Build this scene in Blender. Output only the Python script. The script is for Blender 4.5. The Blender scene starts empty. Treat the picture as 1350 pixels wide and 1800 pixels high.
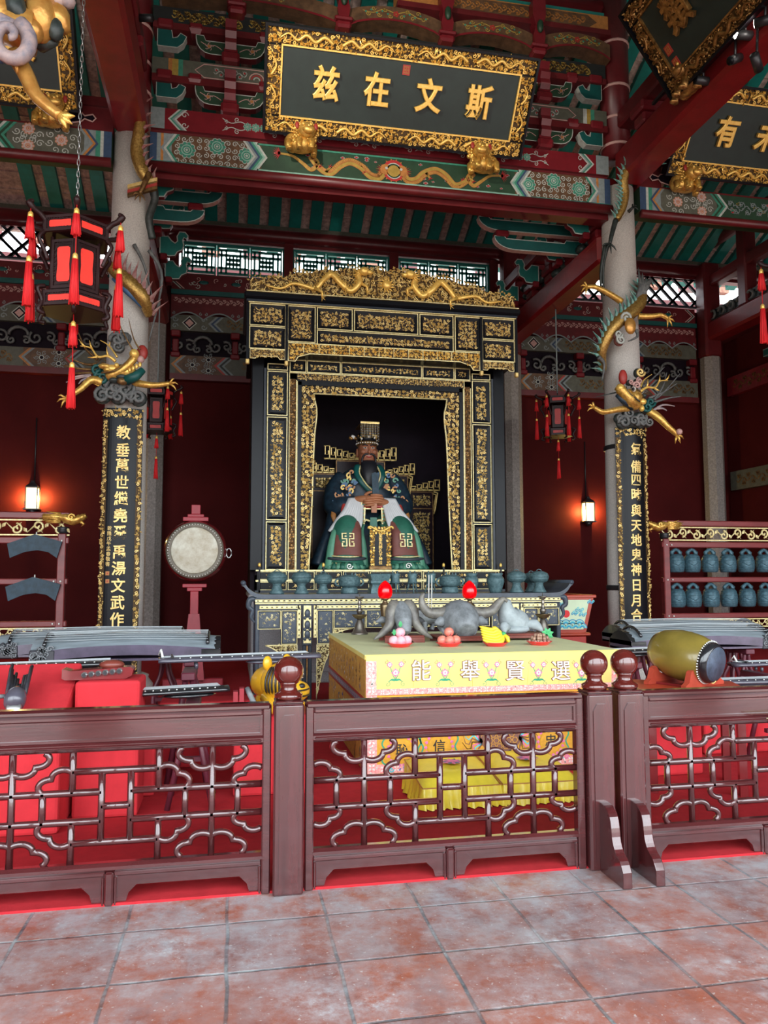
import bpy, math, random
from math import sin, cos, pi, radians, sqrt, atan2
from mathutils import Vector, Matrix, noise

# ---------------------------------------------------------------- camera, daylight, exposure
SC = bpy.context.scene
COL = bpy.context.collection
CAM_H, FPX, YAW, PITCH, ROLL = 1.5, 1357.6, radians(11.04), radians(4.667), radians(-0.08)
cam_data = bpy.data.cameras.new('camera'); cam = bpy.data.objects.new('camera', cam_data); COL.objects.link(cam)
cam_data.sensor_fit = 'VERTICAL'; cam_data.sensor_height = 36.0; cam_data.sensor_width = 27.0
cam_data.lens = FPX / 1800 * 36.0
cam_data.clip_start = 0.05; cam_data.clip_end = 200
_f = Vector((sin(YAW) * cos(PITCH), cos(YAW) * cos(PITCH), sin(PITCH)))
_u0 = Vector((-sin(YAW) * sin(PITCH), -cos(YAW) * sin(PITCH), cos(PITCH)))
_r0 = Vector((cos(YAW), -sin(YAW), 0))
_r = _r0 * cos(ROLL) + _u0 * sin(ROLL); _u = _u0 * cos(ROLL) - _r0 * sin(ROLL)
CAM = Vector((0, 0, CAM_H))
cam.matrix_world = Matrix(((_r.x, _u.x, -_f.x, 0), (_r.y, _u.y, -_f.y, 0), (_r.z, _u.z, -_f.z, CAM_H), (0, 0, 0, 1)))
SC.camera = cam
SC.view_settings.view_transform = 'Standard'; SC.view_settings.look = 'None'
SC.view_settings.gamma = 1.0; SC.view_settings.use_curve_mapping = False
SC.view_settings.exposure = 1.3
SC.cycles.max_bounces = 6; SC.cycles.diffuse_bounces = 4; SC.cycles.glossy_bounces = 3
SC.cycles.sample_clamp_indirect = 6.0
SC.cycles.caustics_reflective = False; SC.cycles.caustics_refractive = False
W = bpy.data.worlds.new('overcast_sky'); SC.world = W; W.use_nodes = True
_bg = W.node_tree.nodes['Background']; _bg.inputs[1].default_value = 3.4
_wt = W.node_tree.nodes.new('ShaderNodeTexCoord'); _ws = W.node_tree.nodes.new('ShaderNodeSeparateXYZ'); _wr = W.node_tree.nodes.new('ShaderNodeValToRGB')   # white overcast above, paved courtyard below
W.node_tree.links.new(_wt.outputs['Generated'], _ws.inputs[0]); W.node_tree.links.new(_ws.outputs['Z'], _wr.inputs[0]); W.node_tree.links.new(_wr.outputs[0], _bg.inputs[0])
_wr.color_ramp.elements[0].position = 0.0; _wr.color_ramp.elements[0].color = (.36, .345, .32, 1); _wr.color_ramp.elements[1].position = .03; _wr.color_ramp.elements[1].color = (.86, .94, 1.0, 1)

def lamp(name, typ, loc, energy, color=(1, 1, 1), target=None, **kw):
    d = bpy.data.lights.new(name, typ); d.energy = energy; d.color = color
    for k, v in kw.items(): setattr(d, k, v)
    o = bpy.data.objects.new(name, d); COL.objects.link(o); o.location = loc
    if target is not None: o.rotation_euler = (Vector(target) - Vector(loc)).to_track_quat('-Z', 'Y').to_euler()
    return o
# portal over the open front of the hall: it only tells the renderer where the daylight comes in
_p = lamp('daylight_portal', 'AREA', (2.15, -1.1, 3.3), 1, target=(2.15, 5, 3.3), shape='RECTANGLE', size=17.0, size_y=6.8)
_p.data.cycles.is_portal = True

def ray(px, py): return _r * ((px - 675) / FPX) + _u * ((900 - py) / FPX) + _f
def atY(px, py, Y): d = ray(px, py); return CAM + d * (Y / d.y)
def atX(px, py, X): d = ray(px, py); return CAM + d * (X / d.x)
def atZ(px, py, Z=0.0): d = ray(px, py); return CAM + d * ((Z - CAM_H) / d.z)

# ---------------------------------------------------------------- materials
M = {}
def mat(name, col, rough=0.5, metal=0.0, var=0.12, scale=6.0, bump=0.0, bscale=40.0, coat=0.0, spec=0.5, col2=None, emit=None, estr=0.0, stretch=None, sheen=0.0):
    m = bpy.data.materials.new(name); m.use_nodes = True; nt = m.node_tree; N = nt.nodes; L = nt.links
    b = N['Principled BSDF']; b.inputs['Roughness'].default_value = rough; b.inputs['Metallic'].default_value = metal
    b.inputs['Specular IOR Level'].default_value = spec
    if coat: b.inputs['Coat Weight'].default_value = coat; b.inputs['Coat Roughness'].default_value = 0.08
    if sheen: b.inputs['Sheen Weight'].default_value = sheen
    c1 = tuple(col) + (1,)
    c2 = tuple(col2) + (1,) if col2 else tuple(max(0, c * (1 - var * 2.2)) for c in col) + (1,)
    tc = N.new('ShaderNodeTexCoord'); mp = N.new('ShaderNodeMapping'); L.new(tc.outputs['Object'], mp.inputs[0])
    if stretch: mp.inputs['Scale'].default_value = stretch
    if var > 0 or col2:
        n = N.new('ShaderNodeTexNoise'); n.inputs['Scale'].default_value = scale; n.inputs['Detail'].default_value = 5; n.inputs['Roughness'].default_value = 0.65
        L.new(mp.outputs[0], n.inputs['Vector'])
        r = N.new('ShaderNodeValToRGB'); r.color_ramp.elements[0].position = 0.35; r.color_ramp.elements[1].position = 0.68
        r.color_ramp.elements[0].color = c2; r.color_ramp.elements[1].color = c1
        L.new(n.outputs['Fac'], r.inputs[0]); L.new(r.outputs[0], b.inputs['Base Color'])
    else: b.inputs['Base Color'].default_value = c1
    if bump:
        n2 = N.new('ShaderNodeTexNoise'); n2.inputs['Scale'].default_value = bscale; n2.inputs['Detail'].default_value = 3
        L.new(mp.outputs[0], n2.inputs['Vector'])
        bp = N.new('ShaderNodeBump'); bp.inputs['Strength'].default_value = bump; bp.inputs['Distance'].default_value = 0.01
        L.new(n2.outputs['Fac'], bp.inputs['Height']); L.new(bp.outputs[0], b.inputs['Normal'])
    if emit: b.inputs['Emission Color'].default_value = tuple(emit) + (1,); b.inputs['Emission Strength'].default_value = estr
    M[name] = m; return m

mat('red_lacquer', (0.135, 0.012, 0.015), 0.38, var=.14, scale=5, bump=.06)
mat('red_beam', (0.24, 0.010, 0.013), 0.4, var=.16, scale=2.5, bump=.1, stretch=(1, 1, 1))
mat('red_block', (0.18, 0.012, 0.018), 0.34, var=.1)
mat('wall_red', (0.072, 0.0075, 0.0075), 0.7, var=.12, scale=1.2, bump=.12, bscale=25, spec=.06)
mat('wood_rail', (0.075, 0.015, 0.016), 0.2, var=.2, scale=5, bump=.04, bscale=30, coat=1.0, stretch=(.35, 1, 3))
mat('wood_post', (0.075, 0.015, 0.016), 0.2, var=.2, scale=5, bump=.04, bscale=30, coat=1.0, stretch=(3, 3, .3))
mat('wood_ball', (0.115, 0.016, 0.012), 0.16, var=.2, scale=4, coat=.8, stretch=(1, 1, 3))
mat('carpet', (0.46, 0.024, 0.032), 0.95, var=.08, scale=14, bump=.35, bscale=420, spec=.15)
mat('velvet', (0.60, 0.034, 0.044), 0.9, var=.07, scale=8, bump=.2, bscale=500, spec=.15)
mat('stand_red', (0.36, 0.022, 0.035), 0.5, var=.12, scale=7, stretch=(1, 1, .4))
mat('stool_red', (0.5, 0.03, 0.02), 0.4, var=.1)
mat('stand_purple', (0.125, 0.02, 0.035), 0.4, var=.15)
mat('rack_red', (0.235, 0.035, 0.035), 0.38, var=.14, scale=5, stretch=(.5, 1, 2))
mat('teal', (0.004, 0.090, 0.082), 0.5, var=.12)
mat('teal_light', (0.02, 0.20, 0.17), 0.5, var=.12)
mat('rafter_teal', (0.008, 0.25, 0.215), 0.55, var=.12)
mat('clay', (0.72, 0.52, 0.46), 0.8, var=.25, scale=14, bump=.2)
mat('green_dark', (0.022, 0.060, 0.030), 0.5, var=.15)
mat('grey_green', (0.115, 0.115, 0.085), 0.55, var=.15, scale=10)
mat('brown_paint', (0.15, 0.075, 0.035), 0.55, var=.25, scale=8)
mat('black_paint', (0.018, 0.02, 0.02), 0.5, var=.1)
mat('p_white', (0.50, 0.52, 0.47), 0.55, var=.12, scale=20)
mat('p_green', (0.05, 0.26, 0.17), 0.55, var=.15, scale=20)
mat('p_mint', (0.25, 0.45, 0.36), 0.55, var=.12, scale=20)
mat('p_blue', (0.035, 0.07, 0.14), 0.55, var=.12, scale=20)
mat('p_grey', (0.24, 0.28, 0.28), 0.55, var=.12, scale=20)
mat('p_orange', (0.50, 0.20, 0.05), 0.5, var=.15, scale=20)
mat('p_gold', (0.55, 0.36, 0.08), 0.4, metal=.3, var=.12, scale=20)
mat('p_red', (0.45, 0.03, 0.03), 0.5, var=.1, scale=20)
mat('p_pink', (0.62, 0.36, 0.32), 0.5, var=.1, scale=20)
mat('gold', (0.92, 0.60, 0.15), 0.36, metal=.6, var=.2, scale=25, bump=.25, bscale=90, col2=(.52, .26, .05))
mat('gold_bright', (1.0, 0.70, 0.20), 0.36, metal=.4, var=.1, scale=30, col2=(.88, .50, .09))
mat('gold_leaf', (0.92, 0.70, 0.28), 0.42, metal=.35, var=.15, scale=30, col2=(.66, .42, .12))
mat('gold_old', (0.55, 0.30, 0.09), 0.4, metal=.7, var=.2, scale=18, bump=.2, bscale=60, col2=(.16, .07, .02))
mat('gold_paint', (0.95, 0.85, 0.48), 0.45, metal=.2, var=.12, scale=30, col2=(.68, .54, .2))
mat('gold_dim', (0.30, 0.17, 0.06), 0.45, metal=.6, var=.2, scale=18, col2=(.10, .045, .015))
mat('lacquer', (0.007, 0.0075, 0.010), 0.3, var=.1, spec=.16)
mat('lacquer_grey', (0.04, 0.047, 0.06), 0.35, var=.15, scale=10, spec=.25)
mat('altar_grey', (0.075, 0.09, 0.115), 0.34, var=.15, scale=8, spec=.35)
mat('recess', (0.022, 0.008, 0.004), 0.7, var=.1)
mat('recess_gold', (0.10, 0.05, 0.012), 0.6, metal=.3, var=.2, scale=40)
mat('inner_dark', (0.013, 0.007, 0.013), 0.6, var=.2, scale=3, bump=.1, bscale=8, spec=.1)
mat('throne_wood', (0.024, 0.009, 0.014), 0.35, var=.15, spec=.15)
mat('plaque_board', (0.020, 0.034, 0.030), 0.4, var=.15, scale=2.5, bump=.04, spec=.4)
mat('seal_red', (0.42, 0.04, 0.03), 0.5, var=.1)
mat('granite', (0.60, 0.56, 0.51), 0.75, var=.3, scale=70, bump=.12, bscale=160, col2=(.40, .37, .34))
mat('granite_dark', (0.36, 0.355, 0.36), 0.75, var=.3, scale=60, bump=.12, bscale=120, col2=(.24, .235, .24))
mat('pillar_grey', (0.34, 0.30, 0.27), 0.7, var=.2, scale=30, bump=.06)
mat('bronze', (0.12, 0.205, 0.22), 0.55, metal=.2, var=.2, scale=30, bump=.4, bscale=80, col2=(.05, .10, .11))
mat('bell_bronze', (0.08, 0.175, 0.22), 0.5, metal=.2, var=.2, scale=25, bump=.4, bscale=60, col2=(.035, .085, .11))
mat('slate', (0.030, 0.065, 0.095), 0.6, var=.2, scale=12)
mat('pewter', (0.30, 0.27, 0.23), 0.35, metal=.8, var=.15)
mat('brass_old', (0.30, 0.22, 0.12), 0.35, metal=.8, var=.2, scale=20)
mat('wax_red', (0.75, 0.0, 0.004), 0.22, var=0, coat=.4, emit=(1, .0, .0), estr=.12)
mat('head_grey', (0.27, 0.29, 0.305), 0.55, var=.25, scale=12, bump=.3, bscale=30)
mat('horn', (0.24, 0.225, 0.19), 0.45, var=.35, scale=9, bump=.2, bscale=25, col2=(.09, .08, .075))
mat('plaster', (0.40, 0.45, 0.46), 0.7, var=.15, scale=10, bump=.3, bscale=20)
mat('tray_wood', (0.22, 0.045, 0.03), 0.4, var=.15)
mat('plate_red', (0.75, 0.03, 0.03), 0.3, var=0, coat=.3)
mat('peach', (0.82, 0.24, 0.36), 0.55, var=.2, scale=8, col2=(.88, .55, .56))
mat('apple', (0.66, 0.08, 0.09), 0.35, var=.3, scale=9, col2=(.74, .30, .20))
mat('banana', (0.90, 0.68, 0.04), 0.45, var=.1, scale=10)
mat('leaf_green', (0.06, 0.42, 0.14), 0.5, var=.15)
mat('grape', (0.30, 0.11, 0.10), 0.25, var=.35, scale=12, col2=(.42, .28, .18))
mat('cloth_yellow', (0.86, 0.70, 0.20), 0.6, var=.04, scale=5)
mat('cloth_top', (0.80, 0.82, 0.47), 0.7, var=.05, scale=6)
mat('cloth_gold', (0.74, 0.42, 0.07), 0.6, var=.3, scale=40, col2=(.48, .25, .06))
mat('cloth_orange', (0.80, 0.40, 0.03), 0.6, var=.1, scale=20)
mat('brocade_red', (0.80, 0.18, 0.20), 0.6, var=.25, scale=60, col2=(.93, .55, .48))
mat('satin', (0.80, 0.62, 0.05), 0.3, var=.08, scale=9, bump=.25, bscale=18, coat=.2)
mat('th_pink', (0.85, 0.20, 0.42), 0.6, var=.1); mat('th_white', (0.86, 0.82, 0.76), 0.6, var=.05)
mat('th_green', (0.05, 0.38, 0.20), 0.6, var=.1); mat('th_brown', (0.23, 0.10, 0.07), 0.6, var=.1)
mat('th_blue', (0.06, 0.16, 0.50), 0.6, var=.1); mat('th_black', (0.02, 0.02, 0.02), 0.6, var=0)
mat('tiger_yellow', (0.80, 0.42, 0.02), 0.35, var=.15, scale=8, coat=.2); mat('tiger_black', (0.02, 0.015, 0.012), 0.4, var=0)
mat('zither_top', (0.26, 0.31, 0.34), 0.3, var=.18, scale=8, coat=.2, stretch=(.3, 3, 1)); mat('zither_side', (0.10, 0.075, 0.125), 0.32, var=.2, scale=6, coat=.3)
mat('zither_carved', (0.045, 0.045, 0.055), 0.4, var=.2, scale=20); mat('string', (0.42, 0.45, 0.46), 0.4, var=0)
mat('qin_black', (0.018, 0.018, 0.02), 0.2, var=.1, coat=.6); mat('qin_grey', (0.09, 0.085, 0.11), 0.25, var=.15, coat=.4)
mat('dot_white', (0.8, 0.8, 0.75), 0.3, var=0)
mat('drum_red', (0.20, 0.018, 0.02), 0.22, var=.12, scale=5, coat=.5); mat('drum_skin', (0.66, 0.64, 0.54), 0.6, var=.2, scale=5, col2=(.40, .33, .23))
mat('drum_rim', (0.20, 0.17, 0.13), 0.6, var=.15); mat('iron', (0.05, 0.05, 0.055), 0.4, metal=.6, var=.1)
mat('drum_olive', (0.25, 0.185, 0.035), 0.3, var=.15, scale=4, coat=.4); mat('drum_blue', (0.075, 0.10, 0.15), 0.6, var=.25, scale=18)
mat('cradle_red', (0.47, 0.065, 0.035), 0.4, var=.12)
mat('chest_red', (0.50, 0.06, 0.025), 0.4, var=.1); mat('chest_mint', (0.66, 0.78, 0.52), 0.5, var=.05)
mat('wave_blue', (0.02, 0.30, 0.50), 0.5, var=0); mat('wave_cyan', (0.10, 0.55, 0.62), 0.5, var=0); mat('sun_red', (0.75, 0.01, 0.01), 0.5, var=0)
mat('lantern_wood', (0.030, 0.010, 0.010), 0.45, var=.15, spec=.3)
mat('lantern_red', (0.75, 0.03, 0.02), 0.5, var=.25, scale=6, emit=(1.0, .05, .025), estr=.2)
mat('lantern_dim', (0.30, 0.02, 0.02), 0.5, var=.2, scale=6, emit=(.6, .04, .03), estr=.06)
mat('tassel', (0.80, 0.012, 0.016), 0.7, var=.15, scale=30, stretch=(6, 6, .3)); mat('steel', (0.55, 0.55, 0.54), 0.35, metal=.9, var=.05)
mat('sconce_glass', (0.9, 0.75, 0.5), 0.4, var=0, emit=(1.0, .66, .26), estr=1.6)
mat('lamp_on', (1, .95, .85), 0.4, var=0, emit=(1, .92, .78), estr=25.0)
mat('skin', (0.33, 0.115, 0.055), 0.5, var=.08, scale=12); mat('hand_skin', (0.42, 0.16, 0.07), 0.5, var=.06, scale=12)
mat('robe_navy', (0.018, 0.045, 0.070), 0.5, var=.3, scale=16, col2=(.010, .018, .030)); mat('robe_blue', (0.05, 0.13, 0.26), 0.5, var=.1)
mat('robe_green', (0.030, 0.16, 0.105), 0.5, var=.15, scale=7); mat('robe_mint', (0.10, 0.30, 0.19), 0.5, var=.1)
mat('robe_brown', (0.20, 0.065, 0.05), 0.55, var=.1); mat('robe_white', (0.62, 0.62, 0.62), 0.6, var=.06); mat('robe_grey', (0.055, 0.060, 0.075), 0.55, var=.1)
mat('hair_black', (0.012, 0.012, 0.016), 0.45, var=.1); mat('eye_white', (0.6, 0.55, 0.48), 0.3, var=0)
mat('dragon_gold', (0.62, 0.40, 0.11), 0.36, metal=.7, var=.2, scale=40, bump=.5, bscale=70, col2=(.30, .16, .04))
mat('fin_mint', (0.36, 0.50, 0.44), 0.5, var=.25, scale=15, col2=(.05, .24, .20)); mat('fin_red', (0.40, 0.27, 0.24), 0.5, var=.25, scale=15, col2=(.26, .06, .06))
mat('dragon_dark', (0.045, 0.06, 0.055), 0.45, var=.3, scale=20); mat('cloud_grey', (0.17, 0.17, 0.16), 0.6, var=.25, scale=20, col2=(.07, .075, .075))
mat('copper_gold', (0.50, 0.20, 0.04), 0.33, metal=.5, var=.25, scale=12, bump=.3, bscale=30, col2=(.66, .36, .09)); mat('cloud_pink', (0.52, 0.36, 0.31), 0.5, var=.3, scale=9, col2=(.16, .15, .19))
mat('tile_eave', (0.45, 0.20, 0.13), 0.7, var=.3, scale=14)
mat('roof_board', (0.03, 0.02, 0.018), 0.8, var=.2)

# ---------------------------------------------------------------- mesh collector
class MB:
    def __init__(s): s.v = []; s.f = []; s.m = []; s.sm = []; s.names = []; s.X = Matrix.Identity(4)
    def mi(s, m):
        if m not in s.names: s.names.append(m)
        return s.names.index(m)
    def add(s, vs, fs, m, smooth=False):
        b = len(s.v); X = s.X
        s.v.extend((X @ Vector(p)) for p in vs); k = s.mi(m)
        flip = X.determinant() < 0
        for f in fs:
            s.f.append(tuple(b + i for i in (reversed(f) if flip else f))); s.m.append(k); s.sm.append(smooth)
    def box(s, x0, x1, y0, y1, z0, z1, m, ch=0.0):
        if x0 > x1: x0, x1 = x1, x0
        if y0 > y1: y0, y1 = y1, y0
        if z0 > z1: z0, z1 = z1, z0
        if ch > 0:
            c = min(ch, (x1 - x0) * .45, (y1 - y0) * .45, (z1 - z0) * .45)
            return s.chbox(x0, x1, y0, y1, z0, z1, m, c)
        vs = [(x0, y0, z0), (x1, y0, z0), (x1, y1, z0), (x0, y1, z0), (x0, y0, z1), (x1, y0, z1), (x1, y1, z1), (x0, y1, z1)]
        s.add(vs, [(0, 3, 2, 1), (4, 5, 6, 7), (0, 1, 5, 4), (1, 2, 6, 5), (2, 3, 7, 6), (3, 0, 4, 7)], m)
    def chbox(s, x0, x1, y0, y1, z0, z1, m, c):
        def ring(z, d): return [(x0 + d, y0 + c, z), (x0 + d + (c - d), y0 + d, z), (x1 - c, y0 + d, z), (x1 - d, y0 + c, z), (x1 - d, y1 - c, z), (x1 - c, y1 - d, z), (x0 + c, y1 - d, z), (x0 + d, y1 - c, z)]
        r0 = [(x0 + c, y0 + c, z0), (x1 - c, y0 + c, z0), (x1 - c, y1 - c, z0), (x0 + c, y1 - c, z0)]
        r3 = [(x, y, z1) for x, y, _ in r0]
        r1 = ring(z0 + c, 0); r2 = ring(z1 - c, 0)
        vs = r0 + r1 + r2 + r3; f = [(3, 2, 1, 0), (20, 21, 22, 23)]
        for i in range(8): j = (i + 1) % 8; f.append((4 + i, 4 + j, 12 + j, 12 + i))
        q = [(0, 0), (1, 0), (2, 1), (3, 1), (4, 2), (5, 2), (6, 3), (7, 3)]
        for i in range(8):
            j = (i + 1) % 8; a = q[i][1]; b = q[j][1]
            f.append((a, b, 4 + j, 4 + i) if a != b else (a, 4 + j, 4 + i))
            f.append((20 + b, 20 + a, 12 + i, 12 + j) if a != b else (20 + a, 12 + i, 12 + j))
        s.add(vs, f, m)
    def tube(s, pts, rad, m, n=8, caps=True, flat=1.0, up=None, smooth=True):
        pts = [Vector(p) for p in pts]; k = len(pts)
        if not isinstance(rad, (list, tuple)): rad = [rad] * k
        vs = []; prev = None
        for i in range(k):
            t = pts[min(i + 1, k - 1)] - pts[max(i - 1, 0)]
            if t.length < 1e-9: t = Vector((0, 0, 1))
            t.normalize()
            if prev is None:
                a = Vector(up) if up else (Vector((0, 0, 1)) if abs(t.z) < .9 else Vector((1, 0, 0)))
                nrm = a - t * a.dot(t); nrm.normalize()
            else:
                nrm = prev - t * prev.dot(t)
                if nrm.length < 1e-6: nrm = t.orthogonal()
                nrm.normalize()
            prev = nrm; bi = t.cross(nrm)
            for j in range(n):
                a = 2 * pi * j / n + pi / n
                vs.append(pts[i] + nrm * (cos(a) * rad[i] * flat) + bi * (sin(a) * rad[i]))
        fs = []
        for i in range(k - 1):
            for j in range(n):
                q = (j + 1) % n; fs.append((i * n + j, i * n + q, (i + 1) * n + q, (i + 1) * n + j))
        if caps: fs.append(tuple(range(n - 1, -1, -1))); fs.append(tuple((k - 1) * n + j for j in range(n)))
        s.add(vs, fs, m, smooth)
    def lathe(s, prof, m, n=20, c=(0, 0, 0), smooth=True, a0=0.0, sq=None):
        # prof: [(r,z)]; closed top and bottom
        vs = []; fs = []; k = len(prof)
        for r, z in prof:
            for j in range(n):
                a = a0 + 2 * pi * j / n; x, y = cos(a) * r, sin(a) * r
                vs.append((c[0] + x, c[1] + y * (sq or 1), c[2] + z))
        for i in range(k - 1):
            for j in range(n):
                q = (j + 1) % n; fs.append((i * n + j, i * n + q, (i + 1) * n + q, (i + 1) * n + j))
        fs.append(tuple(range(n - 1, -1, -1))); fs.append(tuple((k - 1) * n + j for j in range(n)))
        s.add(vs, fs, m, smooth)
    def ell(s, c, r, m, n=12, k=8, R=None, smooth=True):
        vs = []; fs = []
        for i in range(k + 1):
            p = pi * i / k
            for j in range(n):
                a = 2 * pi * j / n; v = Vector((r[0] * sin(p) * cos(a), r[1] * sin(p) * sin(a), -r[2] * cos(p)))
                if R: v = R @ v
                vs.append(Vector(c) + v)
        for i in range(k):
            for j in range(n):
                q = (j + 1) % n; fs.append((i * n + j, i * n + q, (i + 1) * n + q, (i + 1) * n + j))
        s.add(vs, fs, m, smooth)
    def prism(s, poly, y0, y1, m, edge=None, smooth=False):
        # polygon in the x-z plane, front at y0
        a = sum(poly[i][0] * poly[(i + 1) % len(poly)][1] - poly[(i + 1) % len(poly)][0] * poly[i][1] for i in range(len(poly)))
        if a < 0: poly = poly[::-1]
        k = len(poly); vs = [(x, y0, z) for x, z in poly] + [(x, y1, z) for x, z in poly]
        s.add(vs, [tuple(range(k)), tuple(range(2 * k - 1, k - 1, -1))], m)
        s.add(vs, [(i + k, (i + 1) % k + k, (i + 1) % k, i) for i in range(k)], edge or m, smooth)
    def quad(s, pts, m): s.add(pts, [tuple(range(len(pts)))], m)
    def ribbon(s, pts, w, y, m, closed=False):
        # flat painted stroke in the x-z plane at depth y; w: width or list
        k = len(pts)
        if k < 2: return
        if not isinstance(w, (list, tuple)): w = [w] * k
        vs = []
        for i in range(k):
            if closed: a, b = pts[i - 1], pts[(i + 1) % k]
            else: a, b = pts[max(i - 1, 0)], pts[min(i + 1, k - 1)]
            tx, tz = b[0] - a[0], b[1] - a[1]; l = math.hypot(tx, tz) or 1; nx, nz = -tz / l * w[i] / 2, tx / l * w[i] / 2
            vs += [(pts[i][0] + nx, y, pts[i][1] + nz), (pts[i][0] - nx, y, pts[i][1] - nz)]
        fs = [(2 * i, 2 * i + 1, 2 * i + 3, 2 * i + 2) for i in range(k - 1)]
        if closed: fs.append((2 * k - 2, 2 * k - 1, 1, 0))
        s.add(vs, fs, m)
    def disc(s, c, r, y, m, n=14, rz=None):
        s.add([(c[0] + r * cos(2 * pi * j / n), y, c[1] + (rz or r) * sin(2 * pi * j / n)) for j in range(n)], [tuple(range(n))], m)
    def text(s, ch, size, m, at=(0, 0, 0), depth=0.01, off=0.0, round_=0.0, sx=1.0, shear=0.0, res=3):
        c = bpy.data.curves.new('writing', 'FONT'); c.body = ch; c.size = size; c.align_x = 'CENTER'; c.align_y = 'CENTER'
        c.extrude = depth; c.offset = off * size; c.bevel_depth = round_ * size; c.bevel_resolution = 1 if round_ else 0; c.shear = shear; c.resolution_u = res
        o = bpy.data.objects.new('writing', c); COL.objects.link(o)
        dg = bpy.context.evaluated_depsgraph_get(); e = o.evaluated_get(dg); me = e.to_mesh()
        vs = [(at[0] + v.co.x * sx, at[1] - v.co.z, at[2] + v.co.y) for v in me.vertices]; fs = [tuple(p.vertices) for p in me.polygons]
        s.add(vs, fs, m); e.to_mesh_clear(); bpy.data.objects.remove(o); bpy.data.curves.remove(c)
    def build(s, name, parent=None, origin=None, bevel=0.0, label=None, subsurf=0):
        og = Vector(origin) if origin is not None else Vector((0, 0, 0))
        me = bpy.data.meshes.new(name); me.from_pydata([tuple(v - og) for v in s.v], [], s.f)
        for n in s.names: me.materials.append(M[n])
        me.polygons.foreach_set('material_index', s.m); me.polygons.foreach_set('use_smooth', s.sm); me.update()
        o = bpy.data.objects.new(name, me); COL.objects.link(o)
        if bevel:
            b = o.modifiers.new('edge', 'BEVEL'); b.width = bevel; b.segments = 2; b.limit_method = 'ANGLE'; b.angle_limit = 0.7
        if subsurf:
            b = o.modifiers.new('smooth', 'SUBSURF'); b.levels = subsurf; b.render_levels = subsurf
        if parent is not None: o.parent = parent
        elif origin is not None: o.location = og
        if label: o['label'] = label
        return o

def tag(o, label=None, cat=None, group=None, kind=None):
    if label: o['label'] = label
    if cat: o['category'] = cat
    if group: o['group'] = group
    if kind: o['kind'] = kind
    return o
PART_LABELS = {'white_cuff': 'white cuff falling in folds', 'gold_character': 'raised gold character', 'red_silk': 'red silk panel in a dark frame', 'ball_finial': 'glossy reddish ball', 'egg_shade': 'red egg shaped shade', 'crest_dragon': 'gilded dragon in relief', 'antler': 'bright gold antler', 'spine_fins': 'row of pointed fins', 'gold_cap': 'gold cap of the tassel', 'lap_panel': 'brown lap cloth', 'gold_emblem': 'square gold emblem', 'beard': 'long black beard', 'bead_curtain': 'hanging strings of beads', 'foot_bracket': 'curved foot bracket', 'horn': 'curved grey horn', 'seal': 'small red seal', 'gilt_openwork': 'gilded scrollwork', 'painted_scene': 'painted dragons, clouds and pearl', 'front_apron': 'yellow apron with pink border', 'side_skirt': 'gold brocade side', 'painted_front': 'mint panel with sun and waves', 'carved_end': 'carved black end'}
class Thing:
    """An Empty at a thing's base that parents its parts; world=True: the parts are given in world coordinates."""
    def __init__(s, name, label, cat, loc=(0, 0, 0), rz=0.0, group=None, world=False):
        s.o = bpy.data.objects.new(name, None); COL.objects.link(s.o); s.o.location = loc; s.o.rotation_euler = (0, 0, rz)
        s.o.empty_display_size = .1; tag(s.o, label, cat, group); s.og = loc if world else None
    def part(s, name, mb, parent=None, bevel=0.0, label=None, subsurf=0):
        return mb.build(name, parent or s.o, s.og, bevel, label or PART_LABELS.get(name), subsurf)
def single(name, mb, label, cat, origin=(0, 0, 0), group=None, bevel=0.0, kind=None, rz=None, subsurf=0):
    o = mb.build(name, None, origin, bevel, None, subsurf)
    return tag(o, label, cat, group, kind)
def struct(name, mb, label, bevel=0.0, cat=None):
    return tag(mb.build(name, None, (0, 0, 0), bevel), label, cat or name.split('_')[0], None, 'structure')
def copy_tree(o, loc=None, label=None, parent=None):
    c = o.copy(); COL.objects.link(c)
    if parent is not None: c.parent = parent
    for ch in list(o.children): copy_tree(ch, parent=c)
    if loc is not None: c.location = loc
    if label: c['label'] = label
    return c

# ---------------------------------------------------------------- ornament
def bez(p0, p1, p2, p3, n=10):
    out = []
    for i in range(n + 1):
        t = i / n; a, b, c, d = (1 - t) ** 3, 3 * t * (1 - t) ** 2, 3 * t * t * (1 - t), t ** 3
        out.append(tuple(a * p0[k] + b * p1[k] + c * p2[k] + d * p3[k] for k in range(len(p0))))
    return out
def smooth(pts, n=6):
    """Catmull-Rom through the points."""
    out = []; k = len(pts); d = len(pts[0])
    for i in range(k - 1):
        p0, p1, p2, p3 = pts[max(i - 1, 0)], pts[i], pts[i + 1], pts[min(i + 2, k - 1)]
        for j in range(n):
            t = j / n
            out.append(tuple(.5 * (2 * p1[q] + (p2[q] - p0[q]) * t + (2 * p0[q] - 5 * p1[q] + 4 * p2[q] - p3[q]) * t * t + (3 * p1[q] - p0[q] - 3 * p2[q] + p3[q]) * t ** 3) for q in range(d)))
    out.append(tuple(pts[-1])); return out
def spiral(c, r, turns=1.4, a0=0.0, n=16, hand=1, r1=.12):
    return [(c[0] + r * (1 - (1 - r1) * i / n) * cos(a0 + hand * 2 * pi * turns * i / n), c[1] + r * (1 - (1 - r1) * i / n) * sin(a0 + hand * 2 * pi * turns * i / n)) for i in range(n + 1)]
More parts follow.
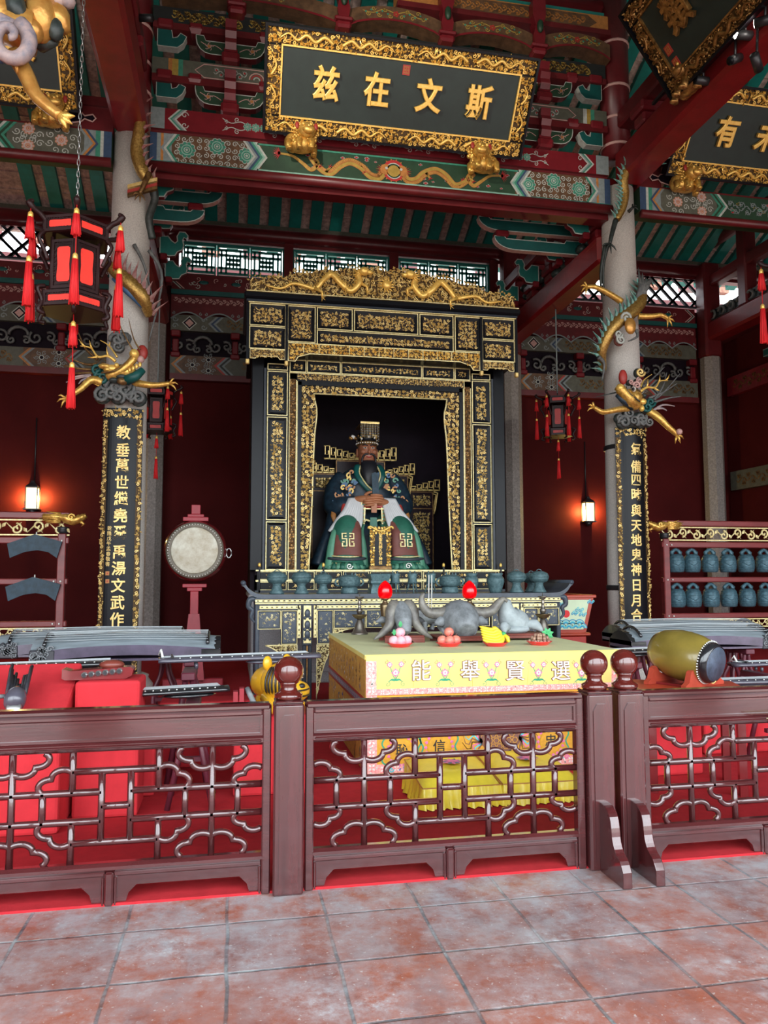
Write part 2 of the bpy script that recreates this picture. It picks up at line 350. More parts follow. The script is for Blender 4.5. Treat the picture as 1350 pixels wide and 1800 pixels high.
def leaf(mb, c, a, l, w, y, m, h):
    """A ridged leaf standing off the ground by h."""
    ca, sa = cos(a), sin(a); P = lambda u, v, d: (c[0] + ca * u - sa * v, y - d, c[1] + sa * u + ca * v)
    mb.add([P(0, 0, h * .2), P(l * .45, w, h * .25), P(l, 0, h * .5), P(l * .45, -w, h * .25), P(l * .45, 0, h)], [(0, 4, 1), (1, 4, 2), (2, 4, 3), (3, 4, 0)], m, False)
def carve(mb, x0, x1, z0, z1, y, rng, m='gold_leaf', cell=.05, h=.02, back='recess', flowers=.22, inside=None, vines=True):
    """Gilded open-work: vines, curls, leaves and flowers standing on a dark ground."""
    if back: mb.quad([(x0, y, z0), (x1, y, z0), (x1, y, z1), (x0, y, z1)], back)
    w, hgt = x1 - x0, z1 - z0; nx = max(1, round(w / cell)); nz = max(1, round(hgt / cell)); cx, cz = w / nx, hgt / nz
    for i in range(nx):
        for j in range(nz):
            x = x0 + (i + .5 + rng.uniform(-.25, .25)) * cx; z = z0 + (j + .5 + rng.uniform(-.25, .25)) * cz
            if inside and not inside(x, z): continue
            s = min(cx, cz); k = rng.random(); a = rng.uniform(0, 2 * pi); d = rng.uniform(.3, 1) * h
            if k < flowers:
                np_ = rng.choice((4, 5, 6))
                for q in range(np_): leaf(mb, (x, z), a + 2 * pi * q / np_, s * .58, s * .25, y - d * .3, m, d)
            elif k < flowers + .33:
                sp = spiral((x, z), s * .46, 1.2, a, 7, rng.choice((-1, 1)), .25)
                mb.tube([(p[0], y - d * .7, p[1]) for p in sp], s * .13, m, 4, False, smooth=False)
                leaf(mb, sp[0], a + 1.2, s * .5, s * .2, y - d * .3, m, d * .8)
            else:
                for q in range(3): leaf(mb, (x + rng.uniform(-.3, .3) * s, z + rng.uniform(-.3, .3) * s), a + q * 2.1 + rng.uniform(-.5, .5), s * rng.uniform(.5, .85), s * rng.uniform(.18, .28), y - d * .3, m, d)
            if vines:
                b = rng.uniform(0, 2 * pi); e = (x + cx * 1.05 * cos(b), z + cz * 1.05 * sin(b))
                if x0 < e[0] < x1 and z0 < e[1] < z1 and (not inside or inside(*e)):
                    mid = ((x + e[0]) / 2 + rng.uniform(-.25, .25) * s, (z + e[1]) / 2 + rng.uniform(-.25, .25) * s)
                    mb.tube([(x, y - d * .5, z), (mid[0], y - d * .9, mid[1]), (e[0], y - h * .4, e[1])], s * .10, m, 3, False, smooth=False)
def frame_rect(mb, x0, x1, z0, z1, t, y0, y1, m):
    mb.box(x0, x1, y0, y1, z1 - t, z1, m); mb.box(x0, x1, y0, y1, z0, z0 + t, m)
    mb.box(x0, x0 + t, y0, y1, z0 + t, z1 - t, m); mb.box(x1 - t, x1, y0, y1, z0 + t, z1 - t, m)
def spl(mb, x0, x1, z0, z1, b, y0, y1, m):
    """A splayed moulding round a panel: outer rectangle at y0, inner one set in by b at y1."""
    o = [(x0, y0, z0), (x1, y0, z0), (x1, y0, z1), (x0, y0, z1)]; i = [(x0 + b, y1, z0 + b), (x1 - b, y1, z0 + b), (x1 - b, y1, z1 - b), (x0 + b, y1, z1 - b)]
    mb.add(o + i, [(k, (k + 1) % 4, 4 + (k + 1) % 4, 4 + k) for k in range(4)], m)
def gem_panel(mb, x0, x1, z0, z1, y, rng, lac='lacquer', gm='gold_leaf', line='gold_paint', b=.05, cell=.05, h=.02, lt=.012, back='recess'):
    """Black lacquer panel: thin gilt line, splayed moulding, gilt carving inside."""
    frame_rect(mb, x0, x1, z0, z1, lt, y - .012, y + .01, line)
    spl(mb, x0 + lt, x1 - lt, z0 + lt, z1 - lt, b, y, y + .018, lac)
    carve(mb, x0 + lt + b, x1 - lt - b, z0 + lt + b, z1 - lt - b, y + .018, rng, gm, cell, h, back)
def curl_pair(mb, c, s, y, m, w, a=0.0, n=10):
    for hnd in (1, -1): mb.ribbon(spiral((c[0] + hnd * s * .55 * cos(a), c[1] + hnd * s * .55 * sin(a)), s * .5, 1.3, a + pi / 2 * hnd, n, hnd), w, y, m)
def rosette(mb, c, r, y, mats=('p_green', 'p_mint', 'p_white'), n=10):
    for k in range(n):
        a = 2 * pi * k / n
        mb.disc((c[0] + r * .72 * cos(a), c[1] + r * .72 * sin(a)), r * .27, y, mats[2], 8); mb.disc((c[0] + r * .72 * cos(a), c[1] + r * .72 * sin(a)), r * .2, y - .001, mats[0], 8)
    mb.disc(c, r * .62, y - .0015, mats[1], 14); mb.disc(c, r * .5, y - .002, mats[0], 14); mb.ribbon(spiral(c, r * .3, 1, 0, 10, 1, 1), r * .08, y - .0025, mats[2]); mb.disc(c, r * .14, y - .003, mats[2], 8)
def swirl_field(mb, x0, x1, z0, z1, y, rng, m='p_white', s=.09, w=.012, acc=()):
    nx = max(1, round((x1 - x0) / s)); nz = max(1, round((z1 - z0) / s)); dx = (x1 - x0) / nx; dz = (z1 - z0) / nz
    for i in range(nx):
        for j in range(nz):
            c = (x0 + (i + .5) * dx, z0 + (j + .5) * dz); r = min(dx, dz) * .44
            mb.ribbon(spiral(c, r, 1.35, rng.choice((0, pi / 2, pi, -pi / 2)), 12, rng.choice((-1, 1))), w, y, m)
            if acc and rng.random() < .3: mb.disc((c[0] + r, c[1]), r * .3, y - .001, rng.choice(acc), 6)
def vine_band(mb, x0, x1, z0, z1, y, m, rng, w=.012, per=None, leafm=None):
    """A running scroll along a band."""
    h = z1 - z0; zc = (z0 + z1) / 2; per = per or h * 2; n = max(2, round((x1 - x0) / per * 2)); d = (x1 - x0) / n
    pts = [(x0 + d * (i + .5), zc + (h * .16 if i % 2 else -h * .16)) for i in range(n)]
    mb.ribbon(smooth([(x0, zc)] + pts + [(x1, zc)], 4), w, y, m)
    for i, p in enumerate(pts):
        sg = -1 if i % 2 else 1; c = (p[0] + d * .1, zc + sg * h * .2)
        mb.ribbon(spiral(c, h * .26, 1.3, -sg * pi / 2, 10, sg), w, y, m)
        if leafm: mb.disc(c, h * .1, y - .001, leafm, 6)
        for q in (-1, 1): mb.ribbon([c, (c[0] + q * d * .3, c[1] + sg * h * .1), (c[0] + q * d * .42, c[1] + sg * h * .22)], [w * 2, w * 1.4, 0], y, m)
def chevrons(mb, x, z0, z1, y, d, cols, t, point):
    """Nested chevrons pointing along d (+1/-1)."""
    zc = (z0 + z1) / 2
    for k, c in enumerate(cols):
        o = x + d * k * t
        mb.add([(o, y, z0), (o + d * point, y, zc), (o, y, z1), (o + d * t, y, z1), (o + d * (point + t), y, zc), (o + d * t, y, z0)],
               [(0, 1, 4, 5), (1, 2, 3, 4)] if d < 0 else [(5, 4, 1, 0), (4, 3, 2, 1)], c)
def oct_prism(mb, c, r, z0, z1, m): mb.lathe([(r / cos(pi / 8), 0), (r / cos(pi / 8), z1 - z0)], m, 8, (c[0], c[1], z0), False, pi / 8)
ORD = ['first', 'second', 'third', 'fourth', 'fifth', 'sixth', 'seventh', 'eighth', 'ninth', 'tenth', 'eleventh', 'twelfth', 'thirteenth', 'fourteenth', 'fifteenth', 'sixteenth']
RNG = random.Random(11)
# ================================================================ the hall
AX, YC, YB, YW = 2.12, 10.4, 10.2, 15.1   # hall axis, front columns, face of the painted beams, back wall
TS = 0.2842 * CAM_H                        # floor tile
def tile_material():
    m = bpy.data.materials.new('floor_tiles'); m.use_nodes = True; nt = m.node_tree; N = nt.nodes; L = nt.links; b = N['Principled BSDF']
    tc = N.new('ShaderNodeTexCoord'); mp = N.new('ShaderNodeMapping'); L.new(tc.outputs['Object'], mp.inputs[0])
    mp.inputs['Location'].default_value = (0.4295 + TS * 20, -3.537 + TS * 40, 0)
    # wobble the joints a little
    nz = N.new('ShaderNodeTexNoise'); nz.inputs['Scale'].default_value = 3; L.new(mp.outputs[0], nz.inputs['Vector'])
    mx = N.new('ShaderNodeVectorMath'); mx.operation = 'MULTIPLY_ADD'; mx.inputs[1].default_value = (.022, .022, 0); L.new(nz.outputs['Color'], mx.inputs[0]); L.new(mp.outputs[0], mx.inputs[2])
    sb = N.new('ShaderNodeVectorMath'); sb.operation = 'SUBTRACT'; sb.inputs[1].default_value = (.011, .011, 0); L.new(mx.outputs[0], sb.inputs[0])
    br = N.new('ShaderNodeTexBrick'); L.new(sb.outputs[0], br.inputs['Vector']); br.offset = 0; br.inputs['Scale'].default_value = 1
    br.inputs['Brick Width'].default_value = TS; br.inputs['Row Height'].default_value = TS; br.inputs['Mortar Size'].default_value = .0095; br.inputs['Mortar Smooth'].default_value = .6
    br.inputs['Color1'].default_value = (.34, .10, .058, 1); br.inputs['Color2'].default_value = (.22, .086, .070, 1); br.inputs['Mortar'].default_value = (.032, .032, .036, 1)
    def noise_ramp(scale, lo, hi, det=6, ro=.7, st=(1, 1, 1)):
        m2 = N.new('ShaderNodeMapping'); m2.inputs['Scale'].default_value = st; L.new(tc.outputs['Object'], m2.inputs[0])
        n = N.new('ShaderNodeTexNoise'); n.inputs['Scale'].default_value = scale; n.inputs['Detail'].default_value = det; n.inputs['Roughness'].default_value = ro; L.new(m2.outputs[0], n.inputs['Vector'])
        r = N.new('ShaderNodeMapRange'); r.inputs['From Min'].default_value = lo; r.inputs['From Max'].default_value = hi; L.new(n.outputs['Fac'], r.inputs['Value']); return r.outputs[0]
    def mix(f, a, c):
        x = N.new('ShaderNodeMix'); x.data_type = 'RGBA'; L.new(f, x.inputs[0]); L.new(a, x.inputs[6]); x.inputs[7].default_value = c; return x.outputs[2]
    def mul(a, v):
        x = N.new('ShaderNodeMath'); x.operation = 'MULTIPLY'; L.new(a, x.inputs[0])
        if isinstance(v, float): x.inputs[1].default_value = v
        else: L.new(v, x.inputs[1])
        return x.outputs[0]
    c = mix(mul(noise_ramp(1.7, .45, .68), .6), br.outputs['Color'], (.30, .085, .04, 1))
    c = mix(mul(noise_ramp(2.4, .48, .66, st=(1, .6, 1)), .75), c, (.15, .075, .075, 1))
    w1 = noise_ramp(2.0, .48, .70, 8, .74); w2 = noise_ramp(15, .38, .62, 5, .8)
    c = mix(mul(mul(w1, w2), .95), c, (.50, .53, .55, 1))                     # lime bloom
    sp = N.new('ShaderNodeSeparateXYZ'); L.new(tc.outputs['Object'], sp.inputs[0]); yr = N.new('ShaderNodeMapRange'); L.new(sp.outputs['Y'], yr.inputs['Value']); yr.inputs['From Min'].default_value = 2.2; yr.inputs['From Max'].default_value = 3.7
    c = mix(mul(mul(yr.outputs[0], noise_ramp(4.5, .38, .62, 8, .75)), .8), c, (.34, .36, .385, 1))      # grey lime film along the railing
    c = mix(mul(noise_ramp(7, .50, .66, 8, .8), .22), c, (.46, .47, .48, 1))
    c = mix(mul(noise_ramp(55, .66, .72, 2, .5), .5), c, (.55, .56, .55, 1))  # small pale flecks
    e = N.new('ShaderNodeMath'); e.operation = 'MULTIPLY'; L.new(br.outputs['Fac'], e.inputs[0]); L.new(noise_ramp(5, .52, .68), e.inputs[1])
    c = mix(mul(e.outputs[0], .55), c, (.42, .48, .48, 1))
    L.new(c, b.inputs['Base Color'])
    rr = N.new('ShaderNodeMapRange'); L.new(w2, rr.inputs['Value']); rr.inputs['To Min'].default_value = .30; rr.inputs['To Max'].default_value = .6; L.new(rr.outputs[0], b.inputs['Roughness'])
    bp = N.new('ShaderNodeBump'); bp.inputs['Strength'].default_value = .5; bp.inputs['Distance'].default_value = .008; inv = N.new('ShaderNodeMath'); inv.operation = 'SUBTRACT'; inv.inputs[0].default_value = 1.0
    L.new(br.outputs['Fac'], inv.inputs[1])
    ad = N.new('ShaderNodeMath'); ad.operation = 'MULTIPLY_ADD'; L.new(noise_ramp(9, .3, .7), ad.inputs[0]); ad.inputs[1].default_value = .22; L.new(inv.outputs[0], ad.inputs[2])
    L.new(ad.outputs[0], bp.inputs['Height']); L.new(bp.outputs[0], b.inputs['Normal'])
    M['floor_tiles'] = m
tile_material()
mb = MB(); mb.box(-10, 14.5, -1.3, 15.3, -.2, 0, 'floor_tiles'); struct('floor', mb, 'square terracotta floor tiles with pale lime bloom and dark joints')
mb = MB(); mb.box(-9.9, 14.4, 3.82, 15.0, 0.0, .012, 'carpet')
single('carpet', mb, 'red carpet covering the hall floor behind the wooden railing', 'carpet', (AX, 3.79, 0))
mb = MB(); mb.box(-10, 14.5, YW, YW + .25, 0, 7.30, 'wall_red'); struct('wall_back', mb, 'dark red back wall behind the altar')
mb = MB(); mb.box(-10.2, -10, -1.3, YW + .25, 0, 9.0, 'wall_red'); struct('wall_left', mb, 'dark red side wall')
mb = MB(); mb.box(14.5, 14.7, -1.3, YW + .25, 0, 9.0, 'wall_red'); struct('wall_right', mb, 'dark red side wall')
# roof: clay ceiling tiles over teal rafters, rising from the back wall to the ridge and down to the front
RS = .46
def roof_z(Y): return 8.42 + (YW - Y) * RS if Y > 5.2 else 8.42 + (YW - 5.2) * RS - (5.2 - Y) * .95
mb = MB()
for Y0, Y1 in ((YW + .55, 5.2), (5.2, -1.3)):
    z0, z1 = roof_z(Y0), roof_z(Y1 if Y1 != 5.2 else 5.2001)
    if Y0 == 5.2: z0 = roof_z(5.2001); z1 = roof_z(-1.3)
    mb.add([(-10.2, Y0, z0), (14.7, Y0, z0), (14.7, Y1, z1), (-10.2, Y1, z1), (-10.2, Y0, z0 + .15), (14.7, Y0, z0 + .15), (14.7, Y1, z1 + .15), (-10.2, Y1, z1 + .15)],
           [(0, 1, 2, 3), (7, 6, 5, 4), (0, 4, 5, 1), (1, 5, 6, 2), (2, 6, 7, 3), (3, 7, 4, 0)], 'clay' if Y0 > 6 else 'roof_board')
for sx in (-10.2, 14.5): mb.add([(sx, -1.3, 9), (sx, YW + .25, 8.2), (sx, YW + .25, 8.45), (sx, 5.2, 13.1), (sx, -1.3, 6.9)], [(0, 1, 2, 3, 4)], 'roof_board')
ceil = struct('ceiling', mb, 'clay tiles laid over the teal rafters of the sloping roof')
mb = MB(); rl = YW + .5 - 6.0; mb.X = Matrix.Rotation(0, 4, 'X')
mb.add([(-.115, YW + .5, roof_z(YW + .5)), (.115, YW + .5, roof_z(YW + .5)), (.115, 6.5, roof_z(6.5)), (-.115, 6.5, roof_z(6.5)),
        (-.115, YW + .5, roof_z(YW + .5) - .11), (.115, YW + .5, roof_z(YW + .5) - .11), (.115, 6.5, roof_z(6.5) - .11), (-.115, 6.5, roof_z(6.5) - .11)],
       [(3, 2, 1, 0), (4, 5, 6, 7), (0, 1, 5, 4), (1, 2, 6, 5), (2, 3, 7, 6), (3, 0, 4, 7)], 'rafter_teal')
raf = mb.build('rafter', ceil); RP = .405
for i in range(-14, 27):
    r = raf if i == -14 else raf.copy()
    if r is not raf: COL.objects.link(r); r.parent = ceil
    r.location = (AX - .2 + i * RP, 0, 0)
# courses of the clay tiles seen as joints between the rafters: thin raised lips
mb = MB()
for k in range(22):
    Y = YW + .3 - k * .34; z = roof_z(Y); mb.box(-9.8, 14.3, Y - .012, Y + .012, z - .018, z + .02, 'clay')
mb.build('tile_course', ceil)
# the eave outside, seen through the lattice
mb = MB()
for i in range(-8, 20): mb.box(AX + i * .9 - .2, AX + i * .9 + .2, YW + 1.9, YW + 2.1, 8.6, 9.6, 'tile_eave' if i % 2 else 'red_lacquer')
mb.box(-10, 14.5, YW + 1.7, YW + 2.2, 7.95, 8.22, 'red_lacquer')
mb.box(-10, 14.5, YW + 1.8, YW + 2.2, 6.9, 7.62, 'p_pink')
struct('trim_1', mb, 'red beam and tiles of the gallery eave outside the lattice windows', cat='trim')
# front of the hall behind the viewer: round posts and a lintel between which the daylight enters
mb = MB()
for x in (-6.2, -1.4, 5.65, 10.4): mb.lathe([(.3, 0), (.28, 5.2)], 'granite', 16, (x, -1.15, 0))
mb.box(-10, 14.5, -1.3, -1.05, 6.3, 6.95, 'red_beam'); struct('trim_2', mb, 'red lintel and posts of the open front of the hall', cat='trim')

# ---------------------------------------------------------------- stone columns and rear pillars
def column(x, y, r0, r1, ztop, label):
    t = Thing('stone_column', label, 'column', (x, y, 0))
    m = MB(); n = 28
    m.lathe([(r0 * 1.42, 0), (r0 * 1.5, .05), (r0 * 1.52, .12), (r0 * 1.3, .2), (r0 * 1.32, .235), (r0 * 1.15, .255)], 'granite', n); t.part('plinth', m)
    m = MB(); m.lathe([(r0 * .98, .24)] + [(r0 + (r1 - r0) * (k / 8) ** 1.3, .24 + (ztop - .24) * k / 8) for k in range(1, 9)], 'granite', n); t.part('shaft', m)
    return t
column(-1.40, YC, .275, .24, 7.36, 'round grey granite column with a dragon and the couplet ending in the character zuo')
colR = column(5.64, YC, .29, .235, 7.30, 'round grey granite column between the altar and the bell rack')
m = MB(); m.lathe([(.30, 1.28), (.302, 1.3), (.302, 1.33), (.30, 1.35)], 'iron', 28); colR.part('strap', m); m = MB(); m.lathe([(.292, 3.33), (.294, 3.35), (.294, 3.37), (.292, 3.39)], 'iron', 28); colR.part('strap', m)
def pillar(x, y, w, z1, label):
    t = Thing('stone_pillar', label, 'pillar', (x, y, 0)); m = MB(); oct_prism(m, (0, 0), w / 2, 0, z1, 'pillar_grey'); t.part('shaft', m)
    m = MB(); m.box(-w * .5, w * .5, -w * .45, w * .45, z1, 8.3, 'red_lacquer', .04); t.part('timber_head', m); return t
pillar(-1.49, 14.85, .36, 6.25, 'grey stone pillar against the back wall behind the round drum')
pillar(5.58, 14.85, .36, 6.0, 'grey stone pillar right beside the gilded shrine')
pillar(10.15, 14.85, .39, 6.2, 'grey stone pillar behind the bronze bell rack')

# ---------------------------------------------------------------- painted tie beams of the column line
def beam_paint_swirls(m, x0, x1, z0, z1, y, rng, ros=3):
    m.quad([(x0, y, z0), (x1, y, z0), (x1, y, z1), (x0, y, z1)], 'brown_paint')
    swirl_field(m, x0 + .02, x1 - .02, z0 + .01, z1 - .01, y - .003, rng, 'p_white', .098, .011)
    zc = (z0 + z1) / 2; h = z1 - z0
    for k in range(ros):
        x = x0 + (x1 - x0) * (k + .5) / ros; z = zc + (0 if k % 2 == 0 and ros != 2 else (h * .32 if k % 2 else -h * .32)); r = h * .30
        if z > zc + .05: z = z1 - r * .95
        if z < zc - .05: z = z0 + r * .95
        rosette(m, (x, z), r, y - .006, n=10)
def flat_dragon(m, pts, w, y, col='p_gold', line='p_orange', tail='p_red'):
    p = smooth(pts, 7); k = len(p); ws = [w * (.25 + .75 * min(1, 1.6 * (i / (k - 1)))) for i in range(k)]
    m.ribbon(p, [a * 1.25 for a in ws], y, line); m.ribbon(p, ws, y - .002, col)
    for i in range(2, k - 1, 1):
        a, b = p[i - 1], p[i + 1]; t = atan2(b[1] - a[1], b[0] - a[0]); s = ws[i]
        m.ribbon([p[i], (p[i][0] - sin(t) * s * .75, p[i][1] + cos(t) * s * .75)], [s * .35, 0], y - .003, line)
    for q in range(9):
        a = atan2(p[0][1] - p[2][1], p[0][0] - p[2][0]) + (q - 4) * .3
        m.ribbon([p[0], (p[0][0] + .11 * cos(a), p[0][1] + .11 * sin(a))], [.02, 0], y - .003, tail)
    hx, hz = p[-1]; d = 1 if p[-1][0] > p[-3][0] else -1
    m.disc((hx + d * .02, hz + .01), w * .95, y - .004, 'p_orange', 10); m.disc((hx + d * .085, hz - .005), w * .6, y - .0045, 'p_orange', 9); m.disc((hx + d * .03, hz + .03), w * .25, y - .006, 'p_white', 6)
    for q in range(8):
        a = (pi if d > 0 else 0) + (q - 3.5) * .32; m.ribbon([(hx, hz), (hx + .13 * cos(a), hz + .10 * sin(a))], [.022, 0], y - .003, ('p_red', 'p_orange')[q % 2])
    for i, sg in ((k // 3, -1), (k // 2, 1), (3 * k // 4, -1)):
        b = p[i]; e = (b[0] + .06, b[1] + sg * .085)
        m.ribbon([b, e], [w * .5, w * .3], y - .003, col)
        for q in range(4): m.ribbon([e, (e[0] + .05 * cos(q * 1.2), e[1] + .05 * sin(q * 1.2 + .3))], [.014, 0], y - .004, tail)
def cloudlet(m, c, s, y, a='p_white', b='p_red'):
    for dx, dz, r in ((0, 0, .5), (.45, .1, .36), (-.45, .05, .36), (.1, .35, .3), (-.15, -.25, .25), (.75, -.05, .2)): m.disc((c[0] + dx * s, c[1] + dz * s), r * s, y, a, 8)
    for dx, dz, r in ((0, 0, .34), (.45, .1, .22), (-.45, .05, .22)): m.disc((c[0] + dx * s, c[1] + dz * s), r * s, y - .001, b, 8)
RNG = random.Random(5)
BX0, BX1 = -1.16, 5.42
t = Thing('painted_beam', 'long green beam painted with two dragons facing a flaming pearl, below the central plaque', 'beam', (AX, YB, 6.8), world=True)
m = MB(); z0, z1 = 6.95, 7.36; y = YB - .002
m.box(BX0, BX1, YB, YB + .36, z0, z1, 'green_dark'); t.part('board', m)
m = MB()
for x0, x1, c in ((BX0, -1.07, 'p_blue'), (-1.07, -1.02, 'p_grey'), (-1.02, -.985, 'p_orange'), (-.985, -.88, 'p_grey'), (5.10, 5.2, 'p_grey'), (5.2, 5.235, 'p_orange'), (5.235, 5.33, 'p_grey'), (5.33, BX1, 'p_blue')): m.quad([(x0, y, z0), (x1, y, z0), (x1, y, z1), (x0, y, z1)], c)
beam_paint_swirls(m, -.88, .30, z0, z1, y, RNG); beam_paint_swirls(m, 3.93, 5.12, z0, z1, y, RNG)
chevrons(m, -.88, z0, z1, y - .008, 1, ('p_grey', 'p_white', 'p_green'), .035, -.14); chevrons(m, 5.12, z0, z1, y - .008, -1, ('p_grey', 'p_white', 'p_green'), .035, -.14)
chevrons(m, .05, z0, z1, y - .01, 1, ('p_white', 'p_grey', 'p_blue', 'p_green', 'p_mint', 'p_white'), .032, .14); chevrons(m, 4.18, z0, z1, y - .01, -1, ('p_white', 'p_grey', 'p_blue', 'p_green', 'p_mint', 'p_white'), .032, .14)
m.add([(.24, y - .009, z0), (.24, y - .009, z1), (.38, y - .009, (z0 + z1) / 2)], [(0, 1, 2)], 'green_dark')
m.box(.24, 3.99, YB - .012, YB, z1 - .035, z1 - .012, 'p_green'); m.box(.24, 3.99, YB - .012, YB, z0 + .012, z0 + .035, 'p_mint')
zc = (z0 + z1) / 2
flat_dragon(m, [(.55, 7.24), (.72, 7.22), (.86, 7.13), (.98, 7.05), (1.06, 7.16), (.97, 7.23), (1.10, 7.08), (1.24, 7.03), (1.38, 7.16), (1.52, 7.22), (1.68, 7.16), (1.80, 7.05), (1.93, 7.04), (2.0, 7.15)], .085, y - .006)
flat_dragon(m, [(3.72, 7.24), (3.55, 7.22), (3.42, 7.13), (3.30, 7.05), (3.22, 7.16), (3.30, 7.23), (3.16, 7.08), (3.02, 7.03), (2.88, 7.16), (2.74, 7.22), (2.58, 7.16), (2.46, 7.05), (2.33, 7.04), (2.27, 7.15)], .085, y - .006)
PX = 2.135
m.disc((PX, zc), .155, y - .008, 'p_red', 18)
for q in range(14): a = 2 * pi * q / 14; m.ribbon([(PX + .13 * cos(a), zc + .13 * sin(a)), (PX + .185 * cos(a), zc + .185 * sin(a) * .95)], [.05, 0], y - .007, 'p_orange')
m.disc((PX, zc - .005), .118, y - .009, 'p_white', 16); m.disc((PX, zc - .005), .105, y - .010, 'green_dark', 16); m.disc((PX, zc - .008), .085, y - .011, 'p_gold', 16)
for k in range(26): cloudlet(m, (RNG.uniform(.45, 3.85), zc + RNG.choice((-1, 1)) * RNG.uniform(.06, .14)), RNG.uniform(.022, .04), y - .005)
t.part('painted_scene', m)
m = MB(); m.tube([(BX0, YB - .02, 6.885), (BX1, YB - .02, 6.885)], .068, 'red_lacquer', 10); m.box(BX0, BX1, YB - .01, YB + .05, 6.945, 6.975, 'teal_light'); t.part('lower_moulding', m)
m = MB(); m.box(BX0, BX1, YB + .08, YB + .30, 6.77, 6.9, 'red_lacquer'); t.part('soffit', m)

t = Thing('painted_beam', 'red beam with white scroll painting directly above the dragon beam', 'beam', (AX, YB, 7.4), world=True)
m = MB(); z0, z1 = 7.44, 7.73; m.box(BX0, BX1, YB + .03, YB + .34, z0, z1, 'red_block'); m.box(BX0, BX1, YB + .08, YB + .4, 7.36, 7.44, 'red_lacquer'); t.part('board', m)
m = MB(); y = YB + .027; zc = (z0 + z1) / 2
m.quad([(BX0, y, z0), (-.98, y, z0), (-.98, y, z1), (BX0, y, z1)], 'p_grey'); m.quad([(5.22, y, z0), (BX1, y, z0), (BX1, y, z1), (5.22, y, z1)], 'p_grey')
for xx, d in ((-.80, 1), (5.05, -1)): chevrons(m, xx, z0, z1, y, d, ('p_white', 'p_green', 'p_grey', 'p_white'), .028, -.14); [m.ribbon(spiral((xx + d * .08, zc + s * .07), .05, 1.2, 0, 9, s), .011, y - .002, 'p_white') for s in (-1, 1)]
for cx in (.22, 1.35, 2.12, 2.9, 4.02):
    for s in (-1, 1):
        for q in (-1, 1):
            m.ribbon(smooth([(cx + s * .08, zc), (cx + s * .2, zc + q * .06), (cx + s * .33, zc + q * .03), (cx + s * .45, zc + q * .09)], 4), [.012] * 12 + [.002], y, 'p_white')
            m.ribbon(spiral((cx + s * .25, zc + q * .085), .038, 1.2, -pi / 2 * q, 9, q * s), .010, y, 'p_white'); m.ribbon(spiral((cx + s * .40, zc + q * .05), .03, 1.2, -pi / 2 * q, 9, -q * s), .010, y, 'p_white')
    for dx in (-.11, 0, .11): rosette(m, (cx + dx, zc), .062, y - .001, ('p_green', 'p_mint', 'p_white'), 8)
t.part('painted_scroll', m)
t = Thing('painted_beam', 'grey-green beam with pointed painted cartouches between the two bracket tiers', 'beam', (AX, YB, 8.1), world=True)
m = MB(); z0, z1 = 8.20, 8.45; m.box(BX0, BX1, YB + .05, YB + .32, z0, z1, 'grey_green'); m.box(BX0, BX1, YB + .02, YB + .34, 8.10, z0, 'red_lacquer'); t.part('board', m)
m = MB(); y = YB + .046; zc = (z0 + z1) / 2
for x0, x1, c in ((-.95, -.9, 'p_orange'), (-.9, -.82, 'p_gold'), (-.82, -.76, 'p_green'), (5.04, 5.10, 'p_white'), (5.10, 5.16, 'p_gold'), (5.16, 5.22, 'p_green')): m.quad([(x0, y, z0), (x1, y, z0), (x1, y, z1), (x0, y, z1)], c)
for a, b in ((-.6, 1.05), (1.15, 3.1), (3.2, 4.92)):
    m.ribbon([(a, zc), (a + .12, z1 - .03), (b - .12, z1 - .03), (b, zc), (b - .12, z0 + .03), (a + .12, z0 + .03)], .014, y - .002, 'p_pink', True)
    c = (a + b) / 2
    for k in range(3): m.ribbon([(c + (.1 - .03 * k) * cos(q * pi / 8), zc - .05 + (.1 - .03 * k) * sin(q * pi / 8)) for q in range(9)], .016, y - .003, ('p_pink', 'p_red', 'p_white')[k])
    for s in (-1, 1):
        vine_band(m, min(c + s * .14, c + s * .58), max(c + s * .14, c + s * .58), z0 + .05, z1 - .05, y - .002, 'p_white', RNG, .008, .12, 'p_red')
t.part('painted_cartouche', m)
t = Thing('painted_beam', 'black beam with running gold scrolls above the central plaque', 'beam', (AX, YB, 8.85), world=True)
m = MB(); z0, z1 = 8.95, 9.18; m.box(BX0, BX1, YB + .05, YB + .3, z0, z1, 'black_paint'); m.box(BX0, BX1, YB + .03, YB + .32, 8.86, z0, 'red_lacquer'); t.part('board', m)
m = MB(); y = YB + .046
for k in range(6): a = -.92 + k * 1.03; vine_band(m, a, a + .93, z0 + .02, z1 - .02, y, 'p_gold', RNG, .016, .16); vine_band(m, a + .05, a + .88, z0 + .03, z1 - .03, y - .001, 'gold_dim', RNG, .012, .11)
t.part('gold_scroll', m)
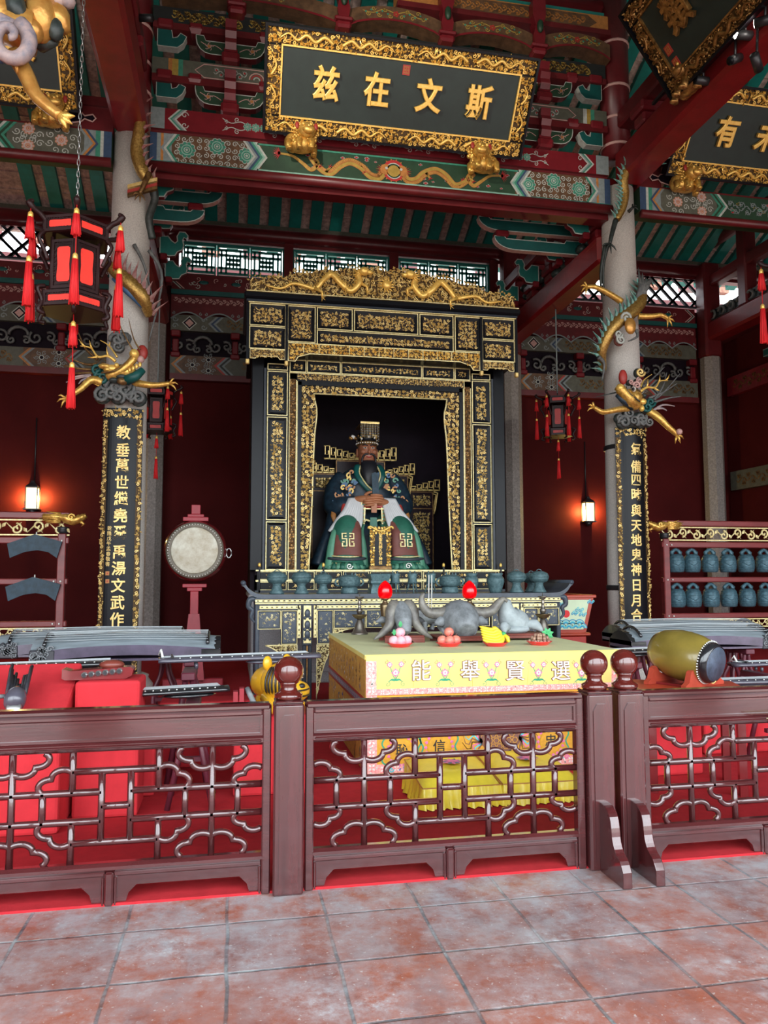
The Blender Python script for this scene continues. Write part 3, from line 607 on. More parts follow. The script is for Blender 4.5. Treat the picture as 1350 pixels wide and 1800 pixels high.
# curved moon beams over the top
for k, (x0, x1, nm) in enumerate(((-1.05, 1.33, 'above the left end of the central plaque'), (1.5, 2.83, 'above the middle of the central plaque'), (2.98, 4.22, 'above the right end of the central plaque'), (4.4, 5.45, 'beside the tilted side plaque'))):
    t = Thing('moon_beam', 'curved brown painted beam with a flower spray, ' + nm, 'beam', ((x0 + x1) / 2, YB, 9.2), world=True, group='curved moon beams')
    m = MB(); n = 12; up = [(x0 + (x1 - x0) * q / n, 9.44 + .12 * sin(pi * q / n) ** .8) for q in range(n + 1)]; lo = [(x0 + (x1 - x0) * q / n, 9.20 + .15 * sin(pi * q / n) ** .7) for q in range(n + 1)]
    m.prism(lo + up[::-1], YB - .05, YB + .2, 'brown_paint'); m.ribbon([(a, b + .012) for a, b in lo], .03, YB - .053, 'red_block')
    t.part('body', m); m = MB(); y = YB - .054; c = (x0 + x1) / 2; zc = 9.45; h = min(.42, (x1 - x0) * .32)
    for s in (-1, 1):
        m.ribbon(smooth([(c, zc), (c + s * h * .4, zc + .05), (c + s * h * .8, zc - .02), (c + s * h * 1.15, zc + .0)], 5), [.014] * 15 + [0], y, 'p_gold')
        for q in range(5): m.ribbon(spiral((c + s * h * (.2 + .19 * q), zc + (.045 if q % 2 else -.04)), .036, 1.2, 0, 9, s), .012, y, 'p_gold'); m.disc((c + s * h * (.28 + .19 * q), zc + (.02 if q % 2 else -.015)), .016, y - .001, 'p_green', 6)
    for q in range(5): m.disc((c + .028 * cos(q * 1.257), zc + .028 * sin(q * 1.257)), .02, y - .002, 'seal_red', 7)
    t.part('flower_spray', m)
for k, x in enumerate((-.06, 1.41, 2.91, 4.31)):
    t = Thing('beam_post', 'red stepped post carrying the curved moon beams, %s of four from the drum side' % ORD[k], 'post', (x, YB, 9.1), group='red posts of the moon beams')
    m = MB(); m.box(-.11, .11, -.12, .1, .02, .12, 'red_block', .03); m.box(-.13, .13, -.14, .1, .12, .17, 'red_block', .02); t.part('base_block', m)
    m = MB(); m.prism([(-.07, .17), (.07, .17), (.09, .3), (.06, .45), (.10, .62), (.10, .85), (-.10, .85), (-.10, .62), (-.06, .45), (-.09, .3)], -.11, .08, 'red_block'); t.part('shaft', m)
    m = MB(); m.ell((0, -.13, .42), (.05, .05, .1), 'green_dark', 8, 6); t.part('boss', m)
t = Thing('painted_beam', 'broad ochre and brown beam at the top edge right of the central plaque', 'beam', (4.2, YB, 9.6), world=True)
m = MB(); m.box(2.2, 5.5, YB + .05, YB + .3, 9.72, 9.97, 'p_orange'); m.box(2.2, 5.5, YB, YB + .3, 9.64, 9.72, 'red_lacquer'); t.part('board', m)
m = MB(); m.quad([(2.9, YB + .046, 9.74), (5.15, YB + .046, 9.74), (5.3, YB + .046, 9.845), (5.15, YB + .046, 9.95), (2.9, YB + .046, 9.95)], 'brown_paint'); vine_band(m, 2.95, 5.1, 9.76, 9.93, YB + .044, 'p_orange', RNG, .012, .14); t.part('painted_panel', m)
t = Thing('round_purlin', 'round red purlin across the very top of the column line', 'purlin', (AX, YB + .3, 10.1), world=True); m = MB(); m.tube([(-1.2, YB + .25, 10.2), (5.5, YB + .25, 10.2)], .15, 'red_lacquer', 12); t.part('log', m); m = MB(); m.box(-1.2, 5.5, YB + .1, YB + .2, 9.98, 10.06, 'teal_light'); t.part('fillet', m)

# bracket sets of the column line
def boat(hw, h, t0=.05):
    """Outline of a boat-shaped bracket arm: flat top, curved up ends."""
    up = [(-hw, h), (-hw + .10, h), (-hw + .13, h * .72), (hw - .13, h * .72), (hw - .10, h), (hw, h)]
    lo = [(hw * (1 - .0), h * .8)] + [(hw - (hw * .42) * (1 - cos(a)), h * .8 - (h * .8) * sin(a)) for a in (pi / 8, pi / 4, 3 * pi / 8, pi / 2)]
    return up + lo + [(-x, z) for x, z in lo[::-1]]
def bracket(name, x, z, y, hw, h, thk, label, group, arm_m='green_dark', deco=True, post=True):
    t = Thing(name, label, 'bracket', (x, y, z), group=group)
    p = boat(hw, h); m = MB(); m.prism(p, -thk / 2, thk / 2, arm_m, 'p_white' if not deco else 'red_lacquer'); m.ribbon([(a * .985, b * .97 + .004) for a, b in p], .012, -thk / 2 - .003, 'p_white', True)
    if deco:
        for s in (-1, 1):
            c0 = s * hw * .62
            for q in range(5): a = q * 1.257; m.ribbon(spiral((c0 + .03 * cos(a) + s * .0, h * .42 + .03 * sin(a)), .028, .8, a, 7), .008, -thk / 2 - .004, 'p_pink')
            m.ribbon(smooth([(s * hw * .25, h * .3), (s * hw * .45, h * .5), (c0, h * .42), (s * hw * .85, h * .62)], 4), .009, -thk / 2 - .004, 'p_pink'); m.disc((c0, h * .42), .022, -thk / 2 - .005, 'p_orange', 7)
    t.part('arm', m)
    for s in (-1, 1):
        m = MB(); b = .085; m.box(s * hw - b, s * hw + b, -.1, .1, h + .06, h + .15, 'red_block', .02); m.add([(s * hw - b, -.1, h + .06), (s * hw + b, -.1, h + .06), (s * hw + b, .1, h + .06), (s * hw - b, .1, h + .06), (s * hw - b * .7, -.07, h), (s * hw + b * .7, -.07, h), (s * hw + b * .7, .07, h), (s * hw - b * .7, .07, h)], [(0, 3, 2, 1), (4, 5, 6, 7), (1, 5, 4, 0), (2, 6, 5, 1), (3, 7, 6, 2), (0, 4, 7, 3)], 'red_block')
        t.part('bearing_block', m)
    if post:
        m = MB(); m.box(-.12, .12, -.17, .1, -.12, .02, 'red_block', .03); m.box(-.09, .09, -.13, .1, .02, .07, 'red_block'); t.part('base_block', m)
        m = MB(); prof = [(0, .05), (-.14, .05), (-.19, .12), (-.16, .2), (-.20, .28), (-.15, .36), (-.18, .46), (0, .46)]
        vs = []; fs = []
        for sx in (-.075, .075): vs += [(sx, py, pz) for py, pz in prof]
        k = len(prof); fs = [tuple(range(k)), tuple(range(2 * k - 1, k - 1, -1))] + [(i, i + k, (i + 1) % k + k, (i + 1) % k) for i in range(k)]
        m.add(vs, fs, 'red_block'); t.part('corbel', m)
    return t
for zz, tier in ((7.75, 'lower'), (8.47, 'upper')):
    for x, side in ((-.13, 'left column side of the plaque'), (4.40, 'right column side of the plaque')):
        bracket('bracket_set', x, zz + .1, YB + .1, .47, .26, .12, 'red and green bracket set, %s tier, %s' % (tier, side), 'bracket sets above the dragon beam')
    for x, side, d in ((-1.1, 'beside the left column', 1), (5.35, 'beside the right column', -1)):
        t = Thing('cloud_bracket', 'teal cloud-ended bracket arm of the %s tier %s' % (tier, side), 'bracket', (x, YB + .12, zz + .1), group='teal cloud brackets beside the columns')
        m = MB(); p = [(0, .05), (.26, .05), (.34, .12), (.38, .22), (.30, .26), (.26, .2), (.2, .18), (.18, .3), (0, .3)]; p = [(d * a, b) for a, b in p]; m.prism(p, -.06, .06, 'teal', 'p_white'); m.ribbon(p, .012, -.064, 'p_white', True); t.part('arm', m)
        m = MB(); m.box(min(d * .0, d * .2), max(d * .0, d * .2), -.12, .1, .3, .42, 'red_block', .02); t.part('bearing_block', m)

# ---------------------------------------------------------------- side bays of the column line
def bay_beam(x0, x1, label, rng):
    t = Thing('painted_beam', label, 'beam', ((x0 + x1) / 2, YB, 6.8), world=True)
    z0, z1 = 6.93, 7.30; y = YB - .002; m = MB(); m.box(x0, x1, YB, YB + .34, z0, z1, 'green_dark'); t.part('board', m); m = MB()
    L = x1 - x0; e0 = x0 if x0 > 2 else x1; d = 1 if x0 > 2 else -1; zc = (z0 + z1) / 2
    for a, b, c in ((0, .10, 'p_blue'), (.10, .14, 'p_white'), (.14, .20, 'p_green'), (.20, .38, 'p_grey')): xs = sorted((e0 + d * a, e0 + d * b)); m.quad([(xs[0], y, z0), (xs[1], y, z0), (xs[1], y, z1), (xs[0], y, z1)], c)
    xs = sorted((e0 + d * .34, e0 + d * 1.28)); m.quad([(xs[0], y - .001, z0), (xs[1], y - .001, z0), (xs[1], y - .001, z1), (xs[0], y - .001, z1)], 'grey_green')
    for cx, cz in ((.62, zc), (1.02, z0 + .07), (1.02, z1 - .07)):
        c = (e0 + d * cx, cz); rosette(m, c, .085, y - .006, ('p_pink', 'p_white', 'p_orange'), 9)
        for q in range(8):
            a = q * pi / 4 + .3; cc = (c[0] + .15 * cos(a), c[1] + .15 * sin(a))
            if z0 + .03 < cc[1] < z1 - .03: m.ribbon(spiral(cc, .052, 1.3, a, 11), .012, y - .004, 'p_white')
    chevrons(m, e0 + d * .30, z0, z1, y - .006, d, ('p_blue', 'p_orange', 'p_grey'), .035, -.14); chevrons(m, e0 + d * 1.16, z0, z1, y - .006, d, ('p_green', 'green_dark', 'p_green', 'p_white'), .04, .15)
    xs = sorted((e0 + d * 1.45, e0 + d * min(2.9, L - .1)))
    for k in range(16): cloudlet(m, (rng.uniform(*xs), zc + rng.uniform(-.09, .09)), rng.uniform(.03, .05), y - .003, rng.choice(('p_white', 'p_grey', 'p_pink', 'p_gold')), rng.choice(('p_red', 'green_dark', 'p_green')))
    vine_band(m, xs[0], xs[1], zc - .13, zc + .13, y - .006, 'p_grey', rng, .012, .2); t.part('painted_scroll', m)
    m = MB(); m.tube([(x0, YB - .02, 6.87), (x1, YB - .02, 6.87)], .062, 'red_lacquer', 10); t.part('lower_moulding', m)
    m = MB(); m.box(x0, x1, YB + .06, YB + .3, 7.30, 7.36, 'red_lacquer'); m.box(x0, x1, YB + .06, YB + .3, 7.68, 7.8, 'red_lacquer'); t.part('rail', m)
    # plate with a cloud-shaped opening beside the column
    m = MB(); xs = sorted((e0, e0 + d * .42)); m.box(xs[0], xs[1], YB + .1, YB + .2, 7.36, 7.68, 'red_lacquer')
    p = [(e0 + d * a, b) for a, b in ((.62, 7.68), (.5, 7.6), (.4, 7.57), (.36, 7.53), (.26, 7.56), (.22, 7.51), (.26, 7.46), (.36, 7.49), (.4, 7.45), (.52, 7.42), (.62, 7.37))]
    m.ribbon(p, .02, YB + .08, 'p_pink'); m.prism(p, YB + .09, YB + .1, 'inner_dark'); t.part('cloud_plate', m)
bay_beam(-6.1, -1.64, 'painted green beam with swirling flowers in the bay of the large palace lantern', RNG)
bay_beam(5.9, 10.3, 'painted green beam with swirling flowers under the plaque reading you wei', RNG)

# depth beams from the columns towards the front
def depth_beam(x, w, label):
    t = Thing('cross_beam', label, 'beam', (x, 7, 7.3)); m = MB(); m.box(-w / 2, w / 2, -4.2, 3.25, .02, .50, 'red_beam', .05); t.part('timber', m)
    m = MB(); m.box(-w * .3, w * .3, -4.2, 3.2, .50, .56, 'red_lacquer'); m.box(-w * .42, w * .42, -4.2, 3.2, .86, 1.12, 'red_lacquer', .03); t.part('upper_timber', m)
    for k in range(4):
        m = MB(); yy = 2.6 - k * .8; m.box(-w * .4, w * .4, yy - .14, yy + .14, .56, .72, 'red_block', .03); m.box(-w * .5, w * .5, yy - .18, yy + .18, .72, .87, 'red_block', .03); t.part('bearing_block', m)
    return t
depth_beam(-1.40, .44, 'long red cross beam running forward from the left dragon column')
depth_beam(5.74, .44, 'long red cross beam running forward from the right dragon column, below the spotlights')
# stepped timber head on top of each front column
for x, nm in ((-1.40, 'left'), (5.64, 'right')):
    t = Thing('timber_post', 'red round timber head standing on the %s dragon column among the brackets' % nm, 'post', (x, YC, 7.36)); m = MB(); m.lathe([(.22, .44), (.22, 3.1)], 'red_lacquer', 18); t.part('post', m)
    for k, z in enumerate((.58, 1.0, 1.5, 2.2)): m = MB(); m.lathe([(.222, z), (.235, z + .01), (.235, z + .035), (.222, z + .045)], 'p_pink', 18); t.part('ring', m)

# tie beams from the front columns back to the rear pillars, with bracket blocks and teal scroll ends
def scroll_end(d, s=1.0):
    """Teal cloud scroll outline; d=-1 points to -x."""
    p = [(0, -.02), (0, .26), (-.13, .27), (-.18, .20), (-.24, .16), (-.28, .20), (-.27, .28), (-.31, .36), (-.40, .36), (-.45, .30), (-.42, .25), (-.38, .27), (-.36, .22), (-.38, .14), (-.36, .06), (-.28, .02), (-.24, -.05), (-.14, -.06)]
    return [(-d * a * s, b * s) for a, b in p]
def tie(x, label, side, d):
    t = Thing('tie_beam', label, 'beam', (x, 12.6, 6.2)); m = MB(); m.box(-.2, .2, -2.1, 2.2, .02, .46, 'red_beam', .05); t.part('timber', m); m = MB(); m.box(-.17, .17, -2.1, 2.2, 1.12, 1.38, 'red_beam', .04); t.part('upper_timber', m)
    for k in range(5):
        m = MB(); yy = -1.8 + k * .86; m.box(-.16, .16, yy - .16, yy + .16, .47, .62, 'red_block', .03); m.box(-.2, .2, yy - .2, yy + .2, .62, .76, 'red_block', .03); m.box(-.15, .15, yy - .15, yy + .15, .76, 1.12, 'red_block', .03); t.part('bearing_block', m)
        m = MB(); c = yy + .43
        for q in range(7): m.ell((d * .04 + RNG.uniform(-.1, .1), c + RNG.uniform(-.2, .2), .72 + RNG.uniform(-.2, .2)), (.09, .12, .08), 'dragon_dark', 7, 5)
        t.part('carved_infill', m)
    for k in range(4):
        yy = -1.75 + k * 1.02
        o = Thing('scroll_bracket', 'teal cloud scroll bracket on the %s tie beam, %s counted from the dragon column' % (side, ORD[k]), 'bracket', (x + d * .19, 12.6 + yy, 6.83), group='teal scroll brackets of the tie beams')
        p = scroll_end(d); m = MB(); m.prism(p, -.05, .05, 'teal_light', 'red_block'); m.ribbon(p, .018, -.054, 'p_white', True); o.part('scroll', m); m = MB(); m.box(min(0, d * .12), max(0, d * .12), -.1, .1, -.14, -.03, 'red_block', .02); o.part('block', m)
tie(5.56, 'red tie beam from the right dragon column back to the pillar beside the shrine', 'right-hand', -1)
tie(-1.45, 'red tie beam behind the left dragon column', 'left-hand', 1)
# boat brackets below the rafters beside the columns
for (px0, py0, px1, py1, d, nm) in ((262, 335, 388, 400, 1, 'left'), (835, 375, 925, 442, -1, 'right')):
    a = atY(px0, py0, 11.4); b = atY(px1, py1, 11.4); xa = -1.35 if d > 0 else 5.5; L0 = 1.12 if d > 0 else 1.75
    for k, (L, z, nn) in enumerate(((L0, 6.98, 'upper'), (L0 - .26, 6.68, 'lower'))):
        t = Thing('boat_bracket', '%s teal boat-shaped bracket arm below the rafters at the %s column' % (nn, nm), 'bracket', (xa, 11.4, z), group='teal boat brackets under the rafters')
        p = [(0, .0)] + [(L - .34 + .34 * sin(q * pi / 10), .20 * (1 - cos(q * pi / 10))) for q in range(6)] + [(L - .16, .21), (L - .2, .17), (.3, .17), (.27, .22), (0, .22)]; p = [(d * u, v) for u, v in p]
        m = MB(); m.prism(p, -.06, .06, 'teal', 'p_pink'); m.ribbon(p, .014, -.064, 'p_white', True); t.part('arm', m)
        m = MB(); xs = sorted((d * (L - .02), d * (L - .24))); m.box(xs[0], xs[1], -.1, .1, .20, .30, 'red_block', .02); t.part('bearing_block', m)
t = Thing('purlin', 'round dark red purlin between the rafters and the fretwork windows', 'purlin', (AX, YW - .1, 8.0), world=True)
m = MB(); m.tube([(-9.9, YW - .12, 8.20), (14.4, YW - .12, 8.20)], .13, 'red_lacquer', 14); t.part('log', m); m = MB(); m.box(-9.9, 14.4, YW - .2, YW, 8.30, 8.38, 'grey_green'); t.part('fillet', m)

# ---------------------------------------------------------------- lattice windows over the back wall
mb = MB()
for x in (-4.6, -3.35, -1.2, 1.0, 3.14, 5.28, 6.5, 10.18): mb.box(x - .09, x + .09, YW - .12, YW + .1, 7.30, 8.15, 'red_lacquer')
mb.box(-9.9, 14.4, YW - .08, YW + .1, 8.02, 8.12, 'red_lacquer'); struct('trim_3', mb, 'dark red posts and rail between the lattice windows', cat='trim')
def fret(m, x0, x1, z0, z1, y, mm):
    dx, dz = x1 - x0, z1 - z0
    def R(u0, u1, v0, v1): m.box(x0 + u0 * dx, x0 + u1 * dx, y, y + .04, z0 + v0 * dz, z0 + v1 * dz, mm)
    frame_rect(m, x0, x1, z0, z1, .03, y, y + .04, mm)
    for v in (.12, .29, .71, .87): R(.05, .95, v - .036, v + .036)
    for u in (.13, .28, .72, .87): R(u - .032, u + .032, .12, .88)
    for v in (.43, .57): R(.29, .71, v - .04, v + .04)
    for u in (.39, .5, .61): R(u - .026, u + .026, .30, .70)
def fret_window(n, x0, x1, units, label):
    o = bpy.data.objects.new('window_%d' % n, None); COL.objects.link(o); o.location = (x0, YW - .05, 7.3); tag(o, label, 'window', None, 'structure')
    m = MB(); frame_rect(m, 0, x1 - x0, 0, .70, .035, 0, .07, 'teal_light'); m.build('window_frame', o)
    w = (x1 - x0 - .07) / units
    for k in range(units): m = MB(); fret(m, .035 + k * w + .012, .035 + (k + 1) * w - .012, .035, .665, .012, 'teal_light'); m.build('fretwork', o)
fret_window(1, -1.08, .92, 3, 'teal fretwork window nearest the left dragon column'); fret_window(2, 1.09, 3.05, 3, 'teal fretwork window above the shrine crest'); fret_window(3, 3.22, 5.19, 3, 'teal fretwork window beside the right tie beam')
def weave_window(n, x0, x1, z0, z1, label):
    o = bpy.data.objects.new('window_%d' % n, None); COL.objects.link(o); o.location = (x0, YW - .05, z0); tag(o, label, 'window', None, 'structure')
    W_, H_ = x1 - x0, z1 - z0; m = MB(); frame_rect(m, 0, W_, 0, H_, .04, 0, .07, 'lacquer_grey'); m.build('window_frame', o)
    m = MB(); s = .27; k = -20
    def seg(ax, az, bx, bz):
        # clip to the frame
        dx, dz = bx - ax, bz - az; t0, t1 = 0.0, 1.0
        for p, q in ((-dx, ax - .03), (dx, W_ - .03 - ax), (-dz, az - .03), (dz, H_ - .03 - az)):
            if abs(p) < 1e-9:
                if q < 0: return
            else:
                r = q / p
                if p < 0: t0 = max(t0, r)
                else: t1 = min(t1, r)
        if t0 < t1: m.tube([(ax + dx * t0, .035, az + dz * t0), (ax + dx * t1, .035, az + dz * t1)], .036, 'lacquer_grey', 4, True, smooth=False)
    for i in range(-8, 18):
        for j in range(-1, 6):
            ox, oz = i * s, j * s
            if (i + j) % 2 == 0: seg(ox - s, oz + s, ox + s, oz - s); seg(ox - s + .13, oz + s + .13, ox + s + .13 - .26, oz - s + .13 + .26)
            else: seg(ox - s, oz - s, ox + s, oz + s)
    m.build('woven_lattice', o)
weave_window(4, 6.62, 7.95, 7.38, 7.98, 'diagonal lattice window left of the right dragon column'); weave_window(5, 7.95, 10.08, 7.38, 8.06, 'diagonal lattice window right of the right dragon column'); weave_window(6, -4.5, -3.45, 7.40, 8.14, 'diagonal lattice window behind the large palace lantern')

# ---------------------------------------------------------------- painted and carved friezes under the windows
def frieze(x0, x1, nm, rng, dim=1):
    y = YW - .12
    t = Thing('painted_lintel', 'dark red lintel with pale painted sprays, ' + nm, 'lintel', ((x0 + x1) / 2, y, 6.9), world=True)
    m = MB(); m.box(x0, x1, y, YW, 7.0, 7.32, 'red_lacquer'); t.part('board', m); m = MB()
    for xx, d in ((x0 + .16, 1), (x1 - .16, -1)): chevrons(m, xx, 7.02, 7.30, y - .003, d, ('p_white', 'black_paint', 'p_pink'), .03, -.16)
    k = max(2, int((x1 - x0) / .75))
    for q in range(k):
        c = (x0 + .3 + (x1 - x0 - .6) * (q + .5) / k, 7.16)
        for s in range(7): m.ribbon(spiral((c[0] + rng.uniform(-.25, .25), c[1] + rng.uniform(-.08, .08)), rng.uniform(.03, .06), 1, rng.uniform(0, 6), 9, rng.choice((-1, 1))), .012, y - .003, rng.choice(('p_pink', 'p_white', 'p_pink')))
        m.ell((c[0], y - .004, c[1]), (.1, .003, .04), 'teal', 8, 4)
    t.part('painted_spray', m); m = MB(); m.box(x0, x1, y - .06, YW, 6.89, 6.98, 'teal'); t.part('moulding', m)
    t = Thing('carved_valance', 'scalloped carved valance with pale scrolls, ' + nm, 'valance', ((x0 + x1) / 2, y, 6.5), world=True)
    m = MB(); m.box(x0, x1, y, YW, 6.66, 6.89, 'red_lacquer'); n = max(2, round((x1 - x0) / .62)); w = (x1 - x0) / n
    for q in range(n):
        a = x0 + q * w; p = [(a, 6.67)] + [(a + w * j / 8, 6.50 + .09 * (abs(j - 4) / 4) ** 2 * (-1) + .05 * sin(pi * j / 8)) for j in range(9)] + [(a + w, 6.67)]
        m.prism(p, y - .02, y + .02, 'red_lacquer'); m.ribbon(p[1:-1], .026, y - .024, 'p_grey')
        for s in (-1, 1): m.ribbon(spiral((a + w / 2 + s * w * .42, 6.52), .035, 1.2, pi / 2, 9, s), .014, y - .025, 'p_grey')
    t.part('board', m); m = MB(); vine_band(m, x0 + .05, x1 - .05, 6.72, 6.86, y - .004, 'p_pink', rng, .010, .13); t.part('painted_scroll', m)
    t = Thing('painted_beam', 'grey beam with diamond medallions, ' + nm, 'beam', ((x0 + x1) / 2, y, 6.2), world=True)
    m = MB(); m.box(x0, x1, y, YW, 6.19, 6.50, 'grey_green'); t.part('board', m); m = MB(); yy = y - .003; n = max(1, round((x1 - x0) / 1.9))
    for q in range(n):
        c = x0 + .35 + q * 1.9
        for s, cc in ((.14, 'p_white'), (.115, 'inner_dark'), (.08, 'p_pink')): m.quad([(c - s, yy, 6.345), (c, yy, 6.345 - s), (c + s, yy, 6.345), (c, yy, 6.345 + s)], cc); yy -= .001
        for d in (-1, 1):
            for s in (-1, 1): m.ribbon(spiral((c + d * .27, 6.345 + s * .07), .06, 1.1, 0, 9, s * d), .022, yy, 'p_grey')
        for d in (1,): chevrons(m, c + .5, 6.2, 6.49, yy, 1, ('p_grey', 'p_blue', 'p_grey'), .05, -.15)
        if c + 1.4 < x1: vine_band(m, c + .7, min(c + 1.5, x1), 6.22, 6.47, yy, 'gold_dim', rng, .014, .16)
    t.part('painted_scroll', m)
    t = Thing('carved_fretwork', 'openwork of large carved cloud scrolls, ' + nm, 'carving', ((x0 + x1) / 2, y, 5.7), world=True)
    m = MB(); m.box(x0, x1, YW - .03, YW, 5.6, 6.19, 'inner_dark')
    n = max(1, round((x1 - x0) / 1.5)); w = (x1 - x0) / n
    for q in range(n):
        c = x0 + (q + .5) * w
        for d in (-1, 1):
            for cx, cz, r, h in ((.30, 5.90, .13, 1), (.13, 5.84, .08, -1), (.55, 5.92, .10, -1), (.66, 5.84, .07, 1)):
                sp = spiral((c + d * cx * w / 1.5, cz), r, 1.25, pi * .7, 14, h * d); m.tube([(a, y + .02, b) for a, b in sp], [.026] * 10 + [.02] * 5, 'cloud_grey', 5, True)
        m.tube([(c + .17 * cos(a), y + .0, 5.93 + .15 * sin(a)) for a in [pi * j / 8 for j in range(9)]], .032, 'cloud_grey', 5)
    t.part('scrollwork', m)
    for q in range(n + 1):
        xx = min(max(x0 + q * w, x0 + .1), x1 - .1); m = MB(); m.box(xx - .09, xx + .09, y - .06, YW, 5.66, 5.76, 'red_block', .02); m.box(xx - .06, xx + .06, y - .04, YW, 5.76, 6.02, 'red_block', .02); m.box(xx - .09, xx + .09, y - .06, YW, 6.06, 6.19, 'red_block', .02); t.part('support_block', m)
    t = Thing('painted_beam', 'lowest painted beam with swirl rosettes, ' + nm, 'beam', ((x0 + x1) / 2, y, 5.2), world=True)
    m = MB(); m.box(x0, x1, y - .02, YW, 5.34, 5.70, 'grey_green'); m.box(x0, x1, y - .05, YW, 5.22, 5.34, 'red_lacquer'); t.part('board', m); m = MB(); yy = y - .023; n = max(1, round((x1 - x0) / 2.4)); w = (x1 - x0) / n
    for q in range(n):
        a = x0 + q * w
        m.quad([(a + .1, yy, 5.34), (a + 1.0, yy, 5.34), (a + 1.0, yy, 5.7), (a + .1, yy, 5.7)], 'brown_paint')
        for cx, cz in ((.42, 5.52), (.72, 5.42), (.72, 5.63)):
            for s in range(6): an = s * pi / 3; m.ribbon(spiral((a + cx + .09 * cos(an), cz + .09 * sin(an)), .045, 1.2, an, 10), .014, yy - .002, 'p_grey')
            m.disc((a + cx, cz), .05, yy - .003, 'p_white', 9); m.disc((a + cx, cz), .032, yy - .004, 'inner_dark', 8)
        chevrons(m, a + .30, 5.35, 5.69, yy - .006, -1, ('p_grey', 'p_orange'), .05, .18); chevrons(m, a + .95, 5.35, 5.69, yy - .005, 1, ('brown_paint', 'seal_red', 'p_grey', 'black_paint', 'p_grey'), .05, -.18)
        if w > 1.9: vine_band(m, a + 1.35, a + w - .1, 5.39, 5.65, yy - .003, 'gold_dim', rng, .016, .2)
    t.part('painted_panel', m)
frieze(-1.24, 1.2, 'between the rear pillar and the shrine', RNG)
frieze(5.78, 9.9, 'between the shrine and the bell rack pillar', RNG)
frieze(-6.2, -1.7, 'behind the large palace lantern', RNG)

# ---------------------------------------------------------------- timber of the right side aisle
XR = 10.2
t = Thing('aisle_beam', 'big dark red beam of the side aisle beside the lantern tassels', 'beam', (XR, 12.4, 6.6), world=True)
m = MB(); m.box(XR - .2, XR + .2, 9.6, 15, 6.55, 6.95, 'red_beam', .05); t.part('timber', m); m = MB(); m.box(XR - .12, XR + .12, 9.6, 15, 7.75, 8.0, 'red_lacquer', .03); t.part('upper_timber', m)
m = MB(); m.tube([(XR, 9.6, 8.75), (XR, 15, 8.75)], .14, 'red_lacquer', 12); t.part('purlin', m)
for yy in (10.4, 12.2, 13.6): m = MB(); m.box(XR - .14, XR + .14, yy - .14, yy + .14, 6.95, 8.7, 'red_lacquer', .03); t.part('strut', m)
m = MB()
for k in range(16): m.tube([(XR - .1, 10 + k * .31 + .1 * cos(a), 7.1 + .09 * sin(a)) for a in [j * .7 for j in range(8)]], .03, 'cloud_grey', 5)
m.box(XR - .06, XR + .06, 9.8, 14.9, 6.95, 7.22, 'dragon_dark')
for k in range(8): m.prism([(0, 0), (.5, 0), (.42, .16), (.25, .24), (.08, .16)], -.05, .05, 'dragon_dark') if False else None
t.part('carved_board', m)
t = Thing('aisle_screen', 'dark timber screen of teal brackets below the aisle beam', 'screen', (XR + .3, 12.4, 3.5), world=True)
m = MB(); m.box(XR + .42, XR + .5, 9.6, 15, 0, 6.6, 'wall_red'); t.part('panelling', m)
for k, (yy, zz, s) in enumerate(((13.6, 5.9, 1.4), (12.6, 5.2, 1.5), (13.4, 4.2, 1.5), (12.0, 4.15, 1.6))):
    m = MB(); p = [(0, 0)] + [(.55 * s + .15 * s * sin(q * pi / 10), .16 * s * (1 - cos(q * pi / 10))) for q in range(6)] + [(.5 * s, .18 * s), (.46 * s, .1 * s), (0, .1 * s)]
    m.X = Matrix.Translation((XR + .35, yy, zz)) @ Matrix.Rotation(-pi / 2, 4, 'Z'); m.prism(p, -.05, .05, 'teal', 'teal_light'); m.ribbon(p, .02, -.055, 'p_grey', True); t.part('bracket_arm', m)
for k, (zz, hh) in enumerate(((5.35, .4), (3.3, .4))):
    m = MB(); m.box(XR + .3, XR + .42, 9.7, 14.8, zz, zz + hh, 'grey_green' if k else 'red_block'); m.X = Matrix.Translation((XR + .3, 14.7, zz)) @ Matrix.Rotation(-pi / 2, 4, 'Z'); vine_band(m, .1, 4.6, .05, hh - .05, -.004, 'gold_dim', RNG, .02, .3); t.part('painted_board', m)
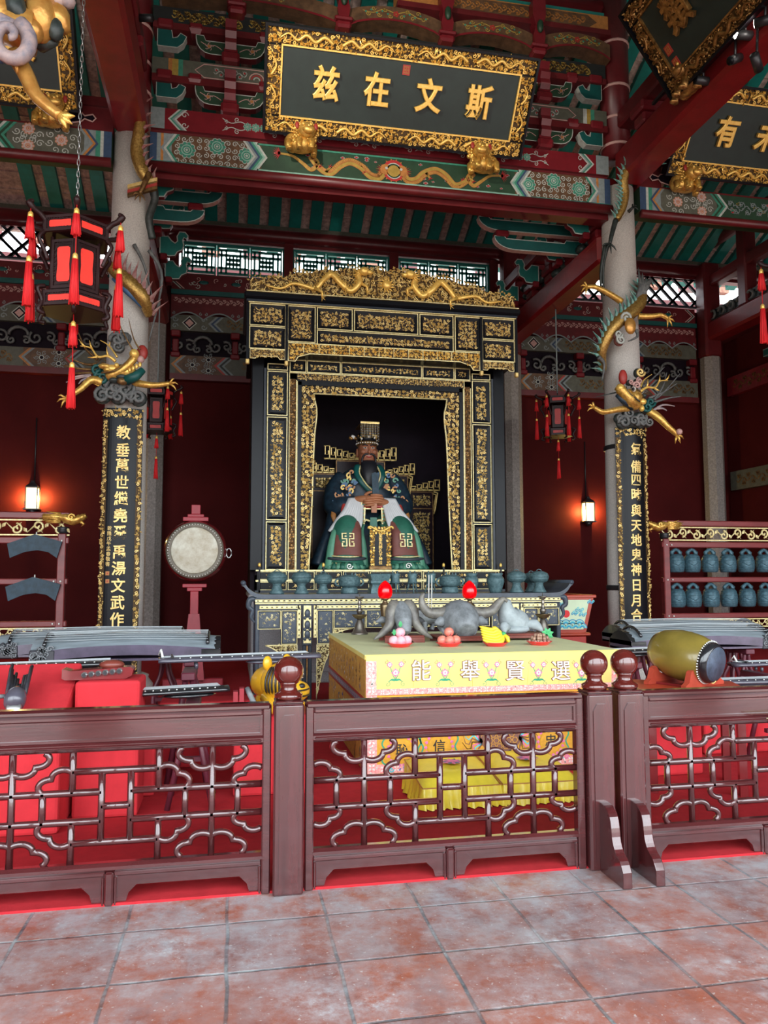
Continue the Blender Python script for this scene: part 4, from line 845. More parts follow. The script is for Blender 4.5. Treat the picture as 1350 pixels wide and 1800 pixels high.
# ================================================================ wooden railing across the front
YR = 3.81
def lobed(c, rx, rz, a0, a1, n=20):
    """A cusped quarter arch."""
    out = []
    for i in range(n + 1):
        th = a0 + (a1 - a0) * i / n; k = .86 + .20 * abs(sin(4 * (th - a0) * (pi / 2) / abs(a1 - a0) / 2)) if False else .86 + .19 * abs(sin(2 * (th - a0) / abs(a1 - a0) * pi / 1)) ** .75
        out.append((c[0] + rx * k * cos(th), c[1] + rz * k * sin(th)))
    return out
def rail_panel(x0, x1, label):
    """Half-open panel between the posts."""
    t = Thing('wooden_railing', label, 'railing', (x0, YR, 0), group='panels of the wooden railing'); Wd = x1 - x0; st = .042
    wm = 'wood_rail'
    for a in (0, Wd - st): m = MB(); m.box(a, a + st, 0, .06, 0, .88, wm, .006); t.part('stile', m)
    m = MB(); m.box(0, Wd, -.006, .07, .852, .888, wm, .012); m.box(st, Wd - st, 0, .06, .83, .853, wm, .006); t.part('top_rail', m)
    m = MB(); m.box(st, Wd - st, .018, .05, .735, .832, wm); frame_rect(m, st, Wd - st, .735, .832, .012, .008, .03, wm); t.part('panel_board', m)
    m = MB(); m.box(st - .02, Wd - st + .02, .002, .06, .69, .737, wm, .014); m.box(st, Wd - st, -.004, .05, .703, .722, wm, .009); t.part('middle_rail', m)
    m = MB(); m.box(st - .02, Wd - st + .02, .002, .06, .148, .190, wm, .014); t.part('lower_rail', m)
    # lattice bars and cusped arches
    lx0, lx1, lz0, lz1 = st, Wd - st, .19, .69; w, h = lx1 - lx0, lz1 - lz0; U = lambda u: lx0 + u * w; V = lambda v: lz1 - v * h
    r = .0165; y = .032; m = MB()
    def bar(u0, v0, u1, v1): m.tube([(U(u0), y, V(v0)), (U(u1), y, V(v1))], r, wm, 8, True, 1.0, None, True)
    for u, v0, v1 in ((.184, 0, 1), (.83, 0, 1), (.373, 0, .37), (.373, .63, 1), (.652, 0, .37), (.652, .63, 1), (.28, .36, .64), (.74, .36, .64), (.083, .36, .64), (.917, .36, .64), (.467, .19, .81), (.561, .19, .81)): bar(u, v0, u, v1)
    for v, u0, u1 in ((.18, .373, .652), (.82, .373, .652), (.37, 0, .467), (.37, .561, 1), (.63, 0, .467), (.63, .561, 1), (.5, .467, .561)): bar(u0, v, u1, v)
    t.part('lattice_bars', m)
    def arch(cu, cv, ru, rv, s0, s1):
        mm = MB(); q = lobed((U(cu), V(cv)), ru * w, rv * h, s0, s1); q = [((p[0] - U(cu)) / .86 + U(cu), (p[1] - V(cv)) / .86 + V(cv)) if i in (0, len(q) - 1) and False else p for i, p in enumerate(q)]
        mm.tube([(p[0], y, p[1]) for p in q], .0155, wm, 8); t.part('cusped_arch', mm)
    for cu in (.184, .83):
        arch(cu, 0, .115, .205, -pi / 2, -pi); arch(cu, 0, .115, .205, -pi / 2, 0); arch(cu, 1, .115, .205, pi / 2, pi); arch(cu, 1, .115, .205, pi / 2, 0)
    for cu, d in ((0, 1), (1, -1)):
        e = 0 if d > 0 else pi
        arch(cu, .37, .097, .17, e, pi / 2); arch(cu, .63, .097, .17, e, -pi / 2 if d > 0 else 3 * pi / 2)
    arch(.373, .37, .108, .215, pi, pi / 2); arch(.373, .63, .108, .215, pi, -pi / 2 + 2 * pi); arch(.652, .37, .102, .215, 0, pi / 2); arch(.652, .63, .102, .215, 0, -pi / 2)
    # skirting board with two arched cut-outs and a middle stile
    mid = Wd / 2
    for a, b in ((st, mid - .02), (mid + .02, Wd - st)):
        m = MB(); L = b - a; p = [(a, .15), (a, .0), (a + .05, .0), (a + .065, .05), (a + .10, .085), (b - .10, .085), (b - .065, .05), (b - .05, .0), (b, .0), (b, .15)]
        m.prism([(p[0][0], p[0][1])] + p[1:], .02, .045, wm); m.box(a, b, .008, .03, .13, .15, wm, .005); m.box(a, a + .014, .008, .03, .0, .13, wm, .005); m.box(b - .014, b, .008, .03, .0, .13, wm, .005); t.part('skirting_board', m)
    m = MB(); m.box(mid - .02, mid + .02, 0, .06, 0, .15, wm, .008); t.part('middle_stile', m)
    return t
rail_panel(-1.262, .192, 'left railing panel in front of the red velvet blocks, meeting the lone ball post')
rail_panel(.355, 1.800, 'middle railing panel in front of the yellow table cloth')
rail_panel(2.128, 3.573, 'right railing panel in front of the olive barrel drum')
def rail_post(x, label, foot):
    t = Thing('railing_post', label, 'post', (x, YR + .03, 0), group='ball topped posts of the wooden railing'); a = .072
    m = MB(); m.box(-a, a, -a, a, 0, .885, 'wood_post', .008)
    m.prism([(-.045, .06), (.045, .06), (.045, .80), (.025, .835), (-.025, .835), (-.045, .80)], -a - .006, -a + .002, 'wood_post'); t.part('shaft', m, bevel=.003)
    m = MB(); m.box(-a + .004, a - .004, -a + .004, a - .004, .885, .90, 'wood_post', .006); m.lathe([(.060, .90), (.068, .91), (.068, .925), (.045, .938), (.038, .955), (.040, .972), (.05, .98)], 'wood_ball', 24); t.part('neck', m)
    m = MB(); m.ell((0, 0, 1.035), (.072, .072, .070), 'wood_ball', 32, 20); t.part('ball_finial', m)
    if foot:
        m = MB(); prof = [(0, 0), (.235, 0), (.235, .075), (.205, .12), (.165, .145), (.135, .19), (.125, .25), (.11, .30), (.07, .335), (.02, .345), (0, .345)]; q = smooth(prof[2:10], 3); prof = prof[:2] + list(q) + prof[10:]
        k = len(prof); vs = [(sx, -a - py, pz) for sx in (-.024, .024) for py, pz in prof]
        m.add(vs, [tuple(range(k)), tuple(range(2 * k - 1, k - 1, -1))] + [(i, i + k, (i + 1) % k + k, (i + 1) % k) for i in range(k)], 'wood_post'); t.part('foot_bracket', m, bevel=.004)
    return t
rail_post(.2745, 'lone ball topped railing post between the left and middle railing panels', False)
rail_post(1.876, 'ball topped railing post with a curved foot, touching the middle railing panel', True)
rail_post(2.049, 'ball topped railing post with a curved foot, touching the right railing panel', True)
t = Thing('wooden_board', 'end of a pale wooden board resting over the right railing panel', 'board', (2.86, 3.74, .715)); m = MB(); m.box(-.03, .4, -.06, .02, 0, .012, 'tray_wood', .003); t.part('plank', m); m = MB(); m.box(-.03, .4, -.062, .022, .0125, .016, 'cloth_top'); t.part('veneer', m)

# ================================================================ offering table and its cloths
TX0, TX1, TY0, TY1, TZ = .985, 3.06, 5.80, 8.05, .90
t = Thing('offering_table', 'long wooden offering table hidden under the yellow cloth', 'table', ((TX0 + TX1) / 2, TY0 + .1, 0), world=True)
m = MB(); m.box(TX0 + .03, TX1 - .03, TY0 + .03, TY1 - .03, TZ - .05, TZ - .01, 'tray_wood'); t.part('table_top', m)
for x in (TX0 + .08, TX1 - .08):
    for y in (TY0 + .1, TY1 - .1): m = MB(); m.box(x - .035, x + .035, y - .035, y + .035, 0.013, TZ - .05, 'tray_wood'); t.part('leg', m)
RNG = random.Random(8)
t = Thing('tablecloth', 'yellow embroidered cloth over the offering table with four large characters', 'tablecloth', ((TX0 + TX1) / 2, TY0, TZ), world=True)
m = MB(); m.box(TX0, TX1, TY0 + .01, TY1, TZ - .008, TZ, 'cloth_top'); m.box(TX0, TX1, TY0 - .006, TY0 + .012, TZ - .022, TZ + .001, 'cloth_yellow', .006); t.part('top_cloth', m)
def blossom(m, c, s, y, a='th_white', b='th_pink'):
    for q in range(8): an = q * pi / 4; leaf(m, c, an, s, s * .36, y, a if q % 2 else b, .002)
    m.disc(c, s * .28, y - .004, b, 8)
def brocade(m, x0, x1, z0, z1, y, step):
    m.quad([(x0, y, z0), (x1, y, z0), (x1, y, z1), (x0, y, z1)], 'brocade_red'); hor = (x1 - x0) > (z1 - z0); L = (x1 - x0) if hor else (z1 - z0); n = max(1, round(L / step)); w = (z1 - z0) if hor else (x1 - x0)
    for k in range(n):
        c = (x0 + (k + .5) * L / n, (z0 + z1) / 2) if hor else ((x0 + x1) / 2, z0 + (k + .5) * L / n)
        blossom(m, c, w * .42, y - .002, 'th_white', 'brocade_red')
        for q in range(4): e = (c[0] + (.5 * L / n if hor else 0) * (1 if q < 2 else -1) + RNG.uniform(-.01, .01), c[1] + (.5 * L / n if not hor else 0) * (1 if q < 2 else -1) + RNG.uniform(-.02, .02)); m.disc(e, w * .1, y - .0015, 'th_white', 6)
y = TY0 - .012; za = .60
m = MB(); m.box(TX0 + .005, TX1 - .005, y, y + .01, za, TZ - .01, 'cloth_yellow')
# shallow folds of the apron
for k in range(9): xx = TX0 + .12 + k * .24 + RNG.uniform(-.05, .05); m.tube([(xx + RNG.uniform(-.02, .02), y + .003, TZ - .02), (xx, y + .002, (TZ + za) / 2), (xx + RNG.uniform(-.04, .04), y + .003, za)], [.002, .005, .003], 'cloth_yellow', 6)
brocade(m, TX0 + .005, TX0 + .085, za, TZ - .045, y - .001, .09); brocade(m, TX1 - .085, TX1 - .005, za, TZ - .045, y - .001, .09); brocade(m, TX0 + .085, TX1 - .085, za, za + .045, y - .001, .09)
ap = t.part('front_apron', m)
for px, ch in ((740, '能'), (826, '舉'), (905, '賢'), (985, '選')):
    p = atY(px, 1181, y); m = MB(); m.text(ch, .165, 'th_brown', (p.x, y - .004, p.z - .0), .0015, .0, .024); m.text(ch, .165, 'p_pink', (p.x, y - .009, p.z), .0015, .0, .011); m.text(ch, .165, 'th_white', (p.x, y - .0135, p.z), .0015, .0); t.part('embroidered_character', m, ap)
for px in (695, 782, 864, 946, 1022):
    p = atY(px, 1180, y); m = MB(); c = (p.x, p.z)
    for dx, dz, s in ((0, -.01, .036), (-.045, .05, .026), (.045, .052, .026)): blossom(m, (c[0] + dx, c[1] + dz), s, y - .003, 'p_pink', 'th_pink'); m.disc((c[0] + dx, c[1] + dz), s * .5, y - .0075, 'th_white', 8); m.disc((c[0] + dx, c[1] + dz), s * .2, y - .009, 'th_pink', 6); m.ribbon([(c[0], c[1] - .07), (c[0] + dx * .5, c[1] - .02), (c[0] + dx, c[1] + dz)], .005, y - .002, 'th_green')
    for s in (-1, 1): m.ribbon(smooth([(c[0], c[1] - .07), (c[0] + s * .03, c[1] - .062), (c[0] + s * .055, c[1] - .08)], 4), [.004, .012, .016, .016, .012, .01, .006, .004, .001], y - .003, 'th_green'); m.ribbon(spiral((c[0] + s * .06, c[1] - .095), .022, 1.2, pi / 2, 9, s), .003, y - .002, 'th_green'); m.ribbon(spiral((c[0] + s * .07, c[1] + .07), .018, 1.2, pi / 2, 9, s), .003, y - .002, 'th_brown')
    t.part('embroidered_flower', m, ap)
# lower front cloth with medallions
yl = TY0 + .0; m = MB(); m.box(TX0 + .01, TX1 - .01, yl, yl + .008, .022, za + .02, 'cloth_orange'); brocade(m, TX0 + .01, TX0 + .09, .022, za, yl - .001, .10); brocade(m, TX1 - .09, TX1 - .01, .022, za, yl - .001, .10); brocade(m, TX0 + .09, TX1 - .09, .022, .09, yl - .001, .10)
lc = t.part('lower_cloth', m)
def wavy(c, a, r0, r1, n=6): return [(c[0] + (r0 + (r1 - r0) * k / n) * cos(a + .3 * sin(k * 1.8)), c[1] + (r0 + (r1 - r0) * k / n) * sin(a + .3 * sin(k * 1.8))) for k in range(n + 1)]
for px, py, ch in ((706, 1320, '恥'), (772, 1313, '信'), (968, 1303, '忠')):
    p = atY(px, py, yl); c = (p.x, p.z); m = MB(); yy = yl - .002
    for q in range(18): a = 2 * pi * q / 18; leaf(m, (c[0] + .088 * cos(a), c[1] + .088 * sin(a)), a, .034, .014, yy, 'th_pink', .002)
    m.disc(c, .094, yy - .001, 'tiger_yellow', 24); m.disc(c, .087, yy - .002, 'cloth_orange', 24)
    for s in (-1, 1):
        m.ribbon(smooth([(c[0] + s * .11, c[1] + .12), (c[0] + s * .15, c[1] + .06), (c[0] + s * .125, c[1] + .0), (c[0] + s * .15, c[1] - .07), (c[0] + s * .10, c[1] - .11)], 5), .012, yy, 'th_green')
        for k in range(3): m.ribbon(spiral((c[0] + s * (.03 + .05 * k), c[1] - .125 - .008 * (k % 2)), .022, 1.2, 0, 8, s), .010, yy - .001, ('th_blue', 'wave_cyan', 'th_pink')[k])
    m.text(ch, .10, 'th_black', (c[0], yy - .004, c[1]), .001, .012); t.part('medallion', m, lc)
p = atY(880, 1300, yl); c = (p.x, p.z); m = MB(); yy = yl - .002        # embroidered beast between the medallions
m.add([(c[0] + .16 * cos(a), yy, c[1] + .10 * sin(a)) for a in [2 * pi * q / 20 for q in range(20)]], [tuple(range(20))], 'th_brown')
for q in range(5):
    for k in range(3): cc = (c[0] - .11 + q * .05 + (k % 2) * .025, c[1] - .05 + k * .045); m.ribbon([(cc[0] + .022 * cos(a), cc[1] + .022 * sin(a)) for a in [j * pi / 3 for j in range(6)]], .005, yy - .002, 'cloth_orange', True)
for s in (-1, 1):
    for k in range(9): m.ribbon(wavy((c[0] + s * .15, c[1]), (0 if s > 0 else pi) + (k - 4) * .33, .0, .16), [.016, .014, .012, .011, .009, .006, .002], yy - .001, ('th_brown', 'gold_dim', 'th_pink', 'wave_cyan')[k % 4])
m.ribbon(smooth([(c[0] - .05, c[1] - .09), (c[0] + .02, c[1] - .11), (c[0] + .08, c[1] - .08)], 4), .012, yy - .003, 'th_black'); t.part('embroidered_beast', m, lc)
# side skirt
m = MB(); xs = TX0 + .004; m.X = Matrix.Translation((xs, TY1, 0)) @ Matrix.Rotation(-pi / 2, 4, 'Z'); Ls = TY1 - TY0
m.box(0, Ls, 0, .006, .022, TZ - .01, 'cloth_gold')
m.box(0, Ls, -.006, .004, TZ - .035, TZ - .004, 'cloth_yellow')
for z0, z1, cc in ((.555, .575, 'seal_red'), (.485, .505, 'seal_red'), (.505, .555, 'p_grey')): m.box(0, Ls, -.005, .003, z0, z1, cc)
for k in range(44): c = (Ls * (k + .5) / 44, .53); m.disc(c, .016, -.0065, ('th_white', 'th_pink')[k % 2], 6); m.disc(c, .008, -.0075, 'th_blue', 6)
for k in range(12):
    u = .12 + k * (Ls - .2) / 12
    for q in range(9): m.ribbon(wavy((u + RNG.uniform(-.02, .02), .62 + q * .025), RNG.uniform(0, 6), .002, RNG.uniform(.03, .05)), [.014, .014, .012, .01, .008, .006, .002], -.004 - q * .0003, RNG.choice(('th_brown', 'seal_red', 'gold_paint', 'th_black', 'th_blue', 'th_white')))
for k in range(60): m.ribbon(wavy((RNG.uniform(.05, Ls - .05), RNG.uniform(.06, .45)), RNG.uniform(0, 6), .0, RNG.uniform(.06, .12)), [.02, .02, .018, .014, .01, .008, .002], -.003 - k * .00005, RNG.choice(('th_brown', 'th_green', 'th_blue', 'tiger_yellow', 'th_white', 'th_black', 'seal_red', 'gold_paint')))
t.part('side_skirt', m)
m = MB(); m.box(TX1 - .01, TX1 - .004, TY0 + .01, TY1, .022, TZ - .01, 'cloth_gold'); t.part('side_skirt', m)

# ---------------------------------------------------------------- kneeling cushions
def cushion(x0, x1, label, rng):
    t = Thing('kneeling_cushion', label, 'cushion', ((x0 + x1) / 2, 5.15, .013), group='yellow satin kneeling cushions'); w = (x1 - x0) / 2; d = .27
    m = MB(); n = 24; k = 12; vs = []; fs = []
    for i in range(k + 1):
        v = -1 + 2 * i / k
        for j in range(n + 1):
            u = -1 + 2 * j / n; e = (1 - abs(u) ** 6) * (1 - abs(v) ** 6)
            vs.append((u * w, v * d, .16 + .065 * e + .03 * v + .006 * noise.noise((u * 5 + x0 * 9, v * 5, 0))))
    for i in range(k):
        for j in range(n): a = i * (n + 1) + j; fs.append((a, a + 1, a + n + 2, a + n + 1))
    m.add(vs, fs, 'satin', True); t.part('pad', m)
    m = MB(); per = [(u, -1) for u in [-1 + i / 20 for i in range(40)]] + [(1, v) for v in [-1 + i / 12 for i in range(24)]] + [(-u, 1) for u in [-1 + i / 20 for i in range(40)]] + [(-1, -v) for v in [-1 + i / 12 for i in range(24)]]
    vs = []; fs = []; N_ = len(per); R_ = 5
    for r in range(R_ + 1):
        f = r / R_
        for i, (u, v) in enumerate(per):
            o = f * (.02 + .018 * sin(i * 1.55 + 1.2 * sin(i * .37)) + .01 * rng.uniform(-1, 1)); ou = u * w + (o if abs(u) == 1 and abs(v) != 1 else 0) * (1 if u > 0 else -1); ov = v * d + (o if abs(v) == 1 else 0) * (1 if v > 0 else -1)
            zt = .165 + .03 * v; vs.append((ou, ov, zt * (1 - f) + (.004 + .006 * rng.random()) * f))
    for r in range(R_):
        for i in range(N_): j = (i + 1) % N_; fs.append((r * N_ + i, (r + 1) * N_ + i, (r + 1) * N_ + j, r * N_ + j))
    m.add(vs, fs, 'satin', True); t.part('gathered_skirt', m)
    m = MB(); m.tube([(u * w * 1.0, v * d * 1.0, .166 + .03 * v) for u, v in per] + [(-w, -d, .136)], .004, 'p_orange', 5, False); t.part('piping', m)
    m = MB(); m.X = Matrix.Translation((0, -.02, .236)) @ Matrix.Rotation(-pi / 2, 4, 'X')
    for q in range(12): a = q * pi / 6; leaf(m, (0, 0), a, .085, .022, 0, 'th_pink' if q % 2 else 'robe_blue', .004)
    for q in range(6): leaf(m, (0, 0), q * pi / 3, .045, .018, -.003, 'th_pink', .004)
    t.part('embroidered_flower', m)
cushion(1.20, 1.725, 'yellow satin kneeling cushion under the middle of the table front', RNG); cushion(1.735, 2.265, 'yellow satin kneeling cushion next to the twin railing posts', RNG)

# ---------------------------------------------------------------- offerings on the table
def on_table(px, py): p = atZ(px, py, TZ + .001); return (p.x, p.y, TZ + .001)
def candlestick(px, py, label):
    t = Thing('candlestick', label, 'candlestick', on_table(px, py), group='pewter pricket candlesticks'); m = MB()
    m.lathe([(.085, 0), (.088, .008), (.075, .02), (.055, .06), (.045, .10), (.030, .135), (.022, .15)], 'pewter', 24); t.part('foot', m)
    m = MB(); m.lathe([(.02, .15), (.05, .165), (.078, .195), (.08, .20), (.04, .19), (.02, .20)], 'brass_old', 24); t.part('drip_pan', m)
    m = MB(); m.lathe([(.018, .2), (.034, .235), (.03, .25), (.016, .27), (.014, .30), (.022, .315), (.014, .33), (.016, .35), (.048, .375), (.05, .38), (.02, .375), (.005, .38), (.002, .42)], 'pewter', 20); t.part('stem', m)
candlestick(632, 1115, 'tall pewter candlestick at the left end of the offering table'); candlestick(955, 1114, 'pewter candlestick behind the plaster animal head')
def egg_lamp(px, py, zc, label):
    b = on_table(px, py); t = Thing('egg_lamp', label, 'lamp', b, group='red egg shaped altar lamps'); s = zc - b[2]
    m = MB(); m.lathe([(.055, 0), (.065, .01), (.06, .04), (.035, .07), (.03, .09), (.045, .12), (.05, .15), (.04, .17)], 'brass_old', 20); m.lathe([(.038, .17), (.042, .2), (.05, .29), (.048, .31), (.025, .33), (.02, .35), (.04, .362), (.042, .368), (.03, .368)], 'brass_old', 20); t.part('stand', m)
    m = MB(); m.lathe([(.035, .365), (.055, .372), (.069, .395), (.074, .43), (.072, .458), (.062, .487), (.045, .512), (.024, .532), (.002, .546)], 'wax_red', 24); t.part('egg_shade', m)
egg_lamp(677, 1118, 1.35, 'red egg shaped lamp on a brass stand behind the curved ram horns'); egg_lamp(826, 1118, 1.35, 'red egg shaped lamp on a brass stand behind the buffalo head')
def tray(px, py, w, d, label, parts=True):
    b = on_table(px, py); t = Thing('offering_tray', label, 'tray', (b[0], b[1] + d / 2, b[2]), group='low wooden trays under the animal heads'); m = MB(); m.box(-w / 2, w / 2, -d / 2, d / 2, .045, .062, 'tray_wood', .006); t.part('board', m)
    for s in (-1, 1):
        m = MB(); p = [(s * w / 2, .045), (s * w / 2, 0), (s * (w / 2 - .09), 0), (s * (w / 2 - .12), .022), (0, .022), (0, .045)]; m.prism(p, -d / 2 + .002, -d / 2 + .02, 'tray_wood'); m.prism(p, d / 2 - .02, d / 2 - .002, 'tray_wood'); t.part('apron', m)
    return (b[0], b[1] + d / 2, b[2] + .063)
b = tray(712, 1130, .36, .30, 'small red tray under the ram head with long horns')
def skinned(m, pts, rs, mm, n=10): m.tube(smooth(pts, 4), [rs[min(int(i / 4), len(rs) - 1)] * (1 - (i % 4) / 4) + rs[min(int(i / 4) + 1, len(rs) - 1)] * ((i % 4) / 4) for i in range((len(pts) - 1) * 4 + 1)], mm, n)
t = Thing('ram_head', 'grey ram head offering with two long horns sweeping down, on a red tray', 'carving', (b[0], b[1], b[2]))
m = MB(); skinned(m, [(0, .12, .02), (0, .1, .12), (.0, .04, .215), (0, -.06, .16), (0, -.13, .07), (0, -.16, .02)], [.12, .13, .10, .085, .065, .045], 'head_grey', 14); t.part('head', m, subsurf=1)
for s in (-1, 1):
    m = MB(); skinned(m, [(s * .03, .03, .25), (s * .07, .0, .27), (s * .105, -.03, .20), (s * .12, -.06, .10), (s * .19, -.08, .02), (s * .27, -.09, -.035)], [.035, .048, .05, .042, .03, .006], 'horn', 12); t.part('horn', m)
    m = MB(); skinned(m, [(s * .09, .08, .12), (s * .17, .06, .13), (s * .23, .04, .11)], [.02, .035, .004], 'head_grey', 8); t.part('ear', m)
b = tray(832, 1131, .60, .36, 'wide wooden tray under the buffalo head')
t = Thing('buffalo_head', 'grey water buffalo head offering with upswept horns, behind the apples and bananas', 'carving', (b[0] - .06, b[1], b[2]))
m = MB(); skinned(m, [(0, .14, .03), (0, .12, .08), (0, .05, .13), (0, -.04, .125), (0, -.13, .08), (0, -.18, .04)], [.16, .20, .19, .165, .125, .085], 'head_grey', 16); t.part('head', m, subsurf=1)
for s in (-1, 1):
    m = MB(); skinned(m, [(s * .12, .04, .21), (s * .20, .03, .19), (s * .29, .03, .20), (s * .345, .03, .27), (s * .35, .03, .34), (s * .325, .03, .37)] if s < 0 else [(s * .12, .04, .21), (s * .21, .03, .185), (s * .31, .03, .215), (s * .37, .03, .28), (s * .42, .03, .315), (s * .455, .03, .29)], [.05, .05, .045, .035, .022, .01], 'horn', 12); t.part('horn', m)
    m = MB(); skinned(m, [(s * .13, .04, .13), (s * .19, .0, .12), (s * .245, -.02, .105)], [.025, .05, .012], 'head_grey', 10); t.part('ear', m)
    m = MB(); m.ell((s * .10, -.07, .20), (.022, .02, .015), 'hair_black', 8, 6); t.part('eye', m)
b = tray(915, 1126, .48, .34, 'wooden tray under the pale plaster animal head')
t = Thing('pig_head', 'pale plaster pig head offering with snout raised, between the buffalo head and the grapes', 'carving', (b[0] - .03, b[1], b[2]))
m = MB(); skinned(m, [(.14, .05, .02), (.07, .03, .09), (.0, .0, .12), (-.05, -.02, .20), (-.065, -.04, .28), (-.06, -.05, .315)], [.10, .13, .12, .085, .06, .05], 'plaster', 14); m.ell((0, 0, .03), (.19, .14, .05), 'plaster', 16, 8); t.part('head', m, subsurf=1)
m = MB(); skinned(m, [(.13, -.02, .08), (.22, -.05, .07), (.29, -.06, .01)], [.03, .055, .01], 'plaster', 8); t.part('ear', m); m = MB(); skinned(m, [(-.06, -.10, .05), (-.12, -.16, .06), (-.13, -.2, .01)], [.03, .05, .01], 'plaster', 8); t.part('ear', m)
b = on_table(742, 1108)
t = Thing('incense_burner', 'dark grey incense burner on three feet behind the ram and buffalo heads', 'burner', b); m = MB(); m.lathe([(.05, .06), (.13, .08), (.18, .13), (.185, .18), (.16, .205), (.17, .22), (.14, .215), (.02, .2)], 'head_grey', 24); t.part('bowl', m)
for q in range(3): a = q * 2.09 + .5; m = MB(); skinned(m, [(.12 * cos(a), .12 * sin(a), .1), (.15 * cos(a), .15 * sin(a), .05), (.14 * cos(a), .14 * sin(a), 0)], [.035, .025, .03], 'head_grey', 8); t.part('foot', m)
for k, (dx, nm) in enumerate(((.075, 'left'), (.108, 'right'))): m = MB(); m.tube([(b[0] + dx, b[1], b[2] + .2), (b[0] + dx + .004, b[1], b[2] + .60)], .0055, 'th_white', 6); single('incense_stick', m, 'white incense stick standing in the burner, %s one of the pair' % nm, 'incense', (b[0] + dx, b[1], b[2] + .2), 'incense sticks in the burner')
def plate(px, py, label):
    b = on_table(px, py); m = MB(); m.lathe([(.07, 0), (.078, .006), (.105, .028), (.112, .034), (.106, .034), (.075, .012), (.01, .010)], 'plate_red', 28, b); single('offering_plate', m, label, 'plate', b, 'red plates of fruit'); return b
b = plate(703, 1137, 'red plate holding the pink peaches')
def fruit(nm, c, r, mm, label, group, k=0, leafy=False):
    t = Thing(nm, label, nm.split('_')[-1], c, group=group); m = MB(); n = 16; vs = []
    prof = [(r * sin(pi * q / 12), r - r * cos(pi * q / 12) * (1 if q < 9 else .93) - (.12 * r if q in (0, 12) else 0) * (1 if q == 12 else -1)) for q in range(13)]
    prof[0] = (.001, .06 * r); prof[-1] = (.001, prof[-1][1])
    m.lathe(prof, mm, n); t.part('flesh', m); m = MB(); m.tube([(0, 0, 1.9 * r), (.004, 0, 2.05 * r), (.01, 0, 2.25 * r)], .003, 'th_brown', 5); t.part('stalk', m)
    if leafy:
        for s in (-1, 1): m = MB(); m.X = Matrix.Translation((0, 0, 1.95 * r)) @ Matrix.Rotation(s * .4, 4, 'Y'); leaf(m, (0, 0), pi / 2 + s * .5, .055, .016, -.01, 'leaf_green', .006); t.part('leaf', m)
R_ = .043
for k, (dx, dy, dz, lf, lb) in enumerate(((-.055, -.02, .012, True, 'pink peach at the left of its plate with a green leaf'), (.0, -.045, .012, False, 'pink peach at the front of its plate'), (.056, -.01, .012, False, 'pink peach at the right of its plate'), (.0, -.01, .078, True, 'whitish peach on top of the peach pile'))): fruit('peach', (b[0] + dx, b[1] + dy, b[2] + dz), R_, 'peach', lb, 'peaches on the red plate', k, lf)
b = plate(789, 1136, 'red plate holding the apples'); R_ = .042
for k, (dx, dy, dz, lb) in enumerate(((-.06, -.01, .012, 'red apple at the left of the apple plate'), (-.005, -.045, .012, 'red apple at the front of the apple plate'), (.056, -.015, .012, 'red and yellow apple at the right of the apple plate'), (.0, -.005, .078, 'red apple on top of the apple pile'))): fruit('apple', (b[0] + dx, b[1] + dy, b[2] + dz), R_, 'apple', lb, 'apples on the red plate', k)
b = plate(871, 1135.5, 'red plate holding the bananas')
t = Thing('banana_bunch', 'bunch of yellow bananas on the third red plate', 'bananas', b)
m = MB(); m.tube([(.085, -.02, .09), (.07, -.02, .105), (.05, -.02, .10)], [.012, .016, .02], 'leaf_green', 8); t.part('stalk', m)
for k in range(6):
    m = MB(); a = -.30 + k * .13; z = .030 + .021 * k; skinned(m, [(.065, -.015, .095), (.045 - .01 * k, -.045 + .008 * k, z + .015), (-.02, -.06 + .012 * k, z), (-.085, -.05 + .015 * k, z + .012), (-.125, -.04 + .016 * k, z + .028)], [.010, .018, .0195, .017, .006], 'banana', 8); t.part('banana', m)
for k in range(3): m = MB(); skinned(m, [(.07, -.02, .095), (.09 + .005 * k, -.05 + .02 * k, .07), (.095, -.06 + .03 * k, .035)], [.010, .0185, .012], 'banana', 8); t.part('banana', m)
b = plate(948, 1133.5, 'red plate holding the grapes')
t = Thing('grape_bunch', 'bunch of reddish grapes with a green leaf on the fourth red plate', 'grapes', b); rr = random.Random(3); k = 0
for dz in (0, 1, 2):
    for q in range((22, 15, 8)[dz]):
        a = q * 2.4; r = (.092, .07, .045)[dz] * sqrt((q + .5) / (22, 15, 8)[dz]); m = MB(); m.ell((r * cos(a) * 1.05, r * sin(a) * .9, .030 + .026 * dz + rr.uniform(-.004, .004)), (.0155, .0155, .017), 'grape', 10, 7); t.part('grape', m)
m = MB(); m.X = Matrix.Translation((.075, 0, .09)) @ Matrix.Rotation(.9, 4, 'Y'); [leaf(m, (0, 0), q * .8 + .4, .06, .022, 0, 'leaf_green', .006) for q in range(5)]; t.part('leaf', m)
# ================================================================ granite base, gilded shrine, throne, statue
SX = 2.115
RNG = random.Random(21)
m = MB(); m.box(SX - 1.86, SX + 1.86, 10.82, 13.0, 0.013, 1.23, 'granite_dark', .02)
for k in range(6): m.box(SX - 1.8 + k * .61, SX - 1.8 + k * .61 + .57, 10.80, 10.83, .16, 1.1, 'granite_dark', .012)
m.box(SX - 1.9, SX + 1.9, 10.78, 13.0, 1.17, 1.245, 'granite_dark', .02); single('stone_plinth', m, 'grey granite plinth under the gilded shrine, behind the altar table', 'plinth', (SX, 10.8, .013))
SH = Thing('gilded_shrine', 'tall black lacquer shrine with gilded openwork panels housing the seated statue', 'shrine', (SX, 11.0, 1.25), world=True)
Yc, Yb, Yf = 10.65, 11.0, 10.88
